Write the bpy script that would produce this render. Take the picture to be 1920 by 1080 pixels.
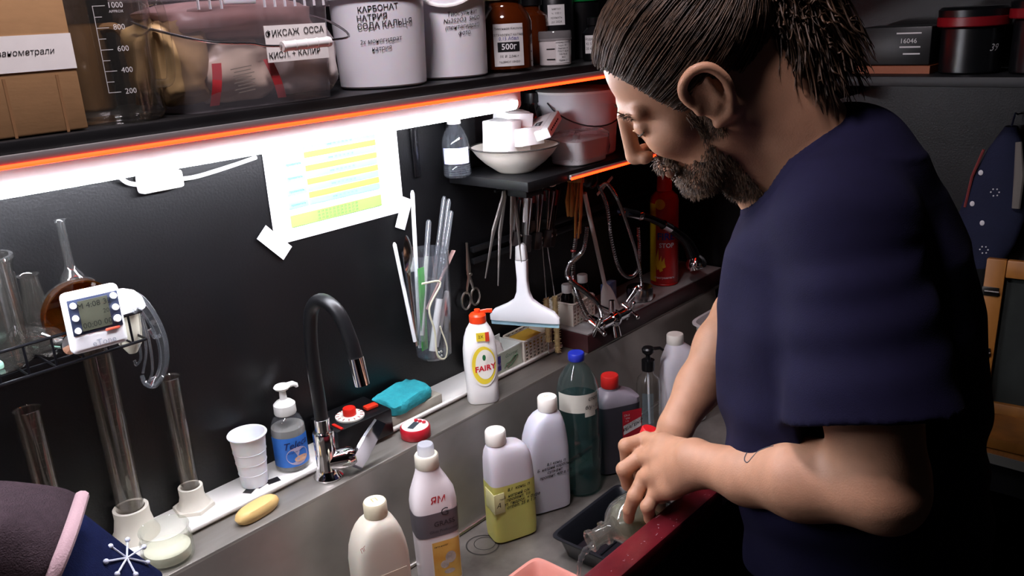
import bpy, bmesh, math, random
import numpy as np
from mathutils import Vector, Matrix

# ---------------------------------------------------------------- scene, camera, light
for o in list(bpy.data.objects): bpy.data.objects.remove(o, do_unlink=True)
SC = bpy.context.scene
COL = SC.collection
PI = math.pi
random.seed(7)

FPX = 1595.12                                   # focal length in pixels of the 1920 px frame
RW = np.array([[0.66233548, -0.26299908, 0.70152918],
               [-0.74728304, -0.16483789, 0.64373638],
               [-0.05366348, -0.95061031, -0.30571274]])   # rows: world x, y, z in camera (right, down, forward)
CAM = np.array([0.0, -1.27, 1.65])

cd = bpy.data.cameras.new('camera'); cam = bpy.data.objects.new('camera', cd); COL.objects.link(cam)
cd.sensor_width = 36.0; cd.lens = FPX / 1920 * 36.0; cd.clip_start = 0.02; cd.clip_end = 50
mw = Matrix(((RW[0, 0], -RW[0, 1], -RW[0, 2], CAM[0]),
             (RW[1, 0], -RW[1, 1], -RW[1, 2], CAM[1]),
             (RW[2, 0], -RW[2, 1], -RW[2, 2], CAM[2]), (0, 0, 0, 1)))
cam.matrix_world = mw
SC.camera = cam

wd = bpy.data.worlds.new('world'); SC.world = wd; wd.use_nodes = True
wd.node_tree.nodes['Background'].inputs[0].default_value = (0.30, 0.26, 0.30, 1)
wd.node_tree.nodes['Background'].inputs[1].default_value = 0.0
SC.view_settings.view_transform = 'Standard'
SC.view_settings.look = 'None'
SC.view_settings.gamma = 1.0
SC.view_settings.use_curve_mapping = False
SC.view_settings.exposure = 0.0
TUBE_W = 120.0       # emission of the white tube
RED_W = 9.0         # emission of the red strips
CEIL_W = 135.0       # emission of the ceiling lamp cover


def ray(px, py): return RW @ np.array([px - 960.0, py - 540.0, FPX])
def _hit(px, py, ax, val):
    d = ray(px, py); t = (val - CAM[ax]) / d[ax]; return Vector((CAM + t * d).tolist())
def on_x(px, py, x): return _hit(px, py, 0, x)
def on_y(px, py, y): return _hit(px, py, 1, y)
def on_z(px, py, z): return _hit(px, py, 2, z)
def at_d(px, py, d): return Vector((CAM + ray(px, py) / FPX * d).tolist())   # d: distance along the view axis


# ---------------------------------------------------------------- materials
def lin(c):
    c /= 255.0
    return c / 12.92 if c <= 0.04045 else ((c + 0.055) / 1.055) ** 2.4
def hexc(h): return (lin(int(h[0:2], 16)), lin(int(h[2:4], 16)), lin(int(h[4:6], 16)), 1.0)

MATS = {}
def mat(name, col='808080', rough=0.5, metal=0.0, trans=0.0, ior=1.45, emit=0.0, alpha=1.0, sss=0.0,
        noise=0.0, nscale=20.0, bump=0.0, bscale=80.0, spec=0.5, col2=None, sheen=0.0, stretch=None):
    if name in MATS: return MATS[name]
    m = bpy.data.materials.new(name); m.use_nodes = True
    nt = m.node_tree; b = nt.nodes['Principled BSDF']
    c = hexc(col)
    b.inputs['Base Color'].default_value = c
    b.inputs['Roughness'].default_value = rough
    b.inputs['Metallic'].default_value = metal
    b.inputs['Transmission Weight'].default_value = trans
    b.inputs['IOR'].default_value = ior
    b.inputs['Alpha'].default_value = alpha
    b.inputs['Specular IOR Level'].default_value = spec
    if sss:
        b.inputs['Subsurface Weight'].default_value = sss
        b.inputs['Subsurface Radius'].default_value = (0.012, 0.005, 0.003)
        b.inputs['Subsurface Scale'].default_value = 0.6
    if sheen: b.inputs['Sheen Weight'].default_value = sheen
    if emit:
        b.inputs['Emission Color'].default_value = c
        b.inputs['Emission Strength'].default_value = emit
    co = None
    def coord():
        nonlocal co
        if co is None:
            t = nt.nodes.new('ShaderNodeTexCoord'); mp = nt.nodes.new('ShaderNodeMapping')
            nt.links.new(t.outputs['Object'], mp.inputs['Vector'])
            if stretch: mp.inputs['Scale'].default_value = stretch
            co = mp.outputs['Vector']
        return co
    if noise or col2:
        n = nt.nodes.new('ShaderNodeTexNoise'); n.inputs['Scale'].default_value = nscale
        n.inputs['Detail'].default_value = 6.0
        nt.links.new(coord(), n.inputs['Vector'])
        r = nt.nodes.new('ShaderNodeValToRGB')
        r.color_ramp.elements[0].position = 0.3; r.color_ramp.elements[1].position = 0.7
        if col2: d = hexc(col2)
        else: d = tuple(min(1, x * (1 + noise)) for x in c[:3]) + (1,)
        r.color_ramp.elements[0].color = c if col2 else tuple(x * (1 - noise) for x in c[:3]) + (1,)
        r.color_ramp.elements[1].color = d
        nt.links.new(n.outputs['Fac'], r.inputs['Fac'])
        nt.links.new(r.outputs['Color'], b.inputs['Base Color'])
    if bump:
        n2 = nt.nodes.new('ShaderNodeTexNoise'); n2.inputs['Scale'].default_value = bscale
        n2.inputs['Detail'].default_value = 4.0
        nt.links.new(coord(), n2.inputs['Vector'])
        bp = nt.nodes.new('ShaderNodeBump'); bp.inputs['Strength'].default_value = bump
        bp.inputs['Distance'].default_value = 0.003
        nt.links.new(n2.outputs['Fac'], bp.inputs['Height'])
        nt.links.new(bp.outputs['Normal'], b.inputs['Normal'])
    MATS[name] = m
    return m

def thin(name, tint='ffffff', gloss=1.0, rough=0.03, body=0.0, bodycol='ffffff'):
    """thin clear wall (glass, PET): sees through, mirrors at grazing angles; body = milky share"""
    if name in MATS: return MATS[name]
    m = bpy.data.materials.new(name); m.use_nodes = True
    nt = m.node_tree; nt.nodes.remove(nt.nodes['Principled BSDF'])
    out = nt.nodes['Material Output']
    tr = nt.nodes.new('ShaderNodeBsdfTransparent'); tr.inputs[0].default_value = hexc(tint)
    gl = nt.nodes.new('ShaderNodeBsdfGlossy'); gl.inputs['Roughness'].default_value = rough
    # Schlick reflectance, the same from both sides of the wall
    fr = nt.nodes.new('ShaderNodeLayerWeight'); fr.inputs['Blend'].default_value = 0.5
    pw = nt.nodes.new('ShaderNodeMath'); pw.operation = 'POWER'; pw.inputs[1].default_value = 4.0
    nt.links.new(fr.outputs['Facing'], pw.inputs[0])
    mu = nt.nodes.new('ShaderNodeMath'); mu.operation = 'MULTIPLY_ADD'; mu.inputs[1].default_value = 0.6 * gloss
    mu.inputs[2].default_value = 0.035 * gloss; mu.use_clamp = True
    nt.links.new(pw.outputs[0], mu.inputs[0])
    mx = nt.nodes.new('ShaderNodeMixShader')
    first = tr
    if body:
        df = nt.nodes.new('ShaderNodeBsdfDiffuse'); df.inputs[0].default_value = hexc(bodycol)
        tl = nt.nodes.new('ShaderNodeBsdfTranslucent'); tl.inputs[0].default_value = hexc(bodycol)
        m1 = nt.nodes.new('ShaderNodeMixShader'); m1.inputs[0].default_value = 0.35
        nt.links.new(df.outputs[0], m1.inputs[1]); nt.links.new(tl.outputs[0], m1.inputs[2])
        m2 = nt.nodes.new('ShaderNodeMixShader'); m2.inputs[0].default_value = body
        nt.links.new(tr.outputs[0], m2.inputs[1]); nt.links.new(m1.outputs[0], m2.inputs[2])
        first = m2
    nt.links.new(mu.outputs[0], mx.inputs[0])
    nt.links.new(first.outputs[0], mx.inputs[1]); nt.links.new(gl.outputs[0], mx.inputs[2])
    nt.links.new(mx.outputs[0], out.inputs['Surface'])
    MATS[name] = m
    return m


# ---------------------------------------------------------------- mesh builder
def Mx(loc=(0, 0, 0), rz=0.0, rx=0.0, ry=0.0, s=1.0):
    return Matrix.Translation(Vector(loc)) @ Matrix.Rotation(rz, 4, 'Z') @ Matrix.Rotation(ry, 4, 'Y') @ Matrix.Rotation(rx, 4, 'X') @ Matrix.Scale(s, 4)

class MB:
    def __init__(s): s.v = []; s.f = []
    def add(s, vs, fs, M=None):
        k = len(s.v)
        s.v += [tuple(M @ Vector(p)) for p in vs] if M is not None else [tuple(p) for p in vs]
        s.f += [tuple(i + k for i in f) for f in fs]
        return s
    def box(s, c, d, M=None, bev=0.0, seg=2):
        x, y, z = d[0] / 2, d[1] / 2, d[2] / 2
        if bev <= 0:
            vs = [(c[0] + a * x, c[1] + b * y, c[2] + e * z) for a in (-1, 1) for b in (-1, 1) for e in (-1, 1)]
            fs = [(0, 1, 3, 2), (4, 6, 7, 5), (0, 4, 5, 1), (2, 3, 7, 6), (0, 2, 6, 4), (1, 5, 7, 3)]
            return s.add(vs, fs, M)
        bm = bmesh.new(); bmesh.ops.create_cube(bm, size=1.0)
        for v in bm.verts: v.co = Vector((c[0] + v.co.x * d[0], c[1] + v.co.y * d[1], c[2] + v.co.z * d[2]))
        bmesh.ops.bevel(bm, geom=bm.edges[:], offset=bev, segments=seg, profile=0.5, affect='EDGES')
        bm.verts.index_update()
        vs = [v.co.copy() for v in bm.verts]; fs = [[v.index for v in f.verts] for f in bm.faces]
        bm.free()
        return s.add(vs, fs, M)
    def rings(s, rs, M=None, cap0=True, cap1=True, loop=False):
        n = len(rs[0]); vs = [p for r in rs for p in r]; fs = []
        R = len(rs)
        for i in range(R if loop else R - 1):
            j = (i + 1) % R
            for k in range(n):
                l = (k + 1) % n
                fs.append((i * n + k, i * n + l, j * n + l, j * n + k))
        if not loop:
            if cap0: fs.append(tuple(range(n))[::-1])
            if cap1: fs.append(tuple((R - 1) * n + k for k in range(n)))
        return s.add(vs, fs, M)
    def lathe(s, prof, n=28, M=None, cap0=True, cap1=True):
        rs = [[(r * math.cos(2 * PI * k / n), r * math.sin(2 * PI * k / n), z) for k in range(n)] for r, z in prof]
        return s.rings(rs, M, cap0, cap1)
    def cyl(s, a, b, r, n=16, r2=None, M=None):
        return s.tube([a, b], [r, r if r2 is None else r2], n, M=M)
    def tube(s, pts, r, n=8, M=None, closed=False, flat=None, up=None, cap=True):
        P = [Vector(p) for p in pts]; m = len(P)
        rr = r if isinstance(r, (list, tuple)) else [r] * m
        T = []
        for i in range(m):
            if closed: t = P[(i + 1) % m] - P[i - 1]
            else: t = P[min(i + 1, m - 1)] - P[max(i - 1, 0)]
            T.append(t.normalized() if t.length > 1e-9 else Vector((0, 0, 1)))
        u = Vector(up) if up else (Vector((0, 0, 1)) if abs(T[0].z) < 0.9 else Vector((1, 0, 0)))
        rs = []
        for i in range(m):
            u = (u - T[i] * u.dot(T[i]))
            if u.length < 1e-6: u = T[i].orthogonal()
            u.normalize(); w = T[i].cross(u)
            a = rr[i]; b = a * (flat if flat else 1.0)
            rs.append([tuple(P[i] + u * (a * math.cos(2 * PI * k / n)) + w * (b * math.sin(2 * PI * k / n))) for k in range(n)])
        return s.rings(rs, M, cap, cap, closed)
    def ball(s, c, r, n=16, m=10, M=None):
        rr = r if isinstance(r, (list, tuple)) else (r, r, r)
        rs = []
        for i in range(m + 1):
            t = PI * (0.02 + 0.96 * i / m)
            rs.append([(c[0] + rr[0] * math.sin(t) * math.cos(2 * PI * k / n), c[1] + rr[1] * math.sin(t) * math.sin(2 * PI * k / n), c[2] - rr[2] * math.cos(t)) for k in range(n)])
        return s.rings(rs, M)
    def grid(s, fn, nu, nv, M=None):
        vs = [fn(i / nu, j / nv) for j in range(nv + 1) for i in range(nu + 1)]
        fs = [(j * (nu + 1) + i, j * (nu + 1) + i + 1, (j + 1) * (nu + 1) + i + 1, (j + 1) * (nu + 1) + i) for j in range(nv) for i in range(nu)]
        return s.add(vs, fs, M)
    def prism(s, poly, h, M=None):
        n = len(poly)
        vs = [(p[0], p[1], 0) for p in poly] + [(p[0], p[1], h) for p in poly]
        fs = [tuple(range(n))[::-1], tuple(range(n, 2 * n))] + [(i, (i + 1) % n, n + (i + 1) % n, n + i) for i in range(n)]
        return s.add(vs, fs, M)
    def build(s, name, m, parent=None, loc=None, rot=None, sharp=0.65, smooth=True, kind=None):
        me = bpy.data.meshes.new(name)
        me.from_pydata(s.v, [], s.f); me.validate(); me.update()
        bm = bmesh.new(); bm.from_mesh(me)
        bmesh.ops.recalc_face_normals(bm, faces=bm.faces[:]); bm.to_mesh(me); bm.free()
        if smooth:
            me.shade_smooth(); me.set_sharp_from_angle(angle=sharp)
        me.materials.append(m)
        o = bpy.data.objects.new(name, me); COL.objects.link(o)
        if parent: o.parent = parent
        if loc is not None: o.location = loc
        if rot is not None: o.rotation_euler = rot
        if kind: o['kind'] = kind
        return o

def sup(z, a, b, n=4.0, N=40, cx=0.0, cy=0.0):
    """superellipse ring at height z"""
    out = []
    for k in range(N):
        t = 2 * PI * (k + 0.5) / N; c, q = math.cos(t), math.sin(t)
        out.append((cx + a * math.copysign(abs(c) ** (2 / n), c), cy + b * math.copysign(abs(q) ** (2 / n), q), z))
    return out
def spline(pts, n=8):
    """Catmull-Rom through points"""
    P = [Vector(p) for p in pts]; P = [P[0] * 2 - P[1]] + P + [P[-1] * 2 - P[-2]]
    out = []
    for i in range(1, len(P) - 2):
        for k in range(n):
            t = k / n
            a, b, c, d = P[i - 1], P[i], P[i + 1], P[i + 2]
            out.append(0.5 * ((2 * b) + (c - a) * t + (2 * a - 5 * b + 4 * c - d) * t * t + (3 * b - a - 3 * c + d) * t ** 3))
    out.append(P[-2]); return out

def tag(o, label, cat, group=None):
    o['label'] = label; o['category'] = cat
    if group: o['group'] = group
    return o
def thing(name, label, cat, loc=(0, 0, 0), rz=0.0, group=None):
    o = bpy.data.objects.new(name, None); COL.objects.link(o)
    o.empty_display_size = 0.03; o.location = loc; o.rotation_euler = (0, 0, rz)
    return tag(o, label, cat, group)
def struct(o): o['kind'] = 'structure'; return o
def copy_tree(o, parent=None, loc=None, rz=None, label=None):
    c = o.copy(); COL.objects.link(c); c.parent = parent
    if loc is not None: c.location = loc
    if rz is not None: c.rotation_euler = (0, 0, rz)
    if label: c['label'] = label
    for ch in list(o.children): copy_tree(ch, c)
    return c

_tc = {}
def text_mesh(s, size=0.01, shear=0.0, bold=0.0, space=1.0):
    """flat lettering: vertices (u, v) with the line's centre at the origin, and faces"""
    cu = bpy.data.curves.new('lettering', 'FONT'); cu.body = s; cu.size = size; cu.shear = shear
    cu.align_x = 'CENTER'; cu.align_y = 'CENTER'; cu.offset = bold * size; cu.resolution_u = 2
    cu.space_line = space
    ob = bpy.data.objects.new('lettering', cu); COL.objects.link(ob)
    dg = bpy.context.evaluated_depsgraph_get(); me = bpy.data.meshes.new_from_object(ob.evaluated_get(dg))
    vs = [(v.co.x, v.co.y) for v in me.vertices]; fs = [tuple(p.vertices) for p in me.polygons]
    bpy.data.objects.remove(ob); bpy.data.curves.remove(cu); bpy.data.meshes.remove(me)
    return vs, fs
def lettering(s, size, fn, m, parent=None, name='lettering', rot=0.0, **kw):
    """place lettering through fn(u, v) -> point"""
    vs, fs = text_mesh(s, size, **kw); mb = MB(); c, q = math.cos(rot), math.sin(rot)
    mb.add([fn(u * c - v * q, u * q + v * c) for u, v in vs], fs)
    me = bpy.data.meshes.new(name); me.from_pydata(mb.v, [], mb.f); me.update(); me.materials.append(m)
    o = bpy.data.objects.new(name, me); COL.objects.link(o); o.parent = parent
    return o
def plane(o, U, V):
    o, U, V = Vector(o), Vector(U).normalized(), Vector(V).normalized()
    return lambda u, v: tuple(o + U * u + V * v)
def cylmap(r, ang0, z0, cx=0.0, cy=0.0):
    return lambda u, v: (cx + r * math.cos(ang0 + u / r), cy + r * math.sin(ang0 + u / r), z0 + v)
def patch(fn, u0, u1, v0, v1, m, name, parent, nu=12, nv=1):
    mb = MB(); mb.grid(lambda a, b: fn(u0 + (u1 - u0) * a, v0 + (v1 - v0) * b), nu, nv)
    me = bpy.data.meshes.new(name); me.from_pydata(mb.v, [], mb.f); me.update(); me.materials.append(m); me.shade_smooth()
    o = bpy.data.objects.new(name, me); COL.objects.link(o); o.parent = parent
    return o
def ell_patch(fn, u, v, ru, rv, m, name, parent, n=32, inner=0.0):
    mb = MB()
    pts = [(u + ru * math.cos(2 * PI * k / n), v + rv * math.sin(2 * PI * k / n)) for k in range(n)]
    if inner:
        q = [(u + ru * inner * math.cos(2 * PI * k / n), v + rv * inner * math.sin(2 * PI * k / n)) for k in range(n)]
        mb.add([fn(*p) for p in pts + q], [(k, (k + 1) % n, n + (k + 1) % n, n + k) for k in range(n)])
    else:
        mb.add([fn(*p) for p in pts] + [fn(u, v)], [(k, (k + 1) % n, n) for k in range(n)])
    me = bpy.data.meshes.new(name); me.from_pydata(mb.v, [], mb.f); me.update(); me.materials.append(m)
    o = bpy.data.objects.new(name, me); COL.objects.link(o); o.parent = parent
    return o

CAM_ANG = lambda x, y: math.atan2(CAM[1] - y, CAM[0] - x)   # horizontal bearing from a thing to the viewer

# shared materials
WHITE_PL = mat('white_plastic', 'f1efec', 0.35, noise=0.02, nscale=30)
MILKY = mat('milky_plastic', 'e6e4ea', 0.4, sss=0.25, noise=0.03, nscale=15)
BLACK_PL = mat('black_plastic', '0c0c0e', 0.35)
CHROME = mat('chrome', 'e8e8ea', 0.08, 1.0)
STEEL_W = mat('steel_wire', 'b8b8ba', 0.25, 1.0)
INK = mat('black_marker', '0b0a0c', 0.6)
INK_RED = mat('red_marker', 'b0141c', 0.6)
INK_BLUE = mat('blue_pen', '2a2c8a', 0.6)
PAPER = mat('paper', 'eeeae6', 0.8, noise=0.03, nscale=40)
GLASS = thin('clear_glass', 'fcfdfc', 2.6, 0.02, body=0.01)
GLASS_D = thin('dusty_glass', 'fafaf8', 2.0, 0.05, body=0.014, bodycol='c8c4bc')
PET = thin('clear_plastic', 'fafbfc', 1.6, 0.05, body=0.04, bodycol='e8f0ff')
# ================================================================= SETTING
ZT, ZL, ZB = 0.900, 0.893, 0.677        # plastic sill, steel deck, basin floor
SH_Z, SH_Y = 1.555, -0.305              # long upper shelf: top height, front
XR = 2.10                               # end wall

WALL_BLACK = mat('black_wall_paint', '060608', 0.40, bump=0.14, bscale=240, noise=0.25, nscale=9)
WALL_DARK = WALL_BLACK
CEIL_M = mat('dark_ceiling_paint', '2a2627', 0.8, noise=0.1)
FLOOR_M = mat('dark_floor_lino', '1b1a1a', 0.6, noise=0.2, nscale=12)
BOARD_M = mat('black_shelf_board', '0e0e10', 0.45, noise=0.3, nscale=25, bump=0.1)

def wall(name, c, d, m):
    return struct(MB().box(c, d).build(name, m, smooth=False))
wall('wall_back', (0.4, 0.05, 1.25), (3.5, 0.10, 2.5), WALL_BLACK)
wall('wall_right', (XR + 0.05, -1.3, 1.25), (0.10, 2.6, 2.5), WALL_DARK)
wall('wall_left', (-1.25, -1.3, 1.25), (0.10, 2.6, 2.5), WALL_DARK)
wall('wall_front', (0.4, -2.65, 1.25), (3.5, 0.10, 2.5), WALL_DARK)
wall('floor', (0.4, -1.3, -0.05), (3.5, 2.8, 0.10), FLOOR_M)
wall('ceiling', (0.4, -1.3, 2.55), (3.5, 2.8, 0.10), CEIL_M)
# cable duct on the black wall behind the hanging tools
c0 = on_y(880, 465, 0)
struct(MB().box(((c0.x + 1.95) / 2, -0.006, c0.z - 0.004), (1.95 - c0.x, 0.012, 0.012), bev=0.002).box(((c0.x + 1.95) / 2, -0.006, c0.z - 0.03), (1.95 - c0.x, 0.012, 0.012), bev=0.002).build('trim_1', mat('black_duct', '141416', 0.4)))

# ceiling lamp (out of frame, above and beside the viewer)
lamp = thing('ceiling_lamp_offscreen', 'round white ceiling lamp with a frosted glass cover', 'lamp', (0.45, -0.62, 2.5))
MB().lathe([(0.12, -0.03), (0.14, -0.025), (0.14, 0.0)], 32).build('lamp_base', WHITE_PL, lamp)
MB().lathe([(0.02, -0.085), (0.07, -0.075), (0.105, -0.05), (0.115, -0.03)], 32).build('lamp_shade_offscreen', mat('lit_lamp_glass', 'f2e6ee', 0.4, emit=CEIL_W), lamp)

# ---- the long stainless sink with its deck
STEEL = mat('brushed_steel', '8e8982', 0.36, 0.6, noise=0.18, nscale=7, stretch=(1, 6, 1), bump=0.04, bscale=60)
STEEL_D = mat('stained_steel_floor', '8e8982', 0.42, 0.6, col2='5a544e', nscale=10, bump=0.1, bscale=40)
sink = thing('sink', 'long stainless steel darkroom sink with red painted front rail', 'sink', (0, 0, 0))
X0, X1 = 0.40, 2.05
YB0, YB1 = -0.158, -0.19          # top and foot of the basin's back wall
MB().box(((-0.3 + XR) / 2 - 0.0, YB0 / 2 - 0.0015, ZL - 0.006), (XR + 0.3 - 0.01, -YB0 - 0.005, 0.012), bev=0.002).build('deck', STEEL, sink)
dr = MB().box(((-0.3 + X0) / 2, -0.42, ZL - 0.006), (X0 + 0.3, 0.522, 0.011), bev=0.002)
dr.build('drainboard', STEEL, sink)
bw = MB()
bw.add([(X0, YB0 - 0.002, ZL - 0.004), (X1, YB0 - 0.002, ZL - 0.004), (X1, YB1, ZB + 0.004), (X0, YB1, ZB + 0.004),
        (X0, YB0 + 0.006, ZL - 0.012), (X1, YB0 + 0.006, ZL - 0.012), (X1, YB1 + 0.008, ZB), (X0, YB1 + 0.008, ZB)],
       [(0, 1, 2, 3), (4, 7, 6, 5), (0, 4, 5, 1), (3, 2, 6, 7), (0, 3, 7, 4), (1, 5, 6, 2)])
bw.build('basin_back', STEEL, sink, smooth=False)
MB().tube([(X0, YB1 - 0.002, ZB + 0.004), (X1, YB1 - 0.002, ZB + 0.004)], 0.004, 8).build('basin_seam', mat('bright_steel', 'b4b0aa', 0.3, 1.0), sink)
MB().box(((X0 + X1) / 2, -0.42, ZB - 0.006), (X1 - X0, 0.48, 0.012)).build('basin_floor', STEEL_D, sink)
MB().box((X0 - 0.004, -0.42, (ZL + ZB) / 2 - 0.008), (0.008, 0.48, ZL - ZB - 0.004)).build('basin_end', STEEL, sink)
MB().box((X1 + 0.004, -0.42, (ZL + ZB) / 2 - 0.008), (0.008, 0.48, ZL - ZB - 0.004)).build('basin_end', STEEL, sink)
RAIL = mat('red_painted_rail', '6e1a22', 0.32, noise=0.3, nscale=14, col2='4a1018', bump=0.15, bscale=50)
MB().box(((-0.3 + 1.12) / 2, -0.664, 0.878), (1.42, 0.044, 0.038), bev=0.004).build('front_rail', RAIL, sink)
MB().box(((1.12 + X1) / 2, -0.664, 0.878), (X1 - 1.12, 0.044, 0.038), bev=0.004).build('front_rail', mat('worn_grey_rail', '7a6462', 0.4, noise=0.2), sink)
# worn spots and splashes on the red rail
rng = random.Random(3)
sp = MB()
for k in range(70):
    x = rng.uniform(0.70, 1.11); y = rng.uniform(-0.683, -0.645); r = rng.uniform(0.0003, 0.0014)
    n = 7; ang = rng.uniform(0, 3); e = rng.uniform(1, 4)
    sp.add([(x + r * e * math.cos(2 * PI * i / n) * math.cos(ang) - r * math.sin(2 * PI * i / n) * math.sin(ang), y + (r * e * math.cos(2 * PI * i / n) * math.sin(ang) + r * math.sin(2 * PI * i / n) * math.cos(ang)) * .5, 0.8975) for i in range(n)], [tuple(range(n))])
sp.build('rail_splash', mat('dried_splash', '80545a', 0.6), sink, kind='stuff')
wr_ = on_z(905, 1022, ZB); wrm = MB()
for r0, r1, dx in ((0.030, 0.033, 0.0), (0.020, 0.0215, 0.006)):
    wrm.add([(wr_.x + dx + r * math.cos(2 * PI * k / 40), wr_.y + r * math.sin(2 * PI * k / 40), ZB + 0.0006) for r in (r0, r1) for k in range(40)], [(k, (k + 1) % 40, 40 + (k + 1) % 40, 40 + k) for k in range(40)])
wrm.build('dried_ring', mat('dried_ring', '2e2b28', 0.5), sink, smooth=False)
FRONT_M = mat('black_cabinet_front', '08080a', 0.6)
MB().box(((-0.3 + X1) / 2, -0.672, 0.43), (X1 + 0.3, 0.02, 0.855)).build('front_panel', FRONT_M, sink)
for x in (-0.28, 0.9, X1 - 0.02): MB().box((x, -0.08, 0.44), (0.04, 0.04, 0.88)).build('leg', FRONT_M, sink)
# white plastic sill along the wall
SILL = mat('white_sill_plastic', 'e9e5df', 0.3, noise=0.05, nscale=12)
sill = MB()
prof = [(0.0, ZL), (0.0, ZT), (-0.078, ZT), (-0.082, ZT - 0.001), (-0.084, ZT - 0.004), (-0.084, ZL)]
xa, xb = -0.3, 1.455
sill.add([(xa, y - 0.001, z + 0.0005) for y, z in prof] + [(xb, y - 0.001, z + 0.0005) for y, z in prof],
         [tuple(range(6))[::-1], tuple(range(6, 12))] + [(i, (i + 1) % 6, 6 + (i + 1) % 6, 6 + i) for i in range(6)])
sill.box((0.575, -0.088, ZT + 0.002), (1.75, 0.008, 0.006), bev=0.0015)
struct(sill.build('trim_2', SILL))
# board at the far end carrying the aerosol extinguisher
fb = thing('wall_board', 'long narrow board with pale worn top and dark red edge, carrying a fire extinguisher', 'board', (0, 0, 0))
MB().box(((1.46 + XR - 0.01) / 2, -0.083, 0.915), (XR - 0.01 - 1.46, 0.150, 0.043), bev=0.002).build('board', mat('dark_red_board_edge', '3c1a1c', 0.45, noise=0.3, nscale=20), fb)
MB().box(((1.46 + XR - 0.01) / 2, -0.083, 0.9385), (XR - 0.014 - 1.46, 0.148, 0.004), bev=0.001).build('worn_top', mat('pale_worn_paint', '8c8886', 0.5, noise=0.3, nscale=9), fb)

# ---- upper shelf
ush = thing('wall_shelf', 'long black wall shelf lined with chemical containers above the light tube', 'shelf', (0, 0, 0))
MB().box((0.85, SH_Y / 2 - 0.001, SH_Z - 0.009), (2.40, -SH_Y - 0.004, 0.018), bev=0.002).build('shelf_board', BOARD_M, ush)
for x in (0.02, 1.26, 1.98):
    MB().box((x, -0.13, SH_Z - 0.0255), (0.03, 0.25, 0.015)).box((x, -0.012, SH_Z - 0.11), (0.03, 0.018, 0.18)).build('bracket', BOARD_M, ush)
# red strip along its front
ls = thing('led_strip', 'glowing orange red led strip along the front of the long shelf', 'led strip', (0, 0, 0))
MB().box((0.85, SH_Y - 0.0045, SH_Z - 0.0185), (2.40, 0.006, 0.010), bev=0.001).build('channel', mat('aluminium_channel', 'a9a5a4', 0.4, 0.6), ls)
MB().tube([(-0.35, SH_Y - 0.0075, SH_Z - 0.0250), (2.05, SH_Y - 0.0075, SH_Z - 0.0250)], 0.0024, 8).build('glowing_strip', mat('red_led', 'ff2e0c', 0.5, emit=RED_W), ls)
# white tube under the shelf
TY, TZ = -0.215, 1.4965
tb = thing('tube_light', 'bright white tube light with plastic housing under the long shelf', 'tube light', (0, 0, 0))
MB().box((0.59, TY + 0.0054, 1.5175), (1.20, 0.036, 0.034), bev=0.003).build('housing', mat('white_housing', 'e8e6e4', 0.4, noise=0.04), tb)
MB().tube([(0.0, TY, TZ), (1.18, TY, TZ)], 0.0125, 16).build('tube', mat('lit_tube', 'f2f4ff', 0.4, emit=TUBE_W), tb)
for x in (-0.006, 1.183): MB().tube([(x - 0.006, TY, TZ), (x + 0.006, TY, TZ)], 0.0125, 16).box((x, TY, 1.507), (0.010, 0.018, 0.014)).build('end_cap', WHITE_PL, tb)
for x in (0.33, 1.03): MB().box((x, TY - 0.012, 1.5335), (0.03, 0.02, 0.007)).build('clip', CHROME, tb)

# ---- small shelf under it
S2Z = on_y(832, 327, 0).z
S2Y = -0.218
S2X = 1.205
s2 = thing('hanging_shelf', 'small black shelf with a bowl and buckets under the long shelf', 'shelf', (0, 0, 0))
MB().box(((S2X + XR - 0.005) / 2, S2Y / 2 - 0.001, S2Z - 0.010), (XR - 0.01 - S2X, -S2Y - 0.003, 0.020), bev=0.002).build('shelf_board', BOARD_M, s2)
MB().box((S2X + 0.05, S2Y + 0.05, S2Z - 0.029), (0.05, 0.05, 0.018), bev=0.002).build('bracket', BOARD_M, s2)
MB().box((1.225, -0.02, (S2Z + 1.537) / 2), (0.03, 0.036, 1.536 - S2Z)).build('upright', BOARD_M, s2)
rl = on_y(1070, 329, S2Y - 0.006)
l2 = thing('led_strip', 'glowing red led strip along the front of the small shelf', 'led strip', (0, 0, 0))
MB().box(((rl.x + XR - 0.02) / 2, S2Y - 0.0045, S2Z - 0.012), (XR - 0.02 - rl.x, 0.006, 0.009), bev=0.001).build('channel', MATS['aluminium_channel'], l2)
MB().tube([(rl.x, S2Y - 0.0085, S2Z - 0.0145), (XR - 0.02, S2Y - 0.0085, S2Z - 0.0145)], 0.0026, 8).build('glowing_strip', MATS['red_led'], l2)
# ================================================================= THINGS ON THE LONG SHELF
def xs(px, py, y): return on_y(px, py, y).x
Z = SH_Z + 0.0005
CARD = mat('cardboard', 'a07a52', 0.85, noise=0.08, nscale=30, bump=0.05, stretch=(1, 1, 4))
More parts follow.
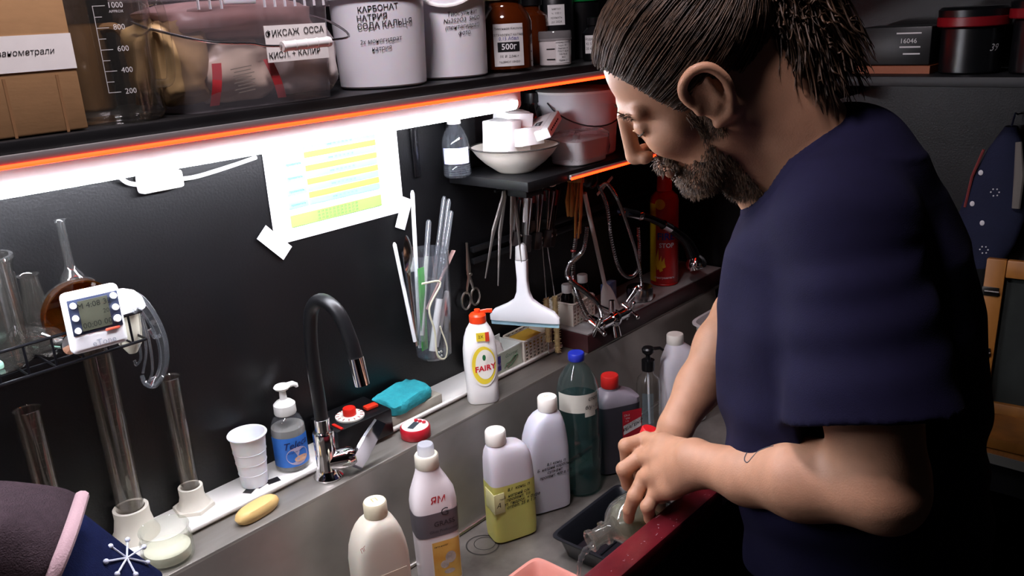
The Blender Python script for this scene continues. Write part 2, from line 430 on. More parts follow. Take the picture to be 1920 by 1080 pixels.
# --- cardboard box
yb = -0.296
xr = xs(168, 245, yb); xl = xr - 0.40; hb = 0.30
bx_ = thing('cardboard_box', 'brown cardboard box with a handwritten white paper strip', 'box', (xr, yb, Z))
MB().box((-0.2, 0.125, 0.085), (0.40, 0.25, 0.168), bev=0.002).build('lower_carton', CARD, bx_)
MB().box((-0.203, 0.125, 0.238), (0.396, 0.246, 0.130), bev=0.002).build('upper_carton', CARD, bx_)
MB().box((-0.202, -0.0006, 0.1705), (0.40, 0.002, 0.005)).build('flap_edge', mat('cardboard_edge', '8a6440', 0.9), bx_)
MB().box((-0.205, -0.0006, 0.083), (0.41, 0.0008, 0.036)).build('paper_strip', PAPER, bx_)
lettering('ванометрали', 0.0088, plane((-0.048, -0.0013, 0.084), (1, 0, 0), (0, 0, 1)), INK, bx_, shear=0.2)
for q in range(3): MB().box((-0.022 - q * 0.052, -0.0002, 0.03), (0.003, 0.0006, 0.06)).build('crease', MATS['cardboard_edge'], bx_)
# --- 1 litre beaker
bc = on_z(222, 226, Z); bc.y = -0.225; rb = 0.0495
bc.x = 0.4545; bc.y = -0.245
bk = thing('glass_beaker', 'large clear glass beaker with white printed volume scale', 'beaker', bc)
MB().lathe([(rb - 0.006, 0.0), (rb, 0.008), (rb, 0.150), (rb + 0.004, 0.158), (rb + 0.003, 0.160), (rb - 0.003, 0.157), (rb - 0.003, 0.008), (rb - 0.008, 0.004)], 40, cap0=True, cap1=True).build('glass', GLASS_D, bk)
MB().tube(spline([(rb - 0.002, 0, 0.13), (rb + 0.016, 0, 0.128), (rb + 0.02, 0, 0.09), (rb + 0.016, 0, 0.045), (rb - 0.002, 0, 0.04)], 6), 0.005, 10, M=Matrix.Rotation(-0.9, 4, 'Z')).build('handle', GLASS_D, bk)
SCALE = mat('white_scale_print', 'd8d6d4', 0.5)
a0 = CAM_ANG(bc.x, bc.y)
cm = cylmap(rb + 0.0006, a0 + 0.12, 0.0)
patch(cm, -0.016, -0.0153, 0.035, 0.127, SCALE, 'scale_line', bk, 1, 1)
for i in range(9):
    z = 0.035 + i * 0.0115; L = 0.013 if i % 2 == 0 else 0.008
    patch(cm, -0.016, -0.016 + L, z, z + 0.0007, SCALE, 'tick', bk, 4, 1)
    if i % 2 == 0: lettering(str(200 + i * 100), 0.0085, lambda u, v, z=z: cm(u + 0.0075, v + z + 0.0005), SCALE, bk)
lettering('APPROX', 0.004, lambda u, v: cm(u + 0.0075, v + 0.121), SCALE, bk)
# --- tan jug standing behind the beaker
tj = thing('plastic_jug', 'tan plastic jug with a curved handle behind the glass beaker', 'jug', (0.502, -0.044, Z))
TAN = mat('tan_plastic', '7d5c3a', 0.5, noise=0.1)
MB().lathe([(0.031, 0), (0.034, 0.004), (0.037, 0.11), (0.039, 0.113), (0.036, 0.111), (0.031, 0.006)], 30).build('body', TAN, tj)
MB().tube(spline([(0.034, -0.0, 0.106), (0.058, 0, 0.104), (0.074, 0, 0.075), (0.074, 0, 0.03), (0.070, 0, 0.004)], 6), 0.0065, 10, flat=1.3, M=Matrix.Rotation(-0.85, 4, 'Z')).build('handle', TAN, tj)

# --- rectangular bin of bags
yf = -0.292
p0, p1 = 0.514, xs(638, 120, yf); W = p1 - p0
bin_ = thing('storage_bin', 'translucent rectangular bin full of plastic bags with a wire handle', 'bin', ((p0 + p1) / 2, yf + 0.082, Z))
BINM = thin('cloudy_bin_plastic', 'f8f6f8', 1.0, 0.12, body=0.13, bodycol='dcd6dc')
rs = [sup(z, W / 2 * (0.94 + 0.06 * z / 0.13), 0.076 + 0.005 * z / 0.13, 9, 56) for z in (0.0, 0.003, 0.03, 0.06, 0.09, 0.118)]
rs += [sup(0.118, W / 2 + 0.004, 0.085, 9, 56), sup(0.136, W / 2 + 0.004, 0.085, 9, 56), sup(0.136, W / 2 - 0.002, 0.079, 9, 56)]
MB().rings(rs, cap1=False).build('tub', BINM, bin_)
lid = MB().rings([sup(0.136, W / 2 + 0.006, 0.088, 9, 56), sup(0.148, W / 2 + 0.007, 0.089, 9, 56), sup(0.151, W / 2 + 0.004, 0.086, 9, 56), sup(0.151, W / 2 - 0.012, 0.072, 9, 56), sup(0.147, W / 2 - 0.014, 0.070, 9, 56)])
lid.build('lid', thin('milky_lid', 'f8f6f8', 1.0, 0.15, body=0.5, bodycol='dcd8dc'), bin_)
for k in range(13):
    x = -W / 2 + 0.03 + k * (W - 0.05) / 12
    if 0.06 < x + W / 2 < 0.11: continue
    MB().box((x, -0.0870, 0.127), (0.0012, 0.004, 0.015)).build('rim_rib', MILKY, bin_)
MB().box((-W / 2 + 0.085, -0.0875, 0.129), (0.045, 0.004, 0.010), bev=0.002).build('lid_tab', MILKY, bin_)
wr = [(-W / 2 + 0.028, -0.1000, 0.083), (-W / 2 + 0.08, -0.1050, 0.078), (-W / 2 + 0.11, -0.1070, 0.073), (0.075, -0.1080, 0.071), (W / 2 - 0.05, -0.1060, 0.075), (W / 2 + 0.012, -0.0920, 0.078), (W / 2 + 0.012, -0.055, 0.098), (W / 2 + 0.008, 0.0, 0.112)]
MB().tube(spline([(-W / 2 - 0.012, 0.0, 0.110), (-W / 2 - 0.014, -0.055, 0.10)] + wr, 6), 0.0016, 8).build('wire_handle', STEEL_W, bin_)
gp = MB(); gp.tube([(0.008, -0.1080, 0.0715), (0.082, -0.1080, 0.0735)], 0.0062, 14)
for k in range(5): gp.tube([(0.010 + k * 0.0166, -0.1080, 0.0715 + k * 0.0005), (0.013 + k * 0.0166, -0.1080, 0.0716 + k * 0.0005)], 0.0068, 14)
gp.build('grip', WHITE_PL, bin_)
MB().box((0.048, -0.0845, 0.075), (0.095, 0.0008, 0.045), M=Mx((0, 0, 0))).build('paper_label', PAPER, bin_)
fnl = plane((0.046, -0.0855, 0.0), (1, 0.0, 0.03), (0, 0, 1))
lettering('ФИКСАЖ  ОССА', 0.0112, lambda u, v: fnl(u, v + 0.088), INK, bin_, bold=0.008)
lettering('КИСЛ. + КАЛИР', 0.0104, lambda u, v: fnl(u - 0.004, v + 0.0615), INK, bin_, bold=0.008)
def bag(name, c, r, m, seed, amp=0.25):
    g = random.Random(seed); ph = [(g.uniform(1, 5), g.uniform(1, 5), g.uniform(0, 6)) for _ in range(7)]
    mb = MB(); N, Mv = 28, 18; rsr = []
    for i in range(Mv + 1):
        t = PI * (0.03 + 0.94 * i / Mv); row = []
        for k in range(N):
            p = 2 * PI * k / N
            d = 1 + amp * sum(abs(math.sin(a * t + b * p * 0.0 + e + math.cos(p * round(b)))) - 0.6 for a, b, e in ph) / 3.0
            q = lambda v, n=3.2: math.copysign(abs(v) ** (2 / n), v)
            row.append((c[0] + r[0] * d * q(math.sin(t)) * q(math.cos(p)), c[1] + r[1] * d * q(math.sin(t)) * q(math.sin(p)), max(0.004, c[2] - r[2] * d * q(math.cos(t)))))
        rsr.append(row)
    return mb.rings(rsr).build(name, m, None, sharp=0.9)
gb = 'bags inside the translucent bin'
bagm = [mat('cream_bag', 'd8c4b0', 0.35, noise=0.12, nscale=25), mat('white_bag', 'e6dcd8', 0.3, noise=0.1, nscale=25), mat('pink_bag', 'c8a29c', 0.35, noise=0.2, nscale=20), mat('yellowish_bag', 'b39468', 0.4, noise=0.2, nscale=25)]
bl = bin_.location
for k, (x, z, rx, rz, mi, lb) in enumerate([(-0.024, 0.040, 0.056, 0.040, 0, 'cream plastic bag with red stripes inside the translucent bin'),
                                        (0.085, 0.048, 0.054, 0.046, 1, 'crumpled white plastic bag inside the translucent bin, beside the red striped bag'),
                                        (-0.094, 0.058, 0.040, 0.050, 3, 'yellowish crumpled bag inside the translucent bin next to the beaker'),
                                        (0.0, 0.104, 0.115, 0.024, 2, 'pinkish crumpled bag on top of the other bags in the translucent bin')]):
    o = bag('plastic_bag', (0, 0, z), (rx, 0.055 if k != 3 else 0.062, rz), bagm[mi], 11 + k, 0.18)
    o.location = (bl.x + x, bl.y + (-0.012, -0.014, -0.010, 0.0)[k], Z + 0.003); tag(o, lb, 'bag')
    if k == 0:
        RS = mat('red_bag_print', 'b8343a', 0.4)
        for sx, tl in ((-0.047, 0.18), (0.038, -0.25)):
            MB().grid(lambda a, b: (sx + (a - .5) * 0.013 + (b - .5) * tl * 0.06, -0.0615 - 0.004 * math.sin(b * 3), 0.004 + 0.05 * b), 2, 6).build('red_stripe', RS, o)
        for r_ in range(8): MB().box((-0.004 + (r_ % 3) * 0.001, -0.0615, 0.045 - r_ * 0.0042), (0.03 - (r_ % 2) * 0.006, 0.0006, 0.0011), M=Mx((0, 0, 0.002), ry=-0.1)).build('printed_line', mat('grey_print', '8a8070', 0.6), o)

# --- white round buckets
def bucket(name, label, cx, y, r0, r1, h, lidded=True):
    t = thing(name, label, 'bucket', (cx, y, Z))
    MB().lathe([(r0 - 0.004, 0.001), (r0, 0.004), (r1, h - 0.03), (r1 + 0.004, h - 0.03), (r1 + 0.004, h - 0.014), (r1 - 0.001, h - 0.014)], 48, cap1=False).build('pail', MILKY, t)
    if lidded: MB().lathe([(r1 + 0.005, h - 0.016), (r1 + 0.007, h - 0.014), (r1 + 0.007, h - 0.003), (r1 + 0.004, h), (r1 - 0.006, h), (r1 - 0.008, h - 0.004), (0.001, h - 0.004)], 48).build('lid', WHITE_PL, t)
    return t
y1 = -0.223
c1 = (xs(640, 120, y1) + xs(787, 120, y1)) / 2
b1 = bucket('chemical_bucket', 'white lidded bucket with black handwriting, beside the translucent bin', c1, y1, 0.066, 0.0705, 0.158)
a1 = CAM_ANG(c1, y1); m1 = lambda r, z: cylmap(r, a1 + 0.02, z)
for i, (s_, dx, z) in enumerate([('КАРБОНАТ', 0.0, 0.113), ('НАТРИЯ', -0.010, 0.1015), ('СОДА КАЛЬЦ-Я', 0.010, 0.0905)]):
    fm = m1(0.0706, z); lettering(s_, 0.0112, lambda u, v, fm=fm, dx=dx: fm(u + dx, v + (u + dx) * 0.06), INK, b1, bold=0.014)
for i, (s_, dx, z) in enumerate([('2х моногидрат', 0.0, 0.069), ('натрия', 0.0, 0.058)]):
    fm = m1(0.0697, z); lettering(s_, 0.0088, lambda u, v, fm=fm, dx=dx: fm(u + dx, v + u * 0.06), INK, b1, shear=0.15)
y2 = -0.213
c2 = (xs(787, 100, y2) + xs(895, 100, y2)) / 2
b2 = bucket('chemical_bucket', 'white bucket with a drooping white handle, beside the brown glass bottle', c2, y2, 0.062, 0.064, 0.175, False)
MB().lathe([(0.058, 0.150), (0.0665, 0.152), (0.0665, 0.166), (0.06, 0.17), (0.045, 0.171), (0.044, 0.21), (0.04, 0.212), (0.001, 0.212)], 40).build('lid', WHITE_PL, b2)
hp = []
a2 = CAM_ANG(c2, y2)
for k in range(15):
    t = -1.25 + 2.5 * k / 14
    hp.append((0.068 * math.cos(a2 + t), 0.068 * math.sin(a2 + t), 0.155 - 0.042 * math.cos(t * 1.25)))
MB().tube(hp, 0.0028, 8, flat=1.6).build('handle', WHITE_PL, b2)
for i, (s_, z) in enumerate([('Тиосульфат', 0.101), ('Na2S2O3  5H2O', 0.091), ('(пентагидрат)', 0.081), ('фото', 0.071)]):
    fm = cylmap(0.0645, a2 + 0.42, z); lettering(s_, 0.0095, lambda u, v, fm=fm: fm(u, v + u * 0.06), INK, b2, shear=0.2)

# --- brown glass bottles
AMB = mat('amber_glass', '4a1c06', 0.08, spec=0.6, noise=0.15, nscale=14)
LABEL = mat('label_paper', 'dcdad8', 0.7)
def jar_bottle(name, label, px, py, y, prof, m, capprof=None, capm=None):
    cx = xs(px, py, y); t = thing(name, label, 'bottle', (cx, y, Z))
    MB().lathe(prof, 40).build('glass', m, t)
    if capprof: MB().lathe(capprof, 32).build('cap', capm, t)
    return t, CAM_ANG(cx, y), cx
ra = 0.047
ab, aa, _ = jar_bottle('reagent_bottle', 'large brown glass reagent bottle with a white 500 gram label', 948, 80, -0.225,
    [(ra - 0.005, 0), (ra, 0.005), (ra, 0.082), (ra - 0.004, 0.094), (0.034, 0.106), (0.031, 0.112), (0.031, 0.120)], AMB, [(0.035, 0.119), (0.036, 0.121), (0.036, 0.14), (0.034, 0.142), (0.001, 0.142)], mat('cream_cap', 'd8d0a0', 0.4))
lm = cylmap(ra + 0.0006, aa + 0.12, 0.0); lm3 = cylmap(ra + 0.0014, aa + 0.12, 0.0)
patch(lm, -0.027, 0.027, 0.010, 0.080, LABEL, 'label', ab, 14)
lm2 = cylmap(ra + 0.001, aa + 0.12, 0.0)
lettering('500г', 0.014, lambda u, v: lm3(u, v + 0.042), mat('white_print', 'f0f0f0', 0.6), ab, bold=0.01)
patch(cylmap(ra + 0.0010, aa + 0.12, 0), -0.020, 0.019, 0.034, 0.050, INK, 'black_bar', ab, 10)
for s_, z, sz, mm in (('Лимонная Кислота', 0.072, 0.0056, INK), ('ТЕТРАБОРАТ НАТРИЯ', 0.0615, 0.0052, INK), ('0,15 Абвл', 0.0555, 0.008, INK_BLUE), ('М. Р. 2,046 г', 0.026, 0.006, INK), ('Na2B4O7 10H2O', 0.017, 0.005, INK)):
    lettering(s_, sz, lambda u, v, z=z: lm2(u, v + z), mm, ab, shear=0.1)
jar_bottle('reagent_bottle', 'brown glass bottle with dark cap half hidden behind the 500 gram bottle', 998, 60, -0.145, [(0.030, 0), (0.032, 0.004), (0.032, 0.075), (0.03, 0.09), (0.018, 0.10), (0.018, 0.11)], AMB, [(0.019, 0.108), (0.021, 0.109), (0.021, 0.128), (0.001, 0.129)], BLACK_PL)
jar_bottle('plastic_canister', 'white plastic canister standing behind the small clear jars', 1035, 30, -0.055, [(0.046, 0), (0.05, 0.004), (0.05, 0.12), (0.045, 0.135), (0.02, 0.145), (0.02, 0.16)], MILKY)
# small clear jar with white powder
sj, sa, sx_ = jar_bottle('powder_jar', 'small clear jar of white powder with a paper label, beside the brown bottles', 1041, 95, -0.250, [(0.026, 0), (0.029, 0.003), (0.029, 0.044), (0.028, 0.048)], mat('white_powder_jar', 'c9c2c0', 0.25, noise=0.08))
MB().lathe([(0.0295, 0.045), (0.0305, 0.046), (0.0305, 0.060), (0.029, 0.062), (0.001, 0.062)], 32).build('cap', thin('cap_clear', 'dcdcdc', 1.5, 0.08, body=0.35, bodycol='b8b4b4'), sj)
sm = cylmap(0.0295, sa + 0.05, 0); patch(sm, 0.0, 0.028, 0.006, 0.046, LABEL, 'label', sj, 8)
for k in range(7): lettering(('хлорид калия', 'ч.д.а. 50 г', 'партия 14', 'ГОСТ 4234', 'М=74,55', 'KCl', 'годен 2 г')[k], 0.0045, lambda u, v, k=k: cylmap(0.0299, sa + 0.05, 0)(u + 0.014, v + 0.042 - k * 0.0052), INK, sj, shear=0.2)
for z in (0.012, 0.030): patch(cylmap(0.0296, sa + 0.05, 0), -0.018, -0.002, z, z + 0.002, INK, 'dark_band', sj, 6)
# black bottle behind, with label
bb, ba, _ = jar_bottle('black_bottle', 'black plastic bottle with square white label behind the powder jar', 1040, 40, -0.155, [(0.036, 0), (0.038, 0.004), (0.038, 0.12), (0.03, 0.135)], BLACK_PL, [(0.031, 0.13), (0.032, 0.132), (0.032, 0.16), (0.001, 0.161)], BLACK_PL)
patch(cylmap(0.0385, ba + 0.1, 0), -0.017, 0.017, 0.070, 0.108, LABEL, 'label', bb, 8)
for k in range(4): lettering(('метол', 'ч. 100 г', 'хранить', 'до 2024')[k], 0.006, lambda u, v, k=k: cylmap(0.039, ba + 0.1, 0)(u, v + 0.10 - k * 0.008), mat('faint_print', '6a6866', 0.7), bb)
gb_, ga, _ = jar_bottle('black_bottle', 'tall black bottle with bright green cap on the long shelf', 1092, 70, -0.150, [(0.034, 0), (0.036, 0.004), (0.036, 0.108), (0.03, 0.115)], BLACK_PL, [(0.037, 0.112), (0.038, 0.114), (0.038, 0.15), (0.001, 0.151)], mat('green_cap', '0f7a3a', 0.35))
lb2, la, _ = jar_bottle('black_bottle', 'small black bottle with narrow white label on the shelf edge', 1113, 80, -0.235, [(0.02, 0), (0.022, 0.003), (0.022, 0.052), (0.012, 0.062), (0.012, 0.066)], BLACK_PL, [(0.013, 0.065), (0.014, 0.066), (0.014, 0.08), (0.001, 0.081)], BLACK_PL)
patch(cylmap(0.0225, la - 0.1, 0), -0.016, 0.006, 0.014, 0.048, LABEL, 'label', lb2, 8)
for k in range(3): lettering(('йодид', 'KI 5%', '20 мл')[k], 0.007, lambda u, v, k=k: cylmap(0.0228, la - 0.1, 0)(u - 0.005, v + 0.041 - k * 0.009), INK, lb2)
# ================================================================= ON THE WALL
F = on_y
# --- inline switch with its cable
sw = F(300, 340, -0.012)
t = thing('cable_switch', 'white inline switch box with white cable under the tube light', 'switch', sw)
MB().box((0, 0, 0), (0.068, 0.022, 0.028), bev=0.005).build('box', WHITE_PL, t)
for dx in (-0.02, 0.018): MB().box((dx, -0.0115, 0.004), (0.010, 0.002, 0.006), bev=0.0008).build('screw_cover', mat('grey_plastic', 'b8b8b8', 0.5), t)
cb = [F(480, 295, -0.008), F(440, 309, -0.008), F(400, 322, -0.008), F(365, 332, -0.01), F(337, 336, -0.012)]
MB().tube([p - sw for p in spline(cb, 5)], 0.0035, 8).build('cable', WHITE_PL, t)
MB().tube([p - sw for p in spline([F(263, 347, -0.012), F(240, 343, -0.012), F(225, 332, -0.015), F(215, 318, -0.04)], 5)], 0.0035, 8).build('cable', WHITE_PL, t)
# --- printed sheet
px0, px1, pz0, pz1 = 0.782, 1.079, 1.291, 1.501
sh = thing('paper_sheet', 'white printed sheet with coloured table taped to the black wall', 'paper', ((px0 + px1) / 2, -0.0012, (pz0 + pz1) / 2))
MB().grid(lambda a, b: ((a - .5) * 0.297, -0.0006 - 0.0012 * (1 - b) ** 3 * (1 + math.sin(a * 5)) * 0.5, (b - .5) * 0.21), 16, 8).build('sheet', mat('printed_paper', 'ecefef', 0.75), sh)
def pt(u0, u1, v0, v1, m, nm): patch(lambda u, v: (u, -0.0030, v), u0, u1, v0, v1, m, nm, sh, 8, 3)
YEL = mat('yellow_print', 'f0d44a', 0.75); CYN = mat('cyan_print', '7fd6e6', 0.75); GRN = mat('green_print', '8cd05a', 0.75)
for k in range(10): pt(-0.068, 0.093, 0.058 - k * 0.0118, 0.0685 - k * 0.0118, YEL if k % 2 == 0 else CYN, 'table_row')
for k in range(4): pt(-0.112, -0.071, 0.022 - k * 0.0235, 0.0335 - k * 0.0235, CYN, 'table_cell')
pt(-0.112, 0.093, -0.081, -0.060, GRN, 'table_row')
FP = mat('fine_print', '3a5a4a', 0.8)
pp = lambda y0: (lambda u, v: (u, -0.004, v + y0))
for k in range(3): lettering('18  19  20  21  22  23  24  25  26  27  28', 0.0055, (lambda u, v, z=-0.0645 - k * 0.006: (u - 0.01, -0.0036, v + z)), FP, sh)
for k in range(4): lettering('проявитель', 0.0055, (lambda u, v, z=0.028 - k * 0.0235: (u - 0.092, -0.0036, v + z)), FP, sh)
for k in range(5): lettering('мин   10   12   14   16   18', 0.005, (lambda u, v, z=0.052 - k * 0.0236: (u + 0.01, -0.0036, v + z)), FP, sh)
lettering('КО', 0.022, (lambda u, v: (u + 0.118, -0.0036, v + 0.068)), mat('pale_print', 'c2ccd2', 0.8), sh)
TAPE = mat('white_tape', 'f4f4f4', 0.5)
def tape(px, py, ang, L, W_, pw):
    c = F(px, py, -0.004) - sh.location
    mb = MB(); mb.box((0, 0, 0), (L, 0.0008, W_)); mb.v = [(v[0], v[1] , v[2]) for v in mb.v]
    o = mb.build('tape', TAPE, sh, smooth=False); o.location = (c.x, -0.0045, c.z); o.rotation_euler = (0, ang, 0)
tape(514, 455, 0.82, 0.066, 0.028, 0); tape(756, 400, -1.12, 0.062, 0.026, 0)
# dark hook strip right of the sheet
tag(MB().box((0, 0, 0), (0.018, 0.006, 0.12), bev=0.002).build('magnet_strip', mat('glossy_black', '0a0a0c', 0.2), loc=F(778, 275, -0.004)), 'glossy black strip stuck on the wall beside the printed sheet', 'strip')

# --- clear plastic holder full of tools
hc = F(809, 575, -0.052); hb = F(812, 668, -0.052).z; ht = F(800, 470, -0.052).z
H_ = ht - hb
ho = thing('tool_holder', 'clear tapered plastic holder with rods and spoons on the wall', 'holder', (F(812, 640, -0.052).x, -0.052, hb))
MB().lathe([(0.001, 0.0), (0.030, 0.0), (0.036, 0.006), (0.044, H_ * 0.6), (0.046, H_), (0.0445, H_), (0.0425, H_ * 0.6), (0.034, 0.008), (0.001, 0.003)], 32).build('cup', PET, ho)
MB().box((0, 0.047, H_ * 0.75), (0.03, 0.006, 0.03)).build('wall_mount', BLACK_PL, ho)
for k in range(4): MB().ball((-0.016 + 0.006 * (k % 2), -0.033 - 0.0, 0.012 + 0.008 * (k // 2)), 0.0028, 8, 6).build('drop', CHROME, ho)
GR = 'tools standing in the clear wall holder'
def rod(name, label, pa, pb, ya, yb, r, m, cat, group=GR, extra=None, n=10):
    a, b = F(*pa, ya), F(*pb, yb)
    t = thing(name, label, cat, b, group=group)
    d = a - b
    MB().tube([(0, 0, 0), d * 0.98, d], [r, r, r * 0.5], n).build('stem', m, t)
    if extra: extra(t, d)
    return t
WG = mat('white_glass_rod', 'e8eaec', 0.15)
CLR = thin('clear_rod', 'f4f6f8', 2.6, 0.04, body=0.12, bodycol='e8eef4')
rod('thermometer', 'long white glass rod standing in the holder, reaching highest beside the tape', (773, 357), (788, 652), -0.03, -0.05, 0.0042, WG, 'thermometer')
rod('thermometer', 'slanting white glass rod at the outer side of the holder', (739, 455), (778, 640), -0.055, -0.058, 0.0038, WG, 'thermometer')
def scale_(t, d):
    MB().tube([d * 0.05, d * 0.70], 0.0042, 8).build('scale', mat('scale_ivory', 'd8d8c8', 0.4), t)
rod('thermometer', 'clear tipped thermometer with ivory scale in the middle of the holder', (804, 412), (790, 640), -0.04, -0.06, 0.006, CLR, 'thermometer', extra=scale_)
rod('glass_tube', 'tall clear glass tube in the holder, leaning right', (833, 368), (800, 630), -0.03, -0.045, 0.005, CLR, 'glass tube')
rod('glass_tube', 'tall clear glass tube in the holder, in front of its twin', (842, 373), (808, 640), -0.045, -0.055, 0.005, CLR, 'glass tube')
rod('syringe', 'short clear glass tube with white lower end in the holder', (846, 395), (824, 560), -0.06, -0.06, 0.0055, CLR, 'glass tube', extra=lambda t, d: MB().tube([-d * 0.6, (0, 0, 0)], 0.0075, 12).build('white_end', WHITE_PL, t))
a, b = F(802, 500, -0.058), F(797, 656, -0.058)
gs = MB(); gs.box((0, 0, (a - b).length / 2), (0.020, 0.002, (a - b).length), bev=0.0008)
tag(gs.build('plastic_strip', mat('green_plastic', '3f9a34', 0.4), loc=b, rot=(0, 0.06, 0.2)), 'bright green plastic strip standing in the clear holder', 'strip', GR)
# spoon
a, b = F(765, 500, -0.07), F(783, 648, -0.055)
sp_ = thing('spoon', 'steel spoon standing bowl up in the clear holder', 'spoon', b, group=GR)
d = a - b; STEEL_S = mat('spoon_steel', 'b8b6b0', 0.18, 1.0)
MB().tube([(0, 0, 0), d * 0.45, d * 0.8, d], [0.004, 0.0035, 0.004, 0.006], 8, flat=0.35).build('handle', STEEL_S, sp_)
bo = MB(); bo.grid(lambda u, v: ((u - .5) * 0.050 * math.sqrt(max(0.0, 1 - (2 * v - 1) ** 2 * 0.985)) * (1 - 0.2 * v), -0.010 * (1 - ((2 * u - 1) ** 2)) * (1 - (2 * v - 1) ** 2), v * 0.076), 12, 14)
bo.build('bowl', STEEL_S, sp_, loc=d * 0.93, rot=(0.05, -0.12, 0.55))
# pinkish spatula
sa_, sb_ = F(848, 475, -0.06), F(800, 580, -0.06)
sg = thing('spatula', 'pinkish plastic spatula leaning out of the holder', 'spatula', sb_, group=GR); d = sa_ - sb_
PK = mat('dull_pink_plastic', '9a7a74', 0.45)
MB().tube([(0, 0, 0), d * 0.72], 0.0028, 8).build('handle', PK, sg)
MB().tube([d * 0.70, d * 0.76, d * 0.80, d * 1.05], [0.003, 0.007, 0.009, 0.009], 8, flat=0.25, up=(0.6, 0.2, 0.6)).build('blade', PK, sg)
# zip tie loop
ZT_ = mat('ivory_tie', 'd9d8bc', 0.4)
zp = [F(791, 532, -0.098), F(826, 530, -0.098), F(805, 578, -0.10), F(815, 620, -0.10), F(820, 665, -0.10), F(834, 672, -0.10), F(838, 650, -0.10), F(825, 612, -0.10)]
o = MB().tube([p - zp[0] for p in spline(zp, 5)], 0.0022, 6, flat=0.5).build('cable_tie', ZT_, loc=zp[0]); tag(o, 'ivory cable tie loop hanging off the clear holder', 'cable tie')
for q, (pa, pb, c_) in enumerate([((838, 545), (818, 650), 'e8e4e0'), ((822, 560), (812, 650), 'c8c8cc')]):
    rod('toothbrush', ('white plastic handle standing low in the holder', 'grey handle standing low in the holder')[q], pa, pb, -0.045, -0.045, 0.005, mat('handle_' + c_, c_, 0.4), 'handle')
# small dark bottle behind holder
v = F(770, 480, -0.02); t = thing('small_vial', 'small vial with dark cap behind the spoon in the holder', 'vial', v - Vector((0, 0, 0.03)))
MB().lathe([(0.010, 0), (0.011, 0.002), (0.011, 0.03)], 16).build('glass', LABEL, t); MB().lathe([(0.012, 0.03), (0.012, 0.045), (0.001, 0.046)], 16).build('cap', mat('dark_red_cap', '3a1414', 0.4), t)

# --- scissors on the wall
s0 = F(875, 455, -0.008); s1 = F(881, 572, -0.008)
sc = thing('scissors', 'small steel scissors hanging on the black wall', 'scissors', s0)
SCS = mat('scissor_steel', 'c8c0b6', 0.3, 1.0)
L_ = s0.z - s1.z; dxs = s1.x - s0.x
for s_ in (-1, 1):
    MB().tube([(0.0 + s_ * 0.001, 0.002 * s_, 0), (s_ * 0.004, 0.002 * s_, -L_ * 0.40), (s_ * 0.002, 0.002 * s_, -L_ * 0.55), (-s_ * 0.0 + s_ * 0.010, 0.002 * s_, -L_ * 0.70), (s_ * 0.012, 0.002 * s_, -L_ * 0.80)], [0.003, 0.0055, 0.0055, 0.0035, 0.003], 8, flat=0.4).build('blade', SCS, sc)
    MB().tube([(s_ * 0.0165 + 0.0135 * math.cos(k * PI / 9), 0.002 * s_, -L_ * 0.90 + 0.019 * math.sin(k * PI / 9)) for k in range(18)], 0.0026, 8, closed=True).build('finger_ring', SCS, sc)
MB().cyl((0, -0.007, -L_ * 0.5), (0, 0.004, -L_ * 0.5), 0.0035).build('pivot', SCS, sc)

# --- wire rack on the left with glassware
RY = -0.140
RZ, RZ0 = 1.289, 1.248
rk = thing('wire_rack', 'black wire rack on the wall holding glassware and a timer', 'rack', (0, 0, 0))
BW = mat('black_wire', '16161a', 0.3, 0.4)
XE = 0.475
for z, nm in ((RZ, 'top_rail'), (RZ0, 'bottom_rail')):
    MB().tube([(-0.1, -0.004, z), (-0.1, RY, z), (XE, RY, z), (XE, -0.004, z)], 0.0022, 8).build(nm, BW, rk)
for k in range(18):
    x = -0.08 + k * 0.0335
    if x > XE: break
    MB().tube([(x, RY, RZ), (x, RY, RZ0), (x, -0.004, RZ0)], 0.0017, 6).build('wire', BW, rk)
for k in range(3): MB().tube([(-0.1, -0.035 - k * 0.035, RZ0 - 0.002), (XE, -0.035 - k * 0.035, RZ0 - 0.002)], 0.0015, 6).build('floor_wire', BW, rk)
RF = RZ0 + 0.004
# square rimmed clear vessel
vx = F(-22, 600, -0.085).x
vs_ = thing('glass_jar', 'clear rimmed glass jar standing in the wire rack', 'jar', (vx, -0.075, RF))
hv = F(20, 478, -0.1).z - RF
MB().lathe([(0.04, 0), (0.044, 0.004), (0.044, hv - 0.012), (0.048, hv - 0.004), (0.047, hv), (0.042, hv), (0.041, 0.006), (0.001, 0.004)], 32).build('glass', GLASS_D, vs_)
fx = F(72, 600, -0.045).x; hf = F(45, 560, -0.07).z - RF
fl = thing('glass_flask', 'dusty clear conical flask in the wire rack beside the rimmed jar', 'flask', (fx, -0.045, RF))
MB().lathe([(0.026, 0), (0.028, 0.004), (0.014, hf), (0.012, hf + 0.02), (0.014, hf + 0.024), (0.010, hf + 0.02), (0.012, hf), (0.025, 0.006), (0.001, 0.003)], 28).build('glass', GLASS_D, fl)
# long necked flask
nx = F(140, 540, -0.05)
nf = thing('long_neck_flask', 'clear glass pipette flask with long thin neck behind the timer', 'flask', (nx.x, -0.05, RF))
zt = F(112, 412, -0.05).z - RF; zb_ = F(140, 505, -0.05).z - RF
MB().lathe([(0.012, 0), (0.016, 0.004), (0.017, zb_ - 0.035), (0.018, zb_ - 0.018), (0.015, zb_ - 0.006), (0.0085, zb_ + 0.002), (0.0065, zb_ + 0.012), (0.0062, zt - 0.004), (0.0078, zt), (0.006, zt), (0.005, zt - 0.006), (0.005, zb_), (0.012, zb_ - 0.01), (0.014, zb_ - 0.03), (0.013, 0.006), (0.001, 0.004)], 24).build('glass', GLASS, nf)
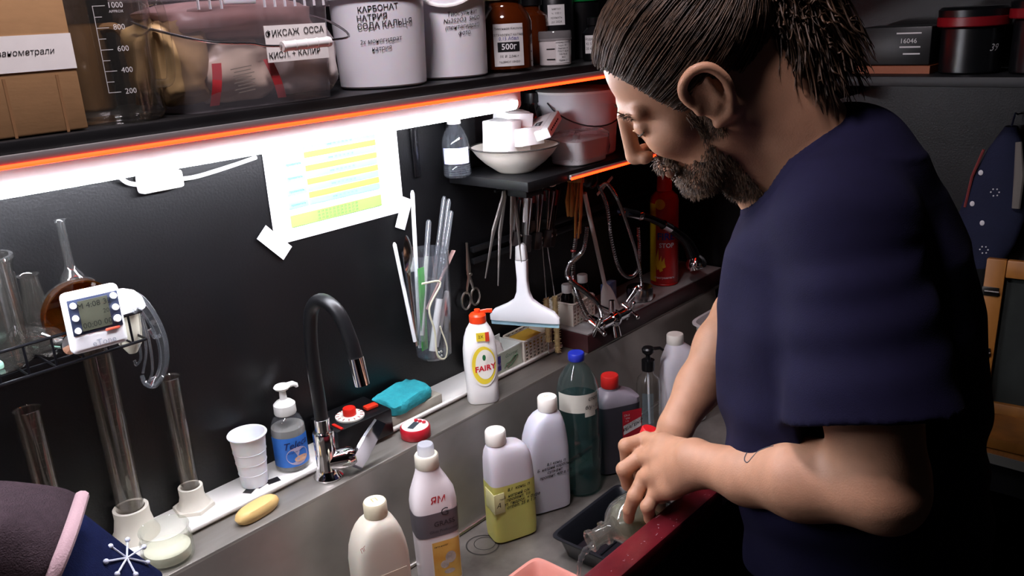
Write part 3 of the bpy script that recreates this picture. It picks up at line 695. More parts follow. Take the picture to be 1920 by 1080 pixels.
# amber dish on edge
ac = F(152, 590, -0.085)
ad = thing('amber_dish', 'round amber glass dish standing on edge behind the timer', 'dish', ac)
AMT = thin('amber_clear', 'b87a2a', 1.3, 0.05, body=0.12, bodycol='7a4a10')
MB().lathe([(0.001, 0.0), (0.041, 0.0), (0.047, 0.006), (0.048, 0.02), (0.046, 0.02), (0.045, 0.008), (0.039, 0.003), (0.001, 0.003)], 40, M=Matrix.Rotation(PI / 2 + 0.15, 4, 'X')).build('glass', AMT, ad)
ad.location.z = RF + 0.048; ad.location.x -= 0.006
MB().tube([(0.046 * math.cos(q), -0.012 + 0.004 * math.sin(3 * q), 0.046 * math.sin(q)) for q in [0.9 + 1.6 * k / 14 for k in range(15)]], 0.0016, 6).build('rim', GLASS, ad)
# lying bottle with metal cap
lb = F(92, 668, -0.10); lbt = thing('lying_bottle', 'small clear bottle with shiny metal cap lying in the wire rack', 'bottle', (lb.x, -0.098, RF + 0.021))
Mr = Matrix.Rotation(PI / 2, 4, 'X') @ Matrix.Rotation(0.0, 4, 'Y')
Ml = Matrix.Rotation(0.35, 4, 'Z') @ Matrix.Rotation(PI / 2, 4, 'X')
MB().lathe([(0.017, -0.05), (0.020, -0.045), (0.020, 0.012), (0.012, 0.022), (0.012, 0.03)], 24, M=Ml).build('glass', GLASS_D, lbt)
MB().lathe([(0.013, 0.028), (0.0135, 0.03), (0.0135, 0.046), (0.001, 0.047)], 20, M=Ml).build('cap', CHROME, lbt)
tc = F(8, 705, -0.10); tag(MB().box((0, 0, 0), (0.05, 0.02, 0.010), bev=0.003).build('eraser', mat('mint_plastic', 'a8dccb', 0.5), loc=(tc.x - 0.02, -0.085, RF + 0.005)), 'mint green plastic piece lying in the wire rack', 'plastic piece')
# timer hung on the rack's front
A, B, C_ = F(108, 556, -0.163), F(208, 534, -0.163), F(146, 664, -0.163)
tw = (B - A).length + 0.004; th = (A - C_).length
tm = thing('kitchen_timer', 'white digital timer with dark blue face hung on the wire rack', 'timer', ((A.x + B.x) / 2 + 0.004, -0.163, (A.z + C_.z) / 2)); tm.rotation_euler = (-0.06, 0.03, -0.05)
MB().box((0, 0, 0), (tw, 0.018, th), bev=0.007, seg=3).build('case', mat('timer_white', 'f6f6f8', 0.3), tm)
MB().box((0, -0.0088, 0.008), (tw * 0.88, 0.002, th * 0.58), bev=0.0009).build('face_panel', mat('navy_panel', '30384e', 0.4), tm)
MB().box((-0.001, -0.0100, 0.0085), (tw * 0.52, 0.001, th * 0.49)).build('display', mat('lcd_olive', '4a4c40', 0.3), tm)
dg = lambda z: (lambda u, v: (u, -0.0107, v + z)); LCD = mat('lcd_segments', '1c1e1a', 0.5)
lettering('M 4:08 32', 0.0105, dg(0.021), LCD, tm); lettering('20', 0.008, lambda u, v: (u + 0.013, -0.0107, v + 0.009), LCD, tm); lettering('00:00 00', 0.0105, dg(-0.005), LCD, tm)
for k in range(3):
    MB().cyl((-tw * 0.355, -0.009, 0.024 - k * 0.0165), (-tw * 0.355, -0.013, 0.024 - k * 0.0165), 0.0043, 14, 0.0036).build('button', WHITE_PL, tm)
    MB().cyl((tw * 0.355, -0.009, 0.026 - k * 0.0155), (tw * 0.355, -0.013, 0.026 - k * 0.0155), 0.0043 + 0.0012 * (k == 2), 14, 0.004).build('button', WHITE_PL, tm)
    MB().box((-0.022 + k * 0.020, -0.0088, th * 0.36), (0.009, 0.0012, 0.002)).build('speaker_slot', mat('slot_grey', '50505a', 0.5), tm)
MB().box((0.017, -0.0101, -0.0165), (0.018, 0.0012, 0.0035), bev=0.0005).build('red_button', mat('timer_red', 'd8604a', 0.4), tm)
lettering('TIMER CLOCK', 0.0034, lambda u, v: (u - 0.012, -0.0101, v - 0.0172), mat('white_print', 'f0f0f0', 0.6), tm)
lettering('eTone', 0.0115, lambda u, v: (u + 0.004, -0.0094, v - 0.0305), mat('grey_logo', '8a8e98', 0.5), tm)
# white funnel beside the timer, cream strip behind the wires
wf = F(238, 600, -0.10)
fn = thing('plastic_funnel', 'white plastic funnel with cream stem in the wire rack beside the timer', 'funnel', (wf.x, -0.098, RF - 0.02))
zc = RZ - RF + 0.02
MB().lathe([(0.028, zc - 0.004), (0.0285, zc), (0.026, zc + 0.010), (0.018, zc + 0.020), (0.007, zc + 0.025), (0.001, zc + 0.026)], 28).build('bowl', WHITE_PL, fn)
MB().lathe([(0.006, -0.012), (0.016, 0.004), (0.020, zc - 0.004)], 20).build('cone', mat('cream_plastic', 'd9d4c0', 0.45), fn)
# safety goggles hooked on the rack's end
gy = -0.125
g0 = F(265, 600, gy)
gg = thing('safety_goggles', 'clear plastic safety goggles hanging from the end of the rack', 'goggles', g0)
LENS = thin('goggle_plastic', 'f6f8fa', 3.2, 0.05, body=0.06, bodycol='e6ecf2')
out = [(222, 556), (246, 549), (270, 562), (294, 596), (310, 636), (313, 676), (306, 704), (290, 724), (273, 720), (266, 704)]
pth = [F(x, y, gy - 0.02 * math.sin(i / 9 * PI)) - g0 for i, (x, y) in enumerate(out)]
MB().tube(spline(pth, 5), 0.0032, 8).build('frame', LENS, gg)
inn = [(244, 566), (262, 580), (284, 612), (298, 648), (300, 680), (294, 704), (282, 712)]
pin = [F(x, y, gy - 0.005) - g0 for x, y in inn]
a_, b_ = spline(pth, 6), spline(pin, 9)
MB().tube(b_, 0.0022, 8).build('frame', LENS, gg)
lg = MB(); n_ = 20
ra_ = [a_[int(8 + i * (len(a_) - 12) / n_)] for i in range(n_ + 1)]; rb_ = [b_[int(i * (len(b_) - 1) / n_)] for i in range(n_ + 1)]
lg.add([tuple(p) for p in ra_] + [tuple(p) for p in rb_], [(i, i + 1, n_ + 2 + i, n_ + 1 + i) for i in range(n_)]); lg.build('lens', LENS, gg)
for pts in ([(262, 585), (270, 620), (274, 660), (268, 700)], [(266, 590), (280, 640), (286, 690), (280, 716)], [(256, 615), (262, 650), (264, 672), (256, 684), (252, 676)]):
    MB().tube(spline([F(x, y, gy + 0.012) - g0 for x, y in pts], 5), 0.0022, 8, flat=0.6).build('temple', LENS, gg)
MB().tube(spline([F(x, y, gy - 0.012) - g0 for x, y in [(280, 618), (290, 632), (300, 630)]], 4), 0.003, 8).build('nose_pad', LENS, gg)
# hook of the goggles on the rail
MB().tube(spline([F(222, 556, gy) - g0, Vector((XE - 0.012, RY - 0.006, RZ + 0.004)) - g0, Vector((XE, RY + 0.01, RZ + 0.002)) - g0], 4), 0.002, 6).build('strap_end', LENS, gg)
# ================================================================= ON THE SILL AND THE STEEL DECK
E1 = 0.0006
# --- glass measuring cylinders with white feet
CYG = thin('cylinder_glass', 'f6f4f2', 2.0, 0.05, body=0.022, bodycol='b8a890')
FOOT = mat('ivory_foot_plastic', 'e6e0d2', 0.4, noise=0.04)
def cylinder(label, bx, by, r, h, fr, kind, z=ZT):
    t = thing('measuring_cylinder', label, 'cylinder', (bx, by, z + E1), group=None)
    MB().lathe([(r * 0.9, 0.012), (r, 0.016), (r, h), (r + 0.0012, h + 0.0015), (r - 0.0015, h), (r - 0.0018, 0.02), (0.001, 0.018)], 28).build('glass', CYG, t)
    ft = MB()
    if kind == 'round':
        ft.lathe([(fr, 0), (fr, 0.004), (fr * 0.86, 0.012), (r + 0.006, 0.034), (r + 0.006, 0.050), (r + 0.0008, 0.050), (r + 0.0008, 0.014), (0.001, 0.013)], 28)
    else:
        ft.lathe([(fr, 0), (fr, 0.004), (fr * 0.97, 0.006)], 6, M=Matrix.Rotation(0.35, 4, 'Z'))
        ft.lathe([(fr * 0.80, 0.006), (fr * 0.66, 0.012), (r + 0.005, 0.024), (r + 0.005, 0.040), (r + 0.0008, 0.040), (r + 0.0008, 0.012), (0.001, 0.011)], 28)
    ft.build('foot', FOOT, t)
    for k in range(int(h / 0.012) - 5):
        patch(cylmap(r + 0.0005, CAM_ANG(bx, by) + 0.2, 0), -0.004 - 0.003 * (k % 5 == 0), 0.004, 0.065 + k * 0.012, 0.0652 + k * 0.012, mat('faded_scale', '4a4844', 0.7), 'scale_mark', t, 3)
    return t
def hh(px, py, x, y, z0):   # height at which a vertical line over (x, y) meets image row py
    lo, hi = 0.0, 0.9
    for _ in range(40):
        m = (lo + hi) / 2; v = np.array([x, y, z0 + m]) - CAM; c = RW.T @ v
        if 540 + FPX * c[1] / c[2] > py: lo = m
        else: hi = m
    return lo
q = on_z(256, 1003, ZT); cylinder('tallest clear glass measuring cylinder with round white foot', q.x, q.y, 0.0205, hh(190, 640, q.x, q.y, ZT), 0.036, 'round')
q = on_z(362, 950, ZT); cylinder('clear glass measuring cylinder with six sided white foot', q.x, q.y - 0.004, 0.0145, hh(322, 708, q.x, q.y, ZT), 0.034, 'hex')
q = Vector((0.335, -0.045, 0)); cylinder('clear glass measuring cylinder standing behind the draped towels', q.x, q.y, 0.0165, hh(110, 770, q.x, q.y, ZT), 0.034, 'round')
q = Vector((0.235, -0.05, 0)); cylinder('short clear measuring cylinder half hidden by the brown towel', q.x, q.y, 0.0155, hh(0, 885, q.x, q.y, ZT), 0.034, 'round')
# --- low glass jar with milky content
q = on_z(316, 1045, ZL); jr = thing('glass_dish', 'low round clear glass jar standing on the steel deck by the towels', 'jar', (q.x, -0.118, ZL + E1))
rj = 0.0375
MB().lathe([(rj - 0.004, 0), (rj, 0.004), (rj, 0.036), (rj - 0.003, 0.040), (rj - 0.002, 0.052), (rj - 0.001, 0.053), (rj - 0.004, 0.052), (rj - 0.006, 0.040), (rj - 0.003, 0.034), (rj - 0.003, 0.006), (0.001, 0.004)], 40).build('glass', thin('greenish_glass', 'fcfdfb', 1.2, 0.03, body=0.12, bodycol='d8dcc8'), jr)
MB().lathe([(rj - 0.005, 0.005), (rj - 0.004, 0.007), (rj - 0.004, 0.020), (0.001, 0.021)], 32).build('cream_content', mat('cream_content', 'd8d6c2', 0.5), jr)
# --- pumice / soap
q = on_z(478, 962, ZL); sb = MB()
sb.rings([sup(z, 0.0415 * s, 0.0165 * s, 2.6, 32) for z, s in ((0.0, 0.80), (0.004, 0.93), (0.010, 1.0), (0.016, 0.95), (0.020, 0.82), (0.0215, 0.6))])
o = sb.build('soap_bar', mat('yellow_soap', 'd3b070', 0.55, noise=0.06, nscale=15), loc=(q.x, -0.124, ZL + E1), rot=(0, 0, 0.12)); tag(o, 'rounded yellow soap bar lying on the steel deck', 'soap')
# dark stickers under the cup
for k, (a, b, r_) in enumerate([(482, 905, 0.2), (462, 915, 0.5), (505, 898, -0.2)]):
    q = on_z(a, b, ZT); o = MB().box((0, 0, 0), (0.022, 0.016, 0.0006)).build('film_scrap', mat('dark_film', '1c1a1c', 0.4), loc=(q.x, q.y - 0.012, ZT + 0.0009 + k * 0.0), rot=(0, 0, r_))
    tag(o, ('dark film scrap lying under the white cup', 'dark film scrap on the sill on the soap bar side of the cup', 'dark film scrap on the sill between cup and soap dispenser')[k], 'film')
# --- plastic cup
q = on_z(474, 902, ZT); q.y = -0.042
cu = thing('plastic_cup', 'white disposable plastic cup standing on the sill', 'cup', (q.x - 0.002, q.y, ZT + 0.0018))
MB().lathe([(0.022, 0), (0.0225, 0.003), (0.0235, 0.02), (0.030, 0.092), (0.0325, 0.0925), (0.0335, 0.0945), (0.0325, 0.096), (0.0300, 0.096), (0.0285, 0.092), (0.0218, 0.004), (0.001, 0.003)], 36).build('cup', mat('cup_plastic', 'ececf0', 0.35, sss=0.2), cu)
for k in range(3): MB().tube([((0.0245 + 0.0018 * k) * math.cos(a), (0.0245 + 0.0018 * k) * math.sin(a), 0.024 + k * 0.02) for a in [2 * PI * i / 30 for i in range(30)]], 0.0003, 5, closed=True).build('ring', MATS['cup_plastic'], cu)
# --- soap pump bottle
q = on_z(545, 872, ZT); q.y = -0.044
so = thing('soap_dispenser', 'clear soap pump bottle with blue label and white pump', 'soap bottle', (q.x + 0.002, q.y, ZT + E1))
a_ = CAM_ANG(q.x, q.y)
MB().lathe([(0.027, 0), (0.0305, 0.004), (0.0305, 0.072), (0.029, 0.084), (0.024, 0.096), (0.0165, 0.103), (0.0165, 0.106)], 36).build('bottle', PET, so)
MB().lathe([(0.026, 0.002), (0.0295, 0.006), (0.0295, 0.072), (0.0285, 0.080), (0.001, 0.081)], 32).build('liquid_soap', thin('soap_liquid', 'f4f2ee', 0.6, 0.1, body=0.5, bodycol='cfcbc4'), so)
lm = cylmap(0.0309, a_, 0.0); SB = mat('label_blue', '2f6fc4', 0.45, noise=0.15, nscale=30)
patch(lm, -0.040, 0.040, 0.012, 0.068, SB, 'label', so, 20)
lm2 = cylmap(0.0312, a_ + 0.25, 0.0)
ell_patch(lm2, 0.003, 0.032, 0.021, 0.017, mat('label_lilac', 'b4a8c0', 0.5, noise=0.2, nscale=40), 'label_picture', so)
lm3 = cylmap(0.0315, a_ + 0.25, 0.0)
ell_patch(lm3, 0.009, 0.026, 0.013, 0.006, mat('label_peach', 'd8a888', 0.5), 'label_picture', so)
lettering('Teleca', 0.018, lambda u, v: cylmap(0.0318, a_ + 0.3, 0)(u, v + 0.054 + u * 0.1), mat('label_navy', '10205c', 0.5), so, shear=0.3, bold=0.01)
lettering('жидкое мыло', 0.005, lambda u, v: cylmap(0.0318, a_ + 0.3, 0)(u, v + 0.041 + u * 0.1), mat('label_navy', '10205c', 0.5), so)
pu = MB().lathe([(0.0185, 0.104), (0.0195, 0.106), (0.0190, 0.122), (0.014, 0.127), (0.009, 0.130), (0.0065, 0.131), (0.0055, 0.148), (0.007, 0.150)], 28)
PWH = mat('pump_white', 'f0eee8', 0.35)
pu.build('pump_collar', PWH, so)
n = MB(); n.lathe([(0.006, 0.147), (0.012, 0.150), (0.0145, 0.154), (0.012, 0.157), (0.001, 0.158)], 20)
n.tube([(0.0, 0, 0.153), (0.020, 0, 0.154), (0.026, 0, 0.150), (0.027, 0, 0.146)], [0.006, 0.005, 0.004, 0.003], 10, M=Matrix.Rotation(-0.2, 4, 'Z'))
n.build('pump_head', PWH, so)
# --- faucet
q = on_z(615, 892, ZL); fx, fy = q.x, -0.118
fa = thing('faucet', 'chrome mixer faucet with black bendable spout', 'faucet', (fx, fy, ZL + E1))
MB().lathe([(0.025, 0), (0.026, 0.003), (0.0215, 0.010), (0.0185, 0.020), (0.0185, 0.045), (0.0185, 0.085), (0.0175, 0.088), (0.013, 0.089), (0.013, 0.112), (0.0105, 0.113)], 32).build('body', CHROME, fa)
MB().lathe([(0.019, 0), (0.019, 0.03), (0.0175, 0.036), (0.012, 0.044), (0.001, 0.045)], 28, M=Matrix.Translation((0.006, -0.004, 0.030)) @ Matrix.Rotation(-0.75, 4, 'Z') @ Matrix.Rotation(1.45, 4, 'Y')).build('cartridge', CHROME, fa)
lv = MB(); lp = [(0.034, -0.030, 0.012), (0.046, -0.034, 0.030), (0.072, -0.036, 0.058), (0.094, -0.038, 0.080)]
lv.rings([[(p[0] + du * w, p[1] + dv, p[2] - du * w * 0.85) for du, dv in ((-1, -0.005), (1, -0.005), (1.15, 0.0), (1, 0.005), (-1, 0.005), (-1.15, 0.0))] for p, w in zip(lp, (0.010, 0.0125, 0.0115, 0.009))])
lv.build('lever', CHROME, fa)
HR = mat('black_rubber_hose', '101012', 0.38)
apx = hh(605, 552, fx, fy - 0.03, ZL)
hs = [(0, 0, 0.111), (0, 0, 0.15), (0.0, 0.002, 0.21), (0.001, 0.0, apx - 0.075), (0.004, -0.010, apx - 0.030), (0.008, -0.036, apx - 0.012), (0.014, -0.066, apx - 0.028), (0.018, -0.084, apx - 0.070), (0.020, -0.092, apx - 0.105)]
MB().tube(spline(hs, 6), 0.0118, 16).build('spout_hose', HR, fa)
e0 = Vector(hs[-1]); e1 = e0 + Vector((0.0015, -0.006, -0.045))
MB().tube([e0 + (e0 - e1) * 0.05, e1], [0.0128, 0.0128], 20).build('spout_tip', CHROME, fa)
# --- black timer box with dial
q = on_z(668, 832, ZT); dx_ = thing('dial_box', 'black plastic box with white dial and red knob behind the faucet lever', 'dial box', (q.x, -0.052, ZT + E1), -0.05)
MB().box((0.01, 0, 0.0265), (0.125, 0.09, 0.053), bev=0.004).build('case', BLACK_PL, dx_)
MB().lathe([(0.027, 0.0535), (0.027, 0.0565), (0.024, 0.058), (0.001, 0.058)], 36, M=Matrix.Translation((0, -0.012, 0))).build('dial', mat('dial_white', 'ece8dc', 0.4), dx_)
for k in range(14): MB().box((0.0228, 0, 0.0582), (0.006, 0.0016, 0.0006), M=Matrix.Translation((0, -0.012, 0)) @ Matrix.Rotation(2 * PI * k / 14, 4, 'Z')).build('dial_mark', mat('dial_red_mark', 'a03030', 0.5), dx_)
MB().lathe([(0.0125, 0.058), (0.0122, 0.0705), (0.011, 0.072), (0.001, 0.072)], 24, M=Matrix.Translation((0, -0.012, 0))).build('knob', mat('red_knob', 'd42418', 0.35), dx_)
MB().box((0.048, -0.010, 0.0565), (0.026, 0.016, 0.007), bev=0.002, M=Matrix.Rotation(-0.06, 4, 'Z')).build('red_button', mat('orange_red', 'd8341c', 0.4), dx_)
MB().box((-0.040, -0.030, 0.0545), (0.006, 0.030, 0.003), bev=0.001).build('red_slider', MATS['red_knob'], dx_)
# --- whetstone block with sponge
q0 = on_z(722, 800, ZT); 
st = MB().box((0, 0, 0), (0.165, 0.062, 0.021), bev=0.0015).build('stone_block', mat('grey_stone', 'a8a294', 0.8, noise=0.12, nscale=30), loc=(0.985, -0.050, ZT + E1 + 0.0105), rot=(0, 0, 0.02)); tag(st, 'pale grey stone block lying on the sill under the sponge', 'stone block')
sg_ = MB(); rsg = []
rg = random.Random(5)
for i, (z, s_) in enumerate([(0.0, 0.93), (0.004, 1.0), (0.012, 1.02), (0.021, 1.0), (0.025, 0.92), (0.026, 0.6)]):
    rsg.append([(x * (1 + 0.03 * math.sin(9 * x * 50 + z * 300)), y * (1 + 0.04 * math.sin(y * 320 + x * 240 + z * 200)), zz + 0.0022 * math.sin(x * 190 + 1) * math.cos(y * 260) * (i >= 3)) for x, y, zz in sup(z, 0.056 * s_, 0.036 * s_, 6, 64)])
sg_.rings(rsg)
o = sg_.build('sponge', mat('teal_sponge', '2a9aa4', 0.9, noise=0.12, nscale=60, bump=0.9, bscale=140), loc=(0.990, -0.048, ZT + 0.0225 + E1), rot=(0.05, -0.02, 0.10)); tag(o, 'teal kitchen sponge lying on the grey stone block', 'sponge')
# --- red round timer
q = on_z(782, 818, ZL); rt = thing('round_timer', 'round red digital timer with white top on the steel deck', 'timer', (q.x, -0.131, ZL + E1))
MB().lathe([(0.0275, 0), (0.029, 0.002), (0.029, 0.019), (0.027, 0.022), (0.0255, 0.0215)], 40).build('case', mat('timer_case_red', 'b01c2a', 0.35), rt)
MB().lathe([(0.0262, 0.0205), (0.0255, 0.0225), (0.001, 0.0232)], 36).build('top_plate', WHITE_PL, rt)
MB().box((-0.004, 0.001, 0.0236), (0.026, 0.012, 0.0012), M=Matrix.Rotation(0.35, 4, 'Z')).build('display', mat('display_dark', '3a4046', 0.3), rt)
for k in range(3): MB().cyl((0.016 - k * 0.002, -0.008 + k * 0.009, 0.0225), (0.016 - k * 0.002, -0.008 + k * 0.009, 0.026), 0.0038, 12).build('button', MATS['timer_case_red'], rt)
# --- dish soap
q = on_z(912, 752, ZL); fo = thing('dish_soap_bottle', 'white dish soap bottle with orange cap and yellow oval label', 'soap bottle', (q.x, -0.128, ZL + E1), CAM_ANG(q.x, q.y) + PI / 2 + 0.10)
prof = [(0.0, 0.030, 0.021, 3.0), (0.004, 0.0325, 0.0235, 3.0), (0.035, 0.0325, 0.024, 3), (0.052, 0.0335, 0.024, 3), (0.09, 0.035, 0.0245, 3), (0.115, 0.0345, 0.0245, 2.8), (0.14, 0.031, 0.023, 2.6), (0.158, 0.025, 0.020, 2.4), (0.170, 0.018, 0.0165, 2.1), (0.174, 0.0165, 0.0155, 2.0)]
MB().rings([sup(z, a, b, n, 48) for z, a, b, n in prof]).build('bottle', mat('soap_bottle_white', 'f3f1ee', 0.3), fo)
OR = mat('orange_cap', 'f0441a', 0.35)
MB().lathe([(0.0172, 0.173), (0.0172, 0.187), (0.014, 0.191), (0.006, 0.192), (0.006, 0.199), (0.001, 0.2)], 24).tube([(0.005, 0, 0.192), (0.02, 0, 0.194), (0.030, 0, 0.193)], [0.005, 0.0045, 0.005], 8, flat=0.5).build('cap', OR, fo)
def fmap(u, v):   # front face of the dish soap bottle
    a_ = 0.0345; uu = max(-0.97, min(0.97, (u + 0.0) / a_)); b_ = 0.0252
    return (u, -b_ * (1 - abs(uu) ** 3.0) ** (1 / 3.0) - 0.0004, v)
def fm_(e): return lambda u, v: (lambda p: (p[0], p[1] - e, p[2]))(fmap(u, v))
ell_patch(fm_(0.0), 0.004, 0.087, 0.0275, 0.046, mat('label_cream', 'efece0', 0.4), 'label', fo, 40)
ell_patch(fm_(0.0003), 0.004, 0.087, 0.0245, 0.041, mat('label_yellow', 'ecd23c', 0.4), 'label_ring', fo, 40)
ell_patch(fm_(0.0006), 0.0065, 0.089, 0.0195, 0.032, MATS['label_cream'], 'label_centre', fo, 40)
lettering('FAIRY', 0.0165, lambda u, v: fm_(0.001)(u + 0.0065, v + 0.081 + u * 0.12), mat('logo_red', 'c8202c', 0.4), fo, bold=0.03)
ell_patch(fm_(0.001), 0.005, 0.104, 0.0035, 0.0065, mat('logo_green', '1c6a3c', 0.4), 'drop_emblem', fo, 16)
patch(fm_(0.0008), -0.008, 0.014, 0.140, 0.158, MATS['label_yellow'], 'sticker', fo, 4)
patch(fm_(0.0009), 0.010, 0.018, 0.138, 0.158, mat('sticker_red', 'd04028', 0.4), 'sticker', fo, 4)
lettering('2X', 0.009, lambda u, v: fm_(0.0011)(u + 0.001, v + 0.149), INK, fo)
# --- open soap carton
q = on_z(960, 690, ZT); ct = thing('soap_carton', 'open white and green soap carton with crumpled paper inside', 'carton', (1.262, -0.052, ZT + E1), 0.05)
cm_ = mat('carton_pale', 'dfe0da', 0.5)
for c, d in (((0, -0.031, 0.026), (0.105, 0.002, 0.052)), ((0, 0.031, 0.03), (0.105, 0.002, 0.060)), ((-0.052, 0, 0.026), (0.002, 0.062, 0.052)), ((0.052, 0, 0.026), (0.002, 0.062, 0.052)), ((0, 0, 0.002), (0.105, 0.062, 0.003))):
    MB().box(c, d).build('carton_side', cm_, ct, smooth=False)
cf = lambda e: (lambda u, v: (u, -0.0324 - e, v))
patch(cf(0), -0.050, 0.050, 0.003, 0.050, mat('carton_green_print', 'b8c0ac', 0.5, noise=0.1), 'printed_side', ct, 1)
patch(cf(0.0004), -0.048, -0.022, 0.012, 0.046, mat('carton_violet', '3c2e78', 0.5), 'printed_panel', ct, 1)
lettering('DURU', 0.0085, lambda u, v: cf(0.0008)(u - 0.035, v + 0.026), mat('white_print', 'f0f0f0', 0.6), ct)
lettering('Gourmet', 0.0115, lambda u, v: cf(0.0008)(u + 0.014, v + 0.038), mat('green_ink', '3c5a3c', 0.6), ct, shear=0.4)
lf = MB(); lf.tube([cf(0.001)(x, z) for x, z in ((-0.012, 0.012), (-0.004, 0.020), (0.008, 0.022), (0.024, 0.030), (0.036, 0.028))], 0.0012, 5); lf.tube([cf(0.001)(x, z) for x, z in ((0.0, 0.010), (0.012, 0.012), (0.026, 0.020), (0.034, 0.034))], 0.0012, 5)
lf.build('printed_leaf', mat('green_ink', '3c5a3c', 0.6), ct)
pc = MB(); pc.grid(lambda u, v: (-0.040 + 0.05 * u + 0.01 * v, 0.0 + 0.02 * math.sin(u * 6 + v * 2), 0.03 + 0.045 * v - 0.012 * u), 10, 6); pc.grid(lambda u, v: (-0.025 + 0.045 * u, -0.012 + 0.012 * math.sin(u * 5 + v * 3), 0.02 + 0.055 * v - 0.02 * u), 10, 6)
tag(pc.build('crumpled_paper', mat('crumpled_paper', 'd8ccc8', 0.7), loc=ct.location), 'crumpled pale paper sticking out of the soap carton', 'paper')
# --- perforated baskets
BK = mat('ivory_basket', 'dcd2c4', 0.45)
def basket(label, x, y, z, w, d, h, rz, rows, cols, m=BK):
    t = thing('plastic_basket', label, 'basket', (x, y, z), rz)
    MB().box((0, 0, 0.0015), (w * 0.94, d * 0.94, 0.003), bev=0.001).build('bottom', m, t)
    for sx in (-1, 1): MB().box((sx * w / 2, 0, h / 2), (0.002, d, h), bev=0.0008).build('end', m, t)
    for sy in (-1, 1):
        g = MB(); cw = w / cols; rh = h * 0.80 / rows
        for r in range(rows + 1): g.box((0, sy * d / 2, h * 0.08 + r * rh), (w, 0.0022, rh * 0.42))
        for c in range(cols + 1): g.box((-w / 2 + c * cw, sy * d / 2, h / 2), (cw * 0.42, 0.0022, h * 0.96))
        g.build('lattice_side', m, t, smooth=False)
    rm = MB(); rm.tube([(p[0], p[1], h) for p in sup(0, w / 2 + 0.001, d / 2 + 0.001, 12, 40)], 0.0025, 8, closed=True); rm.build('rim', m, t)
    return t
q1 = on_z(1010, 672, ZT)
basket('ivory perforated plastic basket with a yellow sponge, beside the soap carton', 1.368, -0.053, ZT + E1, 0.098, 0.062, 0.052, 0.05, 5, 7)
o = MB().box((0, 0, 0), (0.08, 0.045, 0.03), bev=0.006).build('sponge', mat('yellow_sponge', 'e0b040', 0.9, bump=0.7, bscale=150, noise=0.1), loc=(1.362, -0.053, ZT + 0.036), rot=(0.1, 0.05, 0.1)); tag(o, 'yellow orange sponge lying in the ivory basket', 'sponge')
bz = 0.9406
basket('ivory perforated plastic basket holding dark bottles on the board', 1.525, -0.062, bz, 0.092, 0.07, 0.055, 0.08, 5, 7)
def vial(label, px, py, y, x=None, z=bz + 0.004):
    x = F(px, py, y).x
    t = thing('medicine_bottle', label, 'bottle', (x, y, z))
    MB().lathe([(0.014, 0), (0.0155, 0.002), (0.0155, 0.058), (0.010, 0.066), (0.010, 0.07)], 24).build('glass', mat('black_glass', '0a0808', 0.1), t)
    MB().lathe([(0.0125, 0.068), (0.013, 0.069), (0.013, 0.086), (0.0115, 0.088), (0.001, 0.088)], 24).build('cap', WHITE_PL, t)
    patch(cylmap(0.0158, CAM_ANG(x, y), 0), -0.015, 0.015, 0.006, 0.030, LABEL, 'label', t, 8)
vial('dark glass bottle with white cap standing in the basket on the board', 1064, 570, -0.062)
vial('dark glass bottle with white cap half hidden behind the shower hose', 1093, 560, -0.045)
# --- bottle brushes hanging down in front of the baskets
for k, (pt_, pm, pb, lb, y_) in enumerate([((1015, 430), (1024, 560), (1028, 640), 'bristle bottle brush hanging between the two baskets', -0.098), ((1022, 430), (1040, 556), (1046, 660), 'bristle bottle brush hanging closer to the basket of dark bottles', -0.104)]):
    a, b, c = F(*pt_, y_), F(*pm, y_), F(*pb, y_)
    t = thing('bottle_brush', lb, 'brush', a)
    MB().tube([(0, 0, 0), b - a, c - a], 0.0014, 6).build('wire_stem', STEEL_W, t)
    br = MB(); d = c - b; r = random.Random(k)
    for i in range(170):
        f_ = i / 170; p = b - a + d * f_; an = i * 2.4; L_ = 0.0085 + r.uniform(-0.001, 0.0015)
        e = Vector((math.cos(an), math.sin(an), r.uniform(-0.2, 0.2))) * L_
        br.tube([p, p + e], [0.0009, 0.0005], 3, cap=False)
    br.tube([b - a, c - a], 0.0062, 10)
    br.build('bristles', mat('tan_bristle', 'b8a070', 0.8, noise=0.2, nscale=90), t)
    MB().tube([c - a, c - a + Vector((0, 0, -0.03))], 0.0012, 6).build('wire_end', STEEL_W, t)
# --- chrome two handle mixer on the board with its disc
mq = Vector((1.552, -0.166, 0.952))
mt = thing('mixer_tap', 'chrome two handled mixer tap with lever knobs at the board edge', 'tap', mq)
def cyl_(a, b, r, r2=None, n=16): return MB().cyl(a, b, r, n, r2)
cyl_((-0.05, 0, 0), (0.05, 0, 0), 0.013).ball((0, -0.002, 0), 0.019).build('body', CHROME, mt)
cyl_((0, -0.002, -0.01), (0.0, -0.008, -0.042), 0.010, 0.012).build('outlet', CHROME, mt)
cyl_((0, 0.004, 0), (0.002, 0.006, 0.045), 0.009, 0.007).build('hose_union', CHROME, mt)
for sx in (-1, 1):
    kn = MB(); kn.cyl((sx * 0.048, 0, 0), (sx * 0.066, 0, 0), 0.009, 12)
    for k in range(4):
        a_ = k * PI / 2 + 0.5; kn.cyl((sx * 0.068, 0, 0), (sx * 0.068, 0.022 * math.cos(a_), 0.022 * math.sin(a_)), 0.0042, 10, 0.006)
        kn.ball((sx * 0.068, 0.024 * math.cos(a_), 0.024 * math.sin(a_)), 0.0062, 10, 8)
    kn.build('cross_handle', CHROME, mt)
for sx in (-1, 1): cyl_((sx * 0.035, 0.006, 0), (sx * 0.035, 0.07, 0.008), 0.008).build('wall_leg', CHROME, mt)
cyl_((0.07, 0.01, 0.02), (0.09, 0.0, 0.045), 0.006, 0.008).ball((0.092, -0.001, 0.049), 0.009, 12, 8).build('diverter', CHROME, mt)
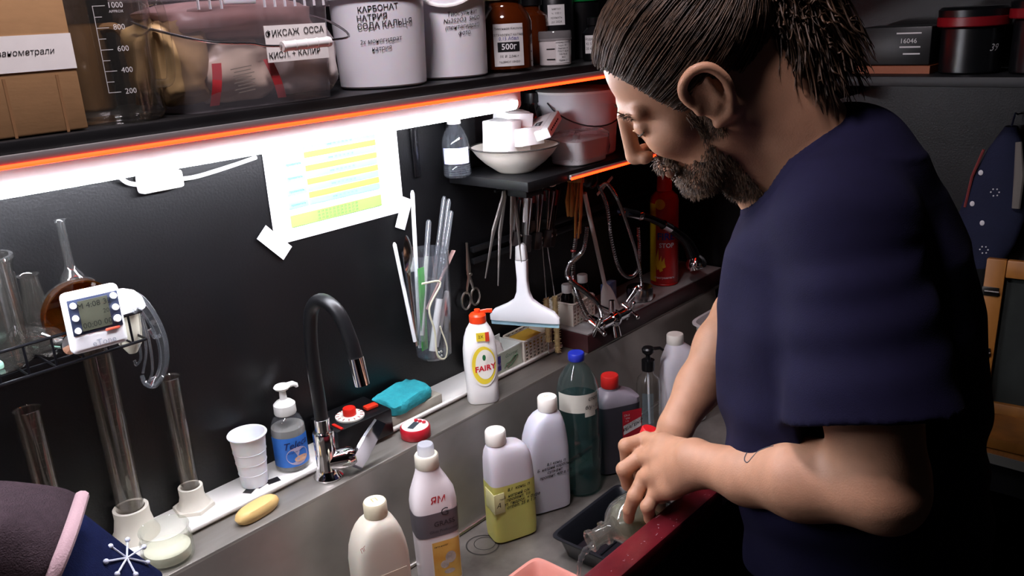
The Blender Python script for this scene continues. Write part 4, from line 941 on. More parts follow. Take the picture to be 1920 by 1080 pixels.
dq = on_z(1198, 606, 0.9406)
dd = thing('shower_holder', 'round chrome shower holder cup on the board beside the mixer tap', 'holder', (F(1200, 600, -0.118).x, -0.118, 0.941))
MB().lathe([(0.031, 0), (0.034, 0.002), (0.034, 0.030), (0.031, 0.034), (0.012, 0.035), (0.010, 0.040), (0.001, 0.040)], 36).build('cup', mat('dull_chrome', 'c8c6c6', 0.22, 1.0), dd)
# blue printed packet and white pack under the spatula
q = F(1142, 590, -0.06); o = MB().box((0, 0, 0), (0.05, 0.02, 0.05), bev=0.003).build('packet', mat('blue_packet', '3c5aa0', 0.5, noise=0.4, nscale=40, col2='a8b4d0'), loc=(q.x, -0.06, 0.966), rot=(0, 0, 0.1)); tag(o, 'small blue and white packet standing on the board behind the tap', 'packet')
# --- aerosol fire extinguisher
q = on_z(1273, 535, 0.9406); ex = thing('fire_extinguisher', 'red and yellow aerosol fire extinguisher can on the board', 'extinguisher', (q.x, -0.098, 0.9412))
re_ = 0.037; hE = hh(1275, 375, q.x, -0.098, 0.9412)
ERD = mat('extinguisher_red', 'a01616', 0.35)
MB().lathe([(re_ - 0.002, 0), (re_, 0.002), (re_, 0.004), (re_ - 0.0015, 0.006), (re_, 0.009), (re_, hE), (re_ - 0.003, hE + 0.012), (re_ - 0.012, hE + 0.022), (0.018, hE + 0.026)], 40).build('can', ERD, ex)
MB().lathe([(0.018, hE + 0.025), (0.020, hE + 0.027), (0.019, hE + 0.06), (0.012, hE + 0.068), (0.001, hE + 0.069)], 24).build('cap', mat('cap_red', 'c02018', 0.4), ex)
ae = CAM_ANG(q.x, -0.098)
patch(cylmap(re_ + 0.0003, ae - 0.95, 0), -0.022, 0.012, 0.012, hE - 0.004, mat('extinguisher_yellow', 'c8a41c', 0.4), 'yellow_band', ex, 10)
em = cylmap(re_ + 0.0008, ae, 0)
lettering('FIRE', 0.026, lambda u, v: em(u + 0.004, v + hE * 0.60), mat('print_navy', '1c1c70', 0.5), ex, bold=0.03)
lettering('STOP', 0.017, lambda u, v: em(u + 0.006, v + hE * 0.495), mat('print_silver', 'c8c8cc', 0.4), ex, bold=0.02)
ell_patch(em, -0.012, hE - 0.004, 0.014, 0.014, MATS['extinguisher_yellow'], 'emblem', ex, 20)
fl_ = MB(); 
for k, (u0, v0, L_) in enumerate([(-0.02, 0.045, 0.06), (-0.012, 0.04, 0.045), (-0.004, 0.05, 0.03)]):
    pts = [(u0, v0), (u0 - 0.006, v0 + L_ * 0.4), (u0 + 0.004, v0 + L_), (u0 + 0.005, v0 + L_ * 0.5), (u0 + 0.008, v0 + 0.004)]
    fl_.add([em(*p) for p in pts], [tuple(range(5))])
fl_.build('flame_print', MATS['extinguisher_yellow'], ex, smooth=False)
lettering('огнетушитель', 0.0085, lambda u, v: em(u, v + 0.024), mat('print_silver', 'c8c8cc', 0.4), ex, shear=0.2)
# ================================================================= IN THE BASIN
ZF = ZB + 0.0008
def face_ang(x, y, off=0.0): return CAM_ANG(x, y) + PI / 2 + off      # local -y looks at the viewer
def jug_bottle(name, label, x, y, rz, prof, m, cap, capm, liquid=None):
    """flat sided canister: prof rows (z, half width, half depth, exponent, centre shift)"""
    t = thing(name, label, 'bottle', (x, y, ZF), rz)
    MB().rings([sup(z, a, b, n, 56, cx=c) for z, a, b, n, c in prof]).build('body', m, t)
    if liquid:
        zt, lm_ = liquid; pr = [r for r in prof if r[0] < zt]
        MB().rings([sup(z, a + 0.0004, b + 0.0004, n, 56, cx=c) for z, a, b, n, c in pr] + [sup(zt, pr[-1][1] + 0.0004, pr[-1][2] + 0.0004, pr[-1][3], 56, cx=pr[-1][4])], cap0=False, cap1=False).build('visible_liquid', lm_, t)
    cx, z0, r, h = cap
    kn = MB(); N = 48; rr = []
    for z, s_ in ((z0, 0.97), (z0 + 0.001, 1.0), (z0 + h - 0.003, 0.985), (z0 + h, 0.90), (z0 + h + 0.0005, 0.3)):
        rr.append([(cx + r * s_ * (1 + (0.012 if k % 2 else 0)) * math.cos(2 * PI * k / N), r * s_ * (1 + (0.012 if k % 2 else 0)) * math.sin(2 * PI * k / N), z) for k in range(N)])
    kn.rings(rr); kn.build('cap', capm, t)
    return t
CAPW = mat('cap_white', 'f0ece2', 0.4)
HDPE = mat('hdpe_white', 'cfcbd2', 0.38, sss=0.3, noise=0.03, nscale=8)
HDPE2 = mat('hdpe_bluish', 'cac9d4', 0.38, sss=0.3, noise=0.03, nscale=8)
def litre(w=0.044, d=0.028, H=0.205, c=-0.022, sq=1.0):
    '''1 litre canister: c is where the neck sits, sq how square the shoulders stay'''
    k = lambda a, b: a * sq + b * (1 - sq)
    return [(0.0, w - 0.006, d - 0.005, 5, 0), (0.004, w - 0.001, d - 0.001, 5, 0), (0.02, w, d, 5, 0), (H * 0.62, w, d, 5, 0), (H * 0.74, w * k(0.99, 0.93), d * 0.99, 4.5, c * 0.03), (H * 0.84, w * k(0.965, 0.80), d * 0.96, 4, c * k(0.08, 0.25)), (H * 0.91, w * k(0.90, 0.66), d * 0.9, 3.4, c * k(0.16, 0.5)), (H * 0.955, w * k(0.76, 0.55), d * 0.8, 2.8, c * k(0.35, 0.75)), (H * 0.98, w * k(0.55, 0.46), d * 0.68, 2.2, c * k(0.75, 0.95)), (H, 0.0165, 0.0165, 2, c)]
# frosted canister nearest the pink tray's side
x, y = 0.735, -0.258
w1 = jug_bottle('canister_bottle', 'frosted white canister with cream screw cap and faint red marking', x, y, face_ang(x, y, 0.35), litre(0.047, 0.032, 0.200, 0.004, 0.15), mat('hdpe_frosted', 'd0c9ba', 0.4, sss=0.3, noise=0.05, nscale=6), (0.004, 0.199, 0.0195, 0.026), mat('cap_cream', 'e0d6b8', 0.45))
lettering('ПГ', 0.012, lambda u, v: (-0.036 + u * 0.6, -0.0325 + abs(u) * 0.1, 0.165 + v), INK_RED, w1, rot=0.3)
MB().box((0.006, -0.0325, 0.07), (0.058, 0.0008, 0.07)).build('label', mat('faded_label', 'c8b8a4', 0.6), w1)
lettering('П', 0.016, lambda u, v: (0.004 + u, v, 0.2261), mat('faint_mark', 'b89a5c', 0.6), w1)
# cleaner bottle
x, y = 0.866, -0.256
pr = [(0.0, 0.034, 0.024, 4, 0), (0.004, 0.0375, 0.0275, 4, 0), (0.03, 0.038, 0.028, 4, 0), (0.14, 0.040, 0.0285, 4, 0), (0.165, 0.0405, 0.0285, 3.6, 0), (0.185, 0.038, 0.027, 3, 0), (0.205, 0.030, 0.024, 2.4, -0.002), (0.222, 0.0225, 0.0205, 2.1, -0.004), (0.232, 0.0205, 0.0200, 2, -0.004)]
g = jug_bottle('cleaner_bottle', 'white cleaner bottle with grey band, orange label and red handwriting', x, y, face_ang(x, y, 0.25), pr, mat('cleaner_white', 'e4dcde', 0.33), (-0.004, 0.231, 0.0212, 0.024), mat('collar_ivory', 'd8d2c0', 0.4))
MB().lathe([(0.015, 0.255), (0.0145, 0.272), (0.013, 0.274), (0.001, 0.2745)], 28, M=Matrix.Translation((-0.004, 0, 0))).build('clear_cap', thin('frosted_cap', 'f4f6fa', 1.2, 0.15, body=0.55, bodycol='d8dae4'), g)
MB().rings([sup(z, a, b, 4, 56) for z, a, b in ((0.105, 0.0400, 0.0290), (0.152, 0.0410, 0.0292))], cap0=False, cap1=False).build('grey_band', mat('band_grey', '58545a', 0.4), g)
gf = lambda e: (lambda u, v: (u, -0.0285 * max(0.0, 1 - abs(u / 0.0405) ** 4) ** 0.25 - 0.0008 - e, v))
MB().grid(lambda a, b: gf(0)(-0.018 + 0.055 * a, 0.006 + 0.092 * b), 14, 2).build('label', mat('label_edge_white', 'e8e4e0', 0.4), g)
MB().grid(lambda a, b: gf(0.0003)(-0.016 + 0.051 * a, 0.010 + 0.084 * b), 14, 2).build('orange_label', mat('label_orange', 'd89a3a', 0.45, noise=0.3, nscale=22, col2='e8c46a'), g)
for u, v, ru, rv in ((0.016, 0.058, 0.010, 0.012), (0.004, 0.046, 0.008, 0.008), (0.012, 0.030, 0.010, 0.005)):
    ell_patch(gf(0.0006), u, v, ru, rv, mat('tap_picture', 'b8aaa0', 0.4, noise=0.3, nscale=80), 'label_picture', g, 18)
lettering('ЯМ', 0.018, lambda u, v: (u + 0.002, -0.0285 + 0.06 * max(0, v + 0.004) , 0.176 + v), INK_RED, g, bold=0.012, shear=0.1)
lettering('GRASS', 0.0135, lambda u, v: gf(0.0008)(u + 0.010, v + 0.130), mat('grey_letter', '1e1c20', 0.5), g, bold=0.01)
lettering('G', 0.022, lambda u, v: gf(0.0008)(u + 0.012, v + 0.151), mat('grey_letter', '1e1c20', 0.5), g)
lettering('Gloss Professional', 0.0072, lambda u, v: gf(0.0008)(u + 0.008, v + 0.116), mat('grey_letter', '1e1c20', 0.5), g, shear=0.2)
lettering('анти-налёт', 0.005, lambda u, v: gf(0.0008)(u + 0.0, v + 0.085), mat('grey_letter', '1e1c20', 0.5), g)
# yellow filled canister
x, y = 1.052, -0.268
LQ = mat('yellow_liquid_wall', 'c8c46a', 0.35, sss=0.4, noise=0.03)
yb_ = jug_bottle('canister_bottle', 'white canister half full of yellow liquid with handwritten tape', x, y, face_ang(x, y, 0.42), litre(0.046, 0.029, 0.205, -0.022, 1.0), HDPE, (-0.022, 0.204, 0.020, 0.027), CAPW, (0.125, LQ))
hf_ = lambda e, d=0.029: (lambda u, v: (u, -d - 0.0012 - e, v))
MB().box((-0.0465, -0.012, 0.092), (0.0012, 0.04, 0.042), bev=0.0003).build('tape', mat('tape_yellowish', 'd6d29a', 0.5), yb_)
MB().box((-0.036, -0.0302, 0.092), (0.022, 0.0012, 0.042), bev=0.0003).build('tape', mat('tape_yellowish', 'd6d29a', 0.5), yb_)
lettering('А', 0.014, lambda u, v: hf_(0.0008)(u - 0.038, v + 0.088), INK, yb_, shear=0.3); lettering('эмп', 0.006, lambda u, v: hf_(0.0008)(u - 0.030, v + 0.100), INK, yb_)
for k, (s_, dx, z) in enumerate([('8.1  конц. п', 0.006, 0.116), ('А  натрий с/к', 0.000, 0.103), ('проявит. 1л', 0.004, 0.095), ('мет. гидрох. + бура', 0.008, 0.087), ('отбел. 25 в 1 л', 0.010, 0.079)]):
    lettering(s_, 0.0092, lambda u, v, z=z, dx=dx: hf_(0)(u + dx, v + z + u * 0.04), INK, yb_, shear=0.2, bold=0.014)
# second canister
x, y = 1.170, -0.262
wb_ = jug_bottle('canister_bottle', 'tall bluish white canister with handwriting behind the yellow one', x, y, face_ang(x, y, 0.42), litre(0.045, 0.029, 0.218, 0.010, 0.30), HDPE2, (0.010, 0.217, 0.020, 0.028), CAPW)
for k, (s_, dx, z) in enumerate([('8.1 конц. п', 0.016, 0.112), ('Б  натрий карбон.', 0.010, 0.103), ('сульфит', 0.012, 0.094), ('проявит. 400 в 1 л', 0.014, 0.085)]):
    lettering(s_, 0.0086, lambda u, v, z=z, dx=dx: hf_(0)(u + dx - 0.006, v + z + u * 0.04), INK, wb_, shear=0.2, bold=0.014)
lettering('5л', 0.009, lambda u, v: (0.008 + u, v, 0.2461), mat('faint_mark', 'b89a5c', 0.6), wb_)
# 1.5 litre PET bottle
x, y = 1.266, -0.275
pb = thing('water_bottle', 'clear teal plastic bottle with blue cap and paper label', 'bottle', (x, y, ZF))
TEAL = thin('teal_pet', 'eaf4f2', 1.5, 0.05, body=0.06, bodycol='8ab0b0')
pr = [(0.012, 0.004), (0.034, 0.0), (0.042, 0.006), (0.044, 0.02), (0.044, 0.075), (0.0425, 0.08), (0.044, 0.085), (0.044, 0.13), (0.0425, 0.135), (0.044, 0.14), (0.0445, 0.215), (0.043, 0.235), (0.037, 0.258), (0.027, 0.276), (0.017, 0.288), (0.0145, 0.292), (0.0145, 0.300)]
MB().lathe(pr, 40).build('bottle', TEAL, pb)
MB().lathe([(r - 0.0015, z) for r, z in pr[1:11]] + [(0.001, 0.2151)], 36).build('water', thin('teal_liquid', 'b4d2d0', 0.5, 0.05, body=0.07, bodycol='2a5a60'), pb)
MB().lathe([(0.0165, 0.296), (0.017, 0.297), (0.017, 0.310), (0.0155, 0.312), (0.001, 0.312)], 28).build('cap', mat('cap_blue', '1c2a9a', 0.4), pb)
ap = CAM_ANG(x, y); pm_ = lambda e: cylmap(0.0448 + e, ap, 0)
patch(pm_(0), -0.046, 0.050, 0.196, 0.236, mat('wet_label', 'c4c2b6', 0.6, noise=0.08), 'label', pb, 20, 2)
patch(pm_(0.0003), 0.014, 0.040, 0.186, 0.198, MATS['wet_label'], 'label', pb, 8, 1)
lettering('стоп', 0.011, lambda u, v: pm_(0.0008)(u + 0.034, v + 0.225), INK, pb, shear=0.2, bold=0.01); lettering('б/у - 1', 0.011, lambda u, v: pm_(0.0008)(u + 0.030, v + 0.207), INK, pb, shear=0.2, bold=0.01)
# reagent canister with red label
x, y = 1.385, -0.285
pr = [(0.0, 0.044, 0.028, 5, 0), (0.004, 0.049, 0.033, 5, 0), (0.16, 0.049, 0.033, 5, 0), (0.172, 0.048, 0.032, 5, 0), (0.186, 0.030, 0.026, 3, -0.008), (0.192, 0.019, 0.019, 2, -0.012), (0.197, 0.018, 0.018, 2, -0.012)]
rg_ = jug_bottle('reagent_canister', 'grey translucent reagent canister with red cap and red label', x, y, face_ang(x, y, 0.45), pr, mat('grey_canister', '8a828c', 0.35, noise=0.15, nscale=7), (-0.012, 0.197, 0.0195, 0.027), mat('cap_bright_red', 'c42420', 0.4), (0.161, mat('dark_liquid_wall', '3c3a42', 0.3, noise=0.2, nscale=6)))
rf = lambda e: (lambda u, v: (u, -0.0346 - e, v))
LR = mat('label_red', 'b01c2c', 0.45)
patch(rf(0), 0.000, 0.046, 0.022, 0.148, LR, 'label', rg_, 1)
for a, b, c, d, mm, nm in ((0.002, 0.044, 0.0235, 0.082, mat('label_text_grey', 'a09c9e', 0.6, noise=0.35, nscale=260), 'text_block'),): patch(rf(0.0004), a, b, c, d, mm, nm, rg_, 1)
wb2 = MB(); wb2.add([rf(0.0004)(0.002, 0.092), rf(0.0004)(0.044, 0.106), rf(0.0004)(0.044, 0.128), rf(0.0004)(0.002, 0.114)], [(0, 1, 2, 3)]); wb2.build('white_band', LABEL, rg_, smooth=False)
lettering('РЕАГЕНТ', 0.0105, lambda u, v: rf(0.0009)(u + 0.023, v + 0.1105 + u * 0.33), INK, rg_, bold=0.02, shear=0.2); lettering('ОТБЕЛИВАТЕЛЬ', 0.0052, lambda u, v: rf(0.0009)(u + 0.025, v + 0.119 + u * 0.33), INK, rg_, shear=0.2)
for k in range(3): lettering(('СК-3', 'фото', '1 л')[k], 0.006, lambda u, v, k=k: rf(0.0009)(u + 0.010, v + 0.138 - k * 0.007), LABEL, rg_)
# clear pump bottle
x, y = 1.585, -0.240
pq = thing('pump_bottle', 'empty clear pump bottle with black pump in the basin', 'bottle', (x, y, ZF))
MB().lathe([(0.024, 0), (0.028, 0.004), (0.028, 0.115), (0.025, 0.130), (0.014, 0.142), (0.013, 0.152)], 32).build('bottle', GLASS_D, pq)
MB().lathe([(0.015, 0.150), (0.0155, 0.152), (0.0155, 0.176), (0.006, 0.178), (0.005, 0.192)], 24).build('collar', BLACK_PL, pq)
MB().lathe([(0.008, 0.190), (0.014, 0.196), (0.015, 0.204), (0.012, 0.208), (0.001, 0.208)], 20).tube([(0, 0, 0.203), (0.02, -0.02, 0.204), (0.026, -0.026, 0.198)], [0.005, 0.004, 0.003], 8).build('pump_head', BLACK_PL, pq)
MB().tube([(0, 0, 0.152), (0.002, 0, 0.08), (0.006, 0, 0.006)], 0.0028, 8).build('dip_tube', MILKY, pq)
patch(cylmap(0.0284, CAM_ANG(x, y) + 0.1, 0), -0.018, 0.010, 0.01, 0.10, thin('milky_label', 'e4ecf0', 0.8, 0.2, body=0.25, bodycol='8aa0a8'), 'label', pq, 8)
# white open canister
x, y = 1.668, -0.272
jug_bottle('canister_bottle', 'open greyish white canister with round neck beside the pump bottle', x, y, face_ang(x, y, 0.3), [(0, 0.05, 0.034, 4, 0.012), (0.005, 0.054, 0.038, 4, 0.012), (0.12, 0.054, 0.038, 4, 0.012), (0.155, 0.050, 0.035, 3.5, 0.010), (0.18, 0.036, 0.030, 2.6, 0.003), (0.198, 0.022, 0.022, 2, -0.006), (0.2, 0.020, 0.020, 2, -0.008)], mat('canister_grey', 'c4c0c6', 0.45, sss=0.2, noise=0.08), (-0.008, 0.199, 0.0205, 0.024), mat('cap_dirty', 'd8d2c8', 0.5))
# white tub at the far end of the basin
t = thing('wash_tub', 'pale plastic wash tub standing at the far end of the basin', 'tub', (1.925, -0.36, ZF))
MB().rings([sup(z, a, b, 6, 40) for z, a, b in ((0, 0.085, 0.12), (0.004, 0.09, 0.125), (0.18, 0.108, 0.145), (0.186, 0.116, 0.153), (0.19, 0.116, 0.153), (0.19, 0.108, 0.145), (0.02, 0.086, 0.12))]).build('tub', mat('tub_pale', 'd0cccc', 0.5, noise=0.1), t)
# trays
def tray(label, c, w, d, h, rz, m):
    t = thing('developing_tray', label, 'tray', c, rz)
    rs = [sup(z, w / 2 - i, d / 2 - i, 14, 56) for z, i in ((0, 0.018), (0.003, 0.014), (h - 0.004, 0.003), (h, -0.004), (h + 0.001, -0.006), (h + 0.0035, -0.006), (h + 0.0035, 0.0), (h - 0.004, 0.006), (0.006, 0.017), (0.004, 0.021))]
    MB().rings(rs).build('basin', m, t)
    for k in range(4): MB().tube([(-w / 2 + 0.03, -d / 2 + 0.04 + k * (d - 0.08) / 3, 0.005), (w / 2 - 0.03, -d / 2 + 0.04 + k * (d - 0.08) / 3, 0.005)], 0.0028, 8).build('rib', m, t)
    return t
PINK = mat('pink_tray_plastic', 'd08a7c', 0.4, noise=0.04)
DK = mat('dark_tray_plastic', '15171c', 0.35)
zt_ = 0.045
# dark tray: far left corner and far right corner on the rim seen in the photo
a = on_z(1033, 1002, ZB + zt_); b = on_z(1140, 936, ZB + zt_)
ux = (b - a); wd_ = 0.215; dp = 0.165
tray('dark plastic developing tray under the glass bottle', (a.x + wd_ / 2 - 0.002, (a.y + b.y) / 2 - dp / 2, ZF), wd_, dp, zt_, 0.02, DK)
c_ = on_z(1012, 1041, ZB + zt_)
tray('pink plastic developing tray receiving the poured liquid', (c_.x - 0.015 - 0.125, c_.y - 0.102, ZF), 0.25, 0.195, zt_, 0.0, PINK)
MB
# pink basin holds a sheet of liquid
o = MB().rings([sup(z, 0.105, 0.077, 14, 40) for z in (0.012, 0.0125)]).build('tray_liquid', thin('tray_water', 'f8f2f0', 1.0, 0.02), loc=(c_.x - 0.14, c_.y - 0.102, ZF)); tag(o, 'thin layer of clear liquid in the pink tray', 'liquid')

# ================================================================= ON THE SMALL SHELF
Z2 = S2Z + 0.0006
# clear bottle with blue label
q = on_z(855, 326, S2Z); q.y = -0.045; q.x = F(856, 300, -0.045).x
wb3 = thing('small_water_bottle', 'small clear plastic bottle with blue label on the small shelf corner', 'bottle', (q.x, q.y, Z2))
hB = hh(850, 228, q.x, q.y, Z2)
pr = [(0.024, 0), (0.0275, 0.004), (0.0275, 0.02), (0.026, 0.024), (0.0275, 0.028), (0.0275, hB * 0.62), (0.026, hB * 0.7), (0.02, hB * 0.83), (0.012, hB * 0.93), (0.011, hB)]
MB().lathe(pr, 32).build('bottle', PET, wb3)
MB().lathe([(0.014, hB - 0.004), (0.014, hB + 0.012), (0.001, hB + 0.013)], 20).build('cap', WHITE_PL, wb3)
ab_ = CAM_ANG(q.x, q.y)
patch(cylmap(0.0279, ab_, 0), -0.03, 0.03, hB * 0.26, hB * 0.55, mat('bottle_label', '7c84d8', 0.5, noise=0.5, nscale=50, col2='f4f4fa'), 'label', wb3, 16)
patch(cylmap(0.0281, ab_, 0), -0.012, 0.008, hB * 0.28, hB * 0.53, WHITE_PL, 'label_print', wb3, 8)
for k in range(5): MB().tube([(0.0272 * math.cos(a), 0.0272 * math.sin(a), hB * (0.06 + 0.04 * k)) for a in [2 * PI * i / 28 for i in range(28)]], 0.0010, 6, closed=True).build('rib', PET, wb3)
# enamel bowl
q = F(968, 312, -0.115); bq = (q.x - 0.005, -0.118, Z2)
BOWL = mat('enamel_bowl', 'e6ded2', 0.3, noise=0.03)
bw_ = thing('enamel_bowl', 'wide white enamel bowl heaped with white boxes', 'bowl', bq)
rbw = 0.088
MB().lathe([(0.034, 0), (0.040, 0.004), (0.062, 0.020), (0.078, 0.036), (rbw, 0.050), (rbw + 0.003, 0.052), (rbw - 0.001, 0.052), (0.076, 0.038), (0.06, 0.022), (0.036, 0.006), (0.001, 0.005)], 48).build('bowl', BOWL, bw_)
MB().tube([((rbw + 0.002) * math.cos(a), (rbw + 0.002) * math.sin(a), 0.0525) for a in [2 * PI * i / 48 for i in range(48)]], 0.0016, 6, closed=True).build('dark_rim', mat('rim_dark', '3a3632', 0.4), bw_)
WB = mat('white_card', 'f2f0ee', 0.5)
for k, (dx, dy, dz, sx, sy, sz, rz, rx, ry, lb) in enumerate([
        (-0.034, 0.002, 0.072, 0.054, 0.058, 0.070, 0.2, 0.05, 0.0, 'plain white carton standing at the bottle side of the enamel bowl'),
        (0.016, 0.020, 0.078, 0.060, 0.060, 0.082, -0.3, 0.1, 0.10, 'tall white carton in the middle of the enamel bowl'),
        (0.050, -0.030, 0.082, 0.105, 0.062, 0.020, 0.45, -0.30, -0.22, 'flat white carton with black print lying across the enamel bowl'),
        (0.000, -0.036, 0.072, 0.058, 0.032, 0.034, -0.15, -0.10, 0.0, 'small white carton at the front of the enamel bowl')]):
    o = thing('white_carton', lb, 'carton', (bq[0] + dx, bq[1] + dy, Z2 + dz)); o.rotation_euler = (rx, ry, rz)
    MB().box((0, 0, 0), (sx, sy, sz), bev=0.0015).build('carton', WB, o)
    MB().box((0, 0, sz / 2), (sx * 0.98, sy * 0.5, 0.0012)).build('flap', WB, o)
    if k == 2:
        patch(lambda u, v: (u, v, sz / 2 + 0.001), -0.022, 0.006, -0.008, 0.008, INK, 'printed_panel', o, 1)
        lettering('2401', 0.008, lambda u, v: (u - 0.008, v, sz / 2 + 0.0013), mat('white_print', 'f0f0f0', 0.6), o)
        for j in range(6): MB().box((-0.035 + 0.012 * j, -sy / 2 - 0.0004, 0.0), (0.008, 0.0006, 0.003)).build('printed_line', INK, o)
# dark bottle behind
q = F(1012, 240, -0.045); db = thing('dark_bottle', 'dark glass bottle with ribbed black cap behind the enamel bowl', 'bottle', (q.x - 0.010, -0.034, Z2)); db.scale = (0.85, 0.85, 1.0)
hD = hh(1005, 172, q.x, -0.045, Z2)
MB().lathe([(0.027, 0), (0.03, 0.004), (0.03, hD * 0.5), (0.028, hD * 0.6), (0.018, hD * 0.78), (0.015, hD * 0.82), (0.015, hD * 0.86)], 32).build('glass', mat('black_glass', '0a0808', 0.1), db)
MB().lathe([(0.0185, hD * 0.84), (0.019, hD * 0.85), (0.019, hD * 0.99), (0.017, hD), (0.001, hD)], 24).build('cap', BLACK_PL, db)
# white bucket with wire handle
yq = -0.100; xl_ = F(1022, 230, yq).x
r_ = 0.088; cxq = xl_ + r_ + 0.030
bu = thing('wire_handle_bucket', 'large white bucket with drooping wire handle on the small shelf', 'bucket', (cxq, yq, Z2))
hQ = hh(1060, 166, cxq, yq - 0.05, Z2)
MB().lathe([(r_ - 0.012, 0), (r_ - 0.008, 0.004), (r_ - 0.001, hQ - 0.03), (r_ + 0.004, hQ - 0.03), (r_ + 0.004, hQ - 0.006), (r_ + 0.002, hQ - 0.004)], 48).build('pail', mat('bucket_white', 'dcdade', 0.4, noise=0.03), bu)
MB().lathe([(r_ + 0.005, hQ - 0.006), (r_ + 0.006, hQ - 0.001), (r_ + 0.002, hQ), (0.001, hQ)], 48).build('lid', WHITE_PL, bu)
aq = CAM_ANG(cxq, yq); hp = []
for k in range(17):
    t_ = -0.75 + 2.5 * k / 16
    hp.append(((r_ + 0.009) * math.cos(aq - 0.0 + t_), (r_ + 0.009) * math.sin(aq + t_), hQ - 0.022 - 0.052 * math.sin(max(0.0, min(1.0, k / 16)) * PI) ** 0.8))
MB().tube(hp, 0.0016, 8).build('wire_handle', mat('dark_wire', '4a4a4c', 0.3, 0.9), bu)
# plastic wrapped tub
q = F(1072, 290, -0.165); tu = thing('wrapped_tub', 'small pale tub wrapped in crinkled plastic beside the enamel bowl', 'tub', (q.x + 0.016, -0.172, Z2))
MB().rings([sup(z, a, b, 5, 36) for z, a, b in ((0, 0.05, 0.036), (0.003, 0.054, 0.04), (0.045, 0.058, 0.043), (0.05, 0.06, 0.045), (0.052, 0.05, 0.036))]).build('tub', mat('tub_pale_grey', 'cccaca', 0.4), tu)
fw = MB(); rw = random.Random(9)
fw.rings([[(x * (1 + 0.05 * math.sin(k * 1.7 + i)), y * (1 + 0.05 * math.cos(k * 2.3 + i * 2)), zz + 0.003 * math.sin(k * 2.9)) for k, (x, y, zz) in enumerate(sup(z, a, b, 5, 36))] for i, (z, a, b) in enumerate(((0.012, 0.059, 0.044), (0.034, 0.063, 0.047), (0.056, 0.062, 0.046), (0.064, 0.05, 0.036), (0.066, 0.02, 0.012)))], cap0=False)
fw.build('plastic_wrap', thin('crinkled_wrap', 'fafafa', 1.8, 0.12, body=0.18, bodycol='dcdada'), tu)

# ================================================================= HANGING UNDER THE SMALL SHELF
UZ = S2Z - 0.020
hr = thing('hook_rail', 'dark metal hook rail under the small shelf', 'rail', (0, 0, 0))
MB().tube([(1.24, -0.10, UZ - 0.014), (1.72, -0.10, UZ - 0.014)], 0.003, 8).build('bar', mat('dark_metal', '2a2a2c', 0.35, 0.8), hr)
for x in (1.25, 1.48, 1.70): MB().tube([(x, -0.10, UZ), (x, -0.10, UZ - 0.014)], 0.003, 8).build('hanger', mat('dark_metal', '2a2a2c', 0.35, 0.8), hr)
BZ = UZ - 0.017
def hung(name, label, cat, px, y=-0.10, group=None):
    x = F(px, 372, y).x
    return thing(name, label, cat, (x, y, BZ), group=group)
TWS = mat('tweezer_steel', 'b4aea8', 0.3, 0.85)
for k, (px, tips, lb) in enumerate([(945, ((910, 522), (934, 536)), 'long steel tweezers with spread pointed legs under the small shelf'), (962, ((957, 485), (978, 492)), 'short steel tweezers hanging beside the long pair')]):
    t = hung('tweezers', lb, 'tweezers', px, -0.105 - 0.012 * k)
    for s_, tp in enumerate(tips):
        e = F(*tp, -0.105 - 0.02 * s_) - t.location
        mid = Vector((e.x * 0.45 + (s_ - 0.5) * 0.012, 0, e.z * 0.45))
        MB().tube([(0, 0, 0.0), (0.002 * (s_ * 2 - 1), 0, -0.012), mid, mid + (e - mid) * 0.12, e], [0.005, 0.0058, 0.0056, 0.0044, 0.0016], 8, flat=0.5).build('leg', TWS, t)
# film clips
CL = mat('clip_steel', 'd0ccca', 0.28, 0.85); CLD = mat('clip_dark', '403c3c', 0.3, 0.6); CLR_ = mat('clip_red', '8a1c20', 0.4)
GC = 'steel film clips hanging under the small shelf'
for k, (px, dy, L_, sw_, c) in enumerate([(972, -0.02, 0.10, 0.12, 0), (983, 0.012, 0.085, 0.2, 1), (992, -0.03, 0.115, 0.16, 0), (1003, 0.0, 0.09, 0.1, 1), (1014, -0.022, 0.12, 0.14, 0), (1026, 0.01, 0.10, 0.06, 1), (1037, -0.02, 0.125, 0.15, 0), (1048, -0.005, 0.13, 0.2, 1)]):
    t = hung('film_clip', ('plain steel film clip with dark jaw hanging under the small shelf', 'dark film clip with red grip hanging under the small shelf')[c], 'clip', px, -0.10 + dy * 0.55, ('plain steel clips under the small shelf', 'red gripped clips under the small shelf')[c])
    t.rotation_euler = (0, sw_, -0.6 + 0.25 * (k % 3)); t.scale = (1.35, 1.35, 1.22)
    MB().tube([(0.008 * math.cos(a), 0, -0.006 + 0.008 * math.sin(a)) for a in [2 * PI * i / 14 for i in range(14)]], 0.0014, 6, closed=True).build('ring', CL, t)
    for s_ in (-1, 1): MB().box((s_ * 0.005, 0, -L_ * 0.45 - 0.012), (0.0018, 0.012, L_ * 0.75), bev=0.0006, M=Matrix.Rotation(0.04 * s_, 4, 'Y')).build('arm', CL if c == 0 else CLD, t)
    MB().box((0, 0, -L_ * 0.86), (0.013, 0.020, L_ * 0.26), bev=0.002).build('jaw', CLD, t)
    MB().ball((0.0075, -0.004, -L_ * 0.82), 0.003, 8, 6).build('rivet', CL, t)
    if c: MB().box((0, 0, -L_ * 0.30), (0.010, 0.009, L_ * 0.22), bev=0.002).build('grip', CLR_, t)
# white plastic clip
t = hung('plastic_clip', 'white plastic peg among the steel clips', 'clip', 984, -0.112); t.rotation_euler = (0, 0.12, 0.4)
MB().tube([(0, 0, 0), (0.004, 0, -0.02), (0.002, 0, -0.05), (-0.004, 0, -0.075)], [0.005, 0.008, 0.008, 0.006], 10, flat=0.5).build('peg', mat('peg_white', 'dcdada', 0.4), t)
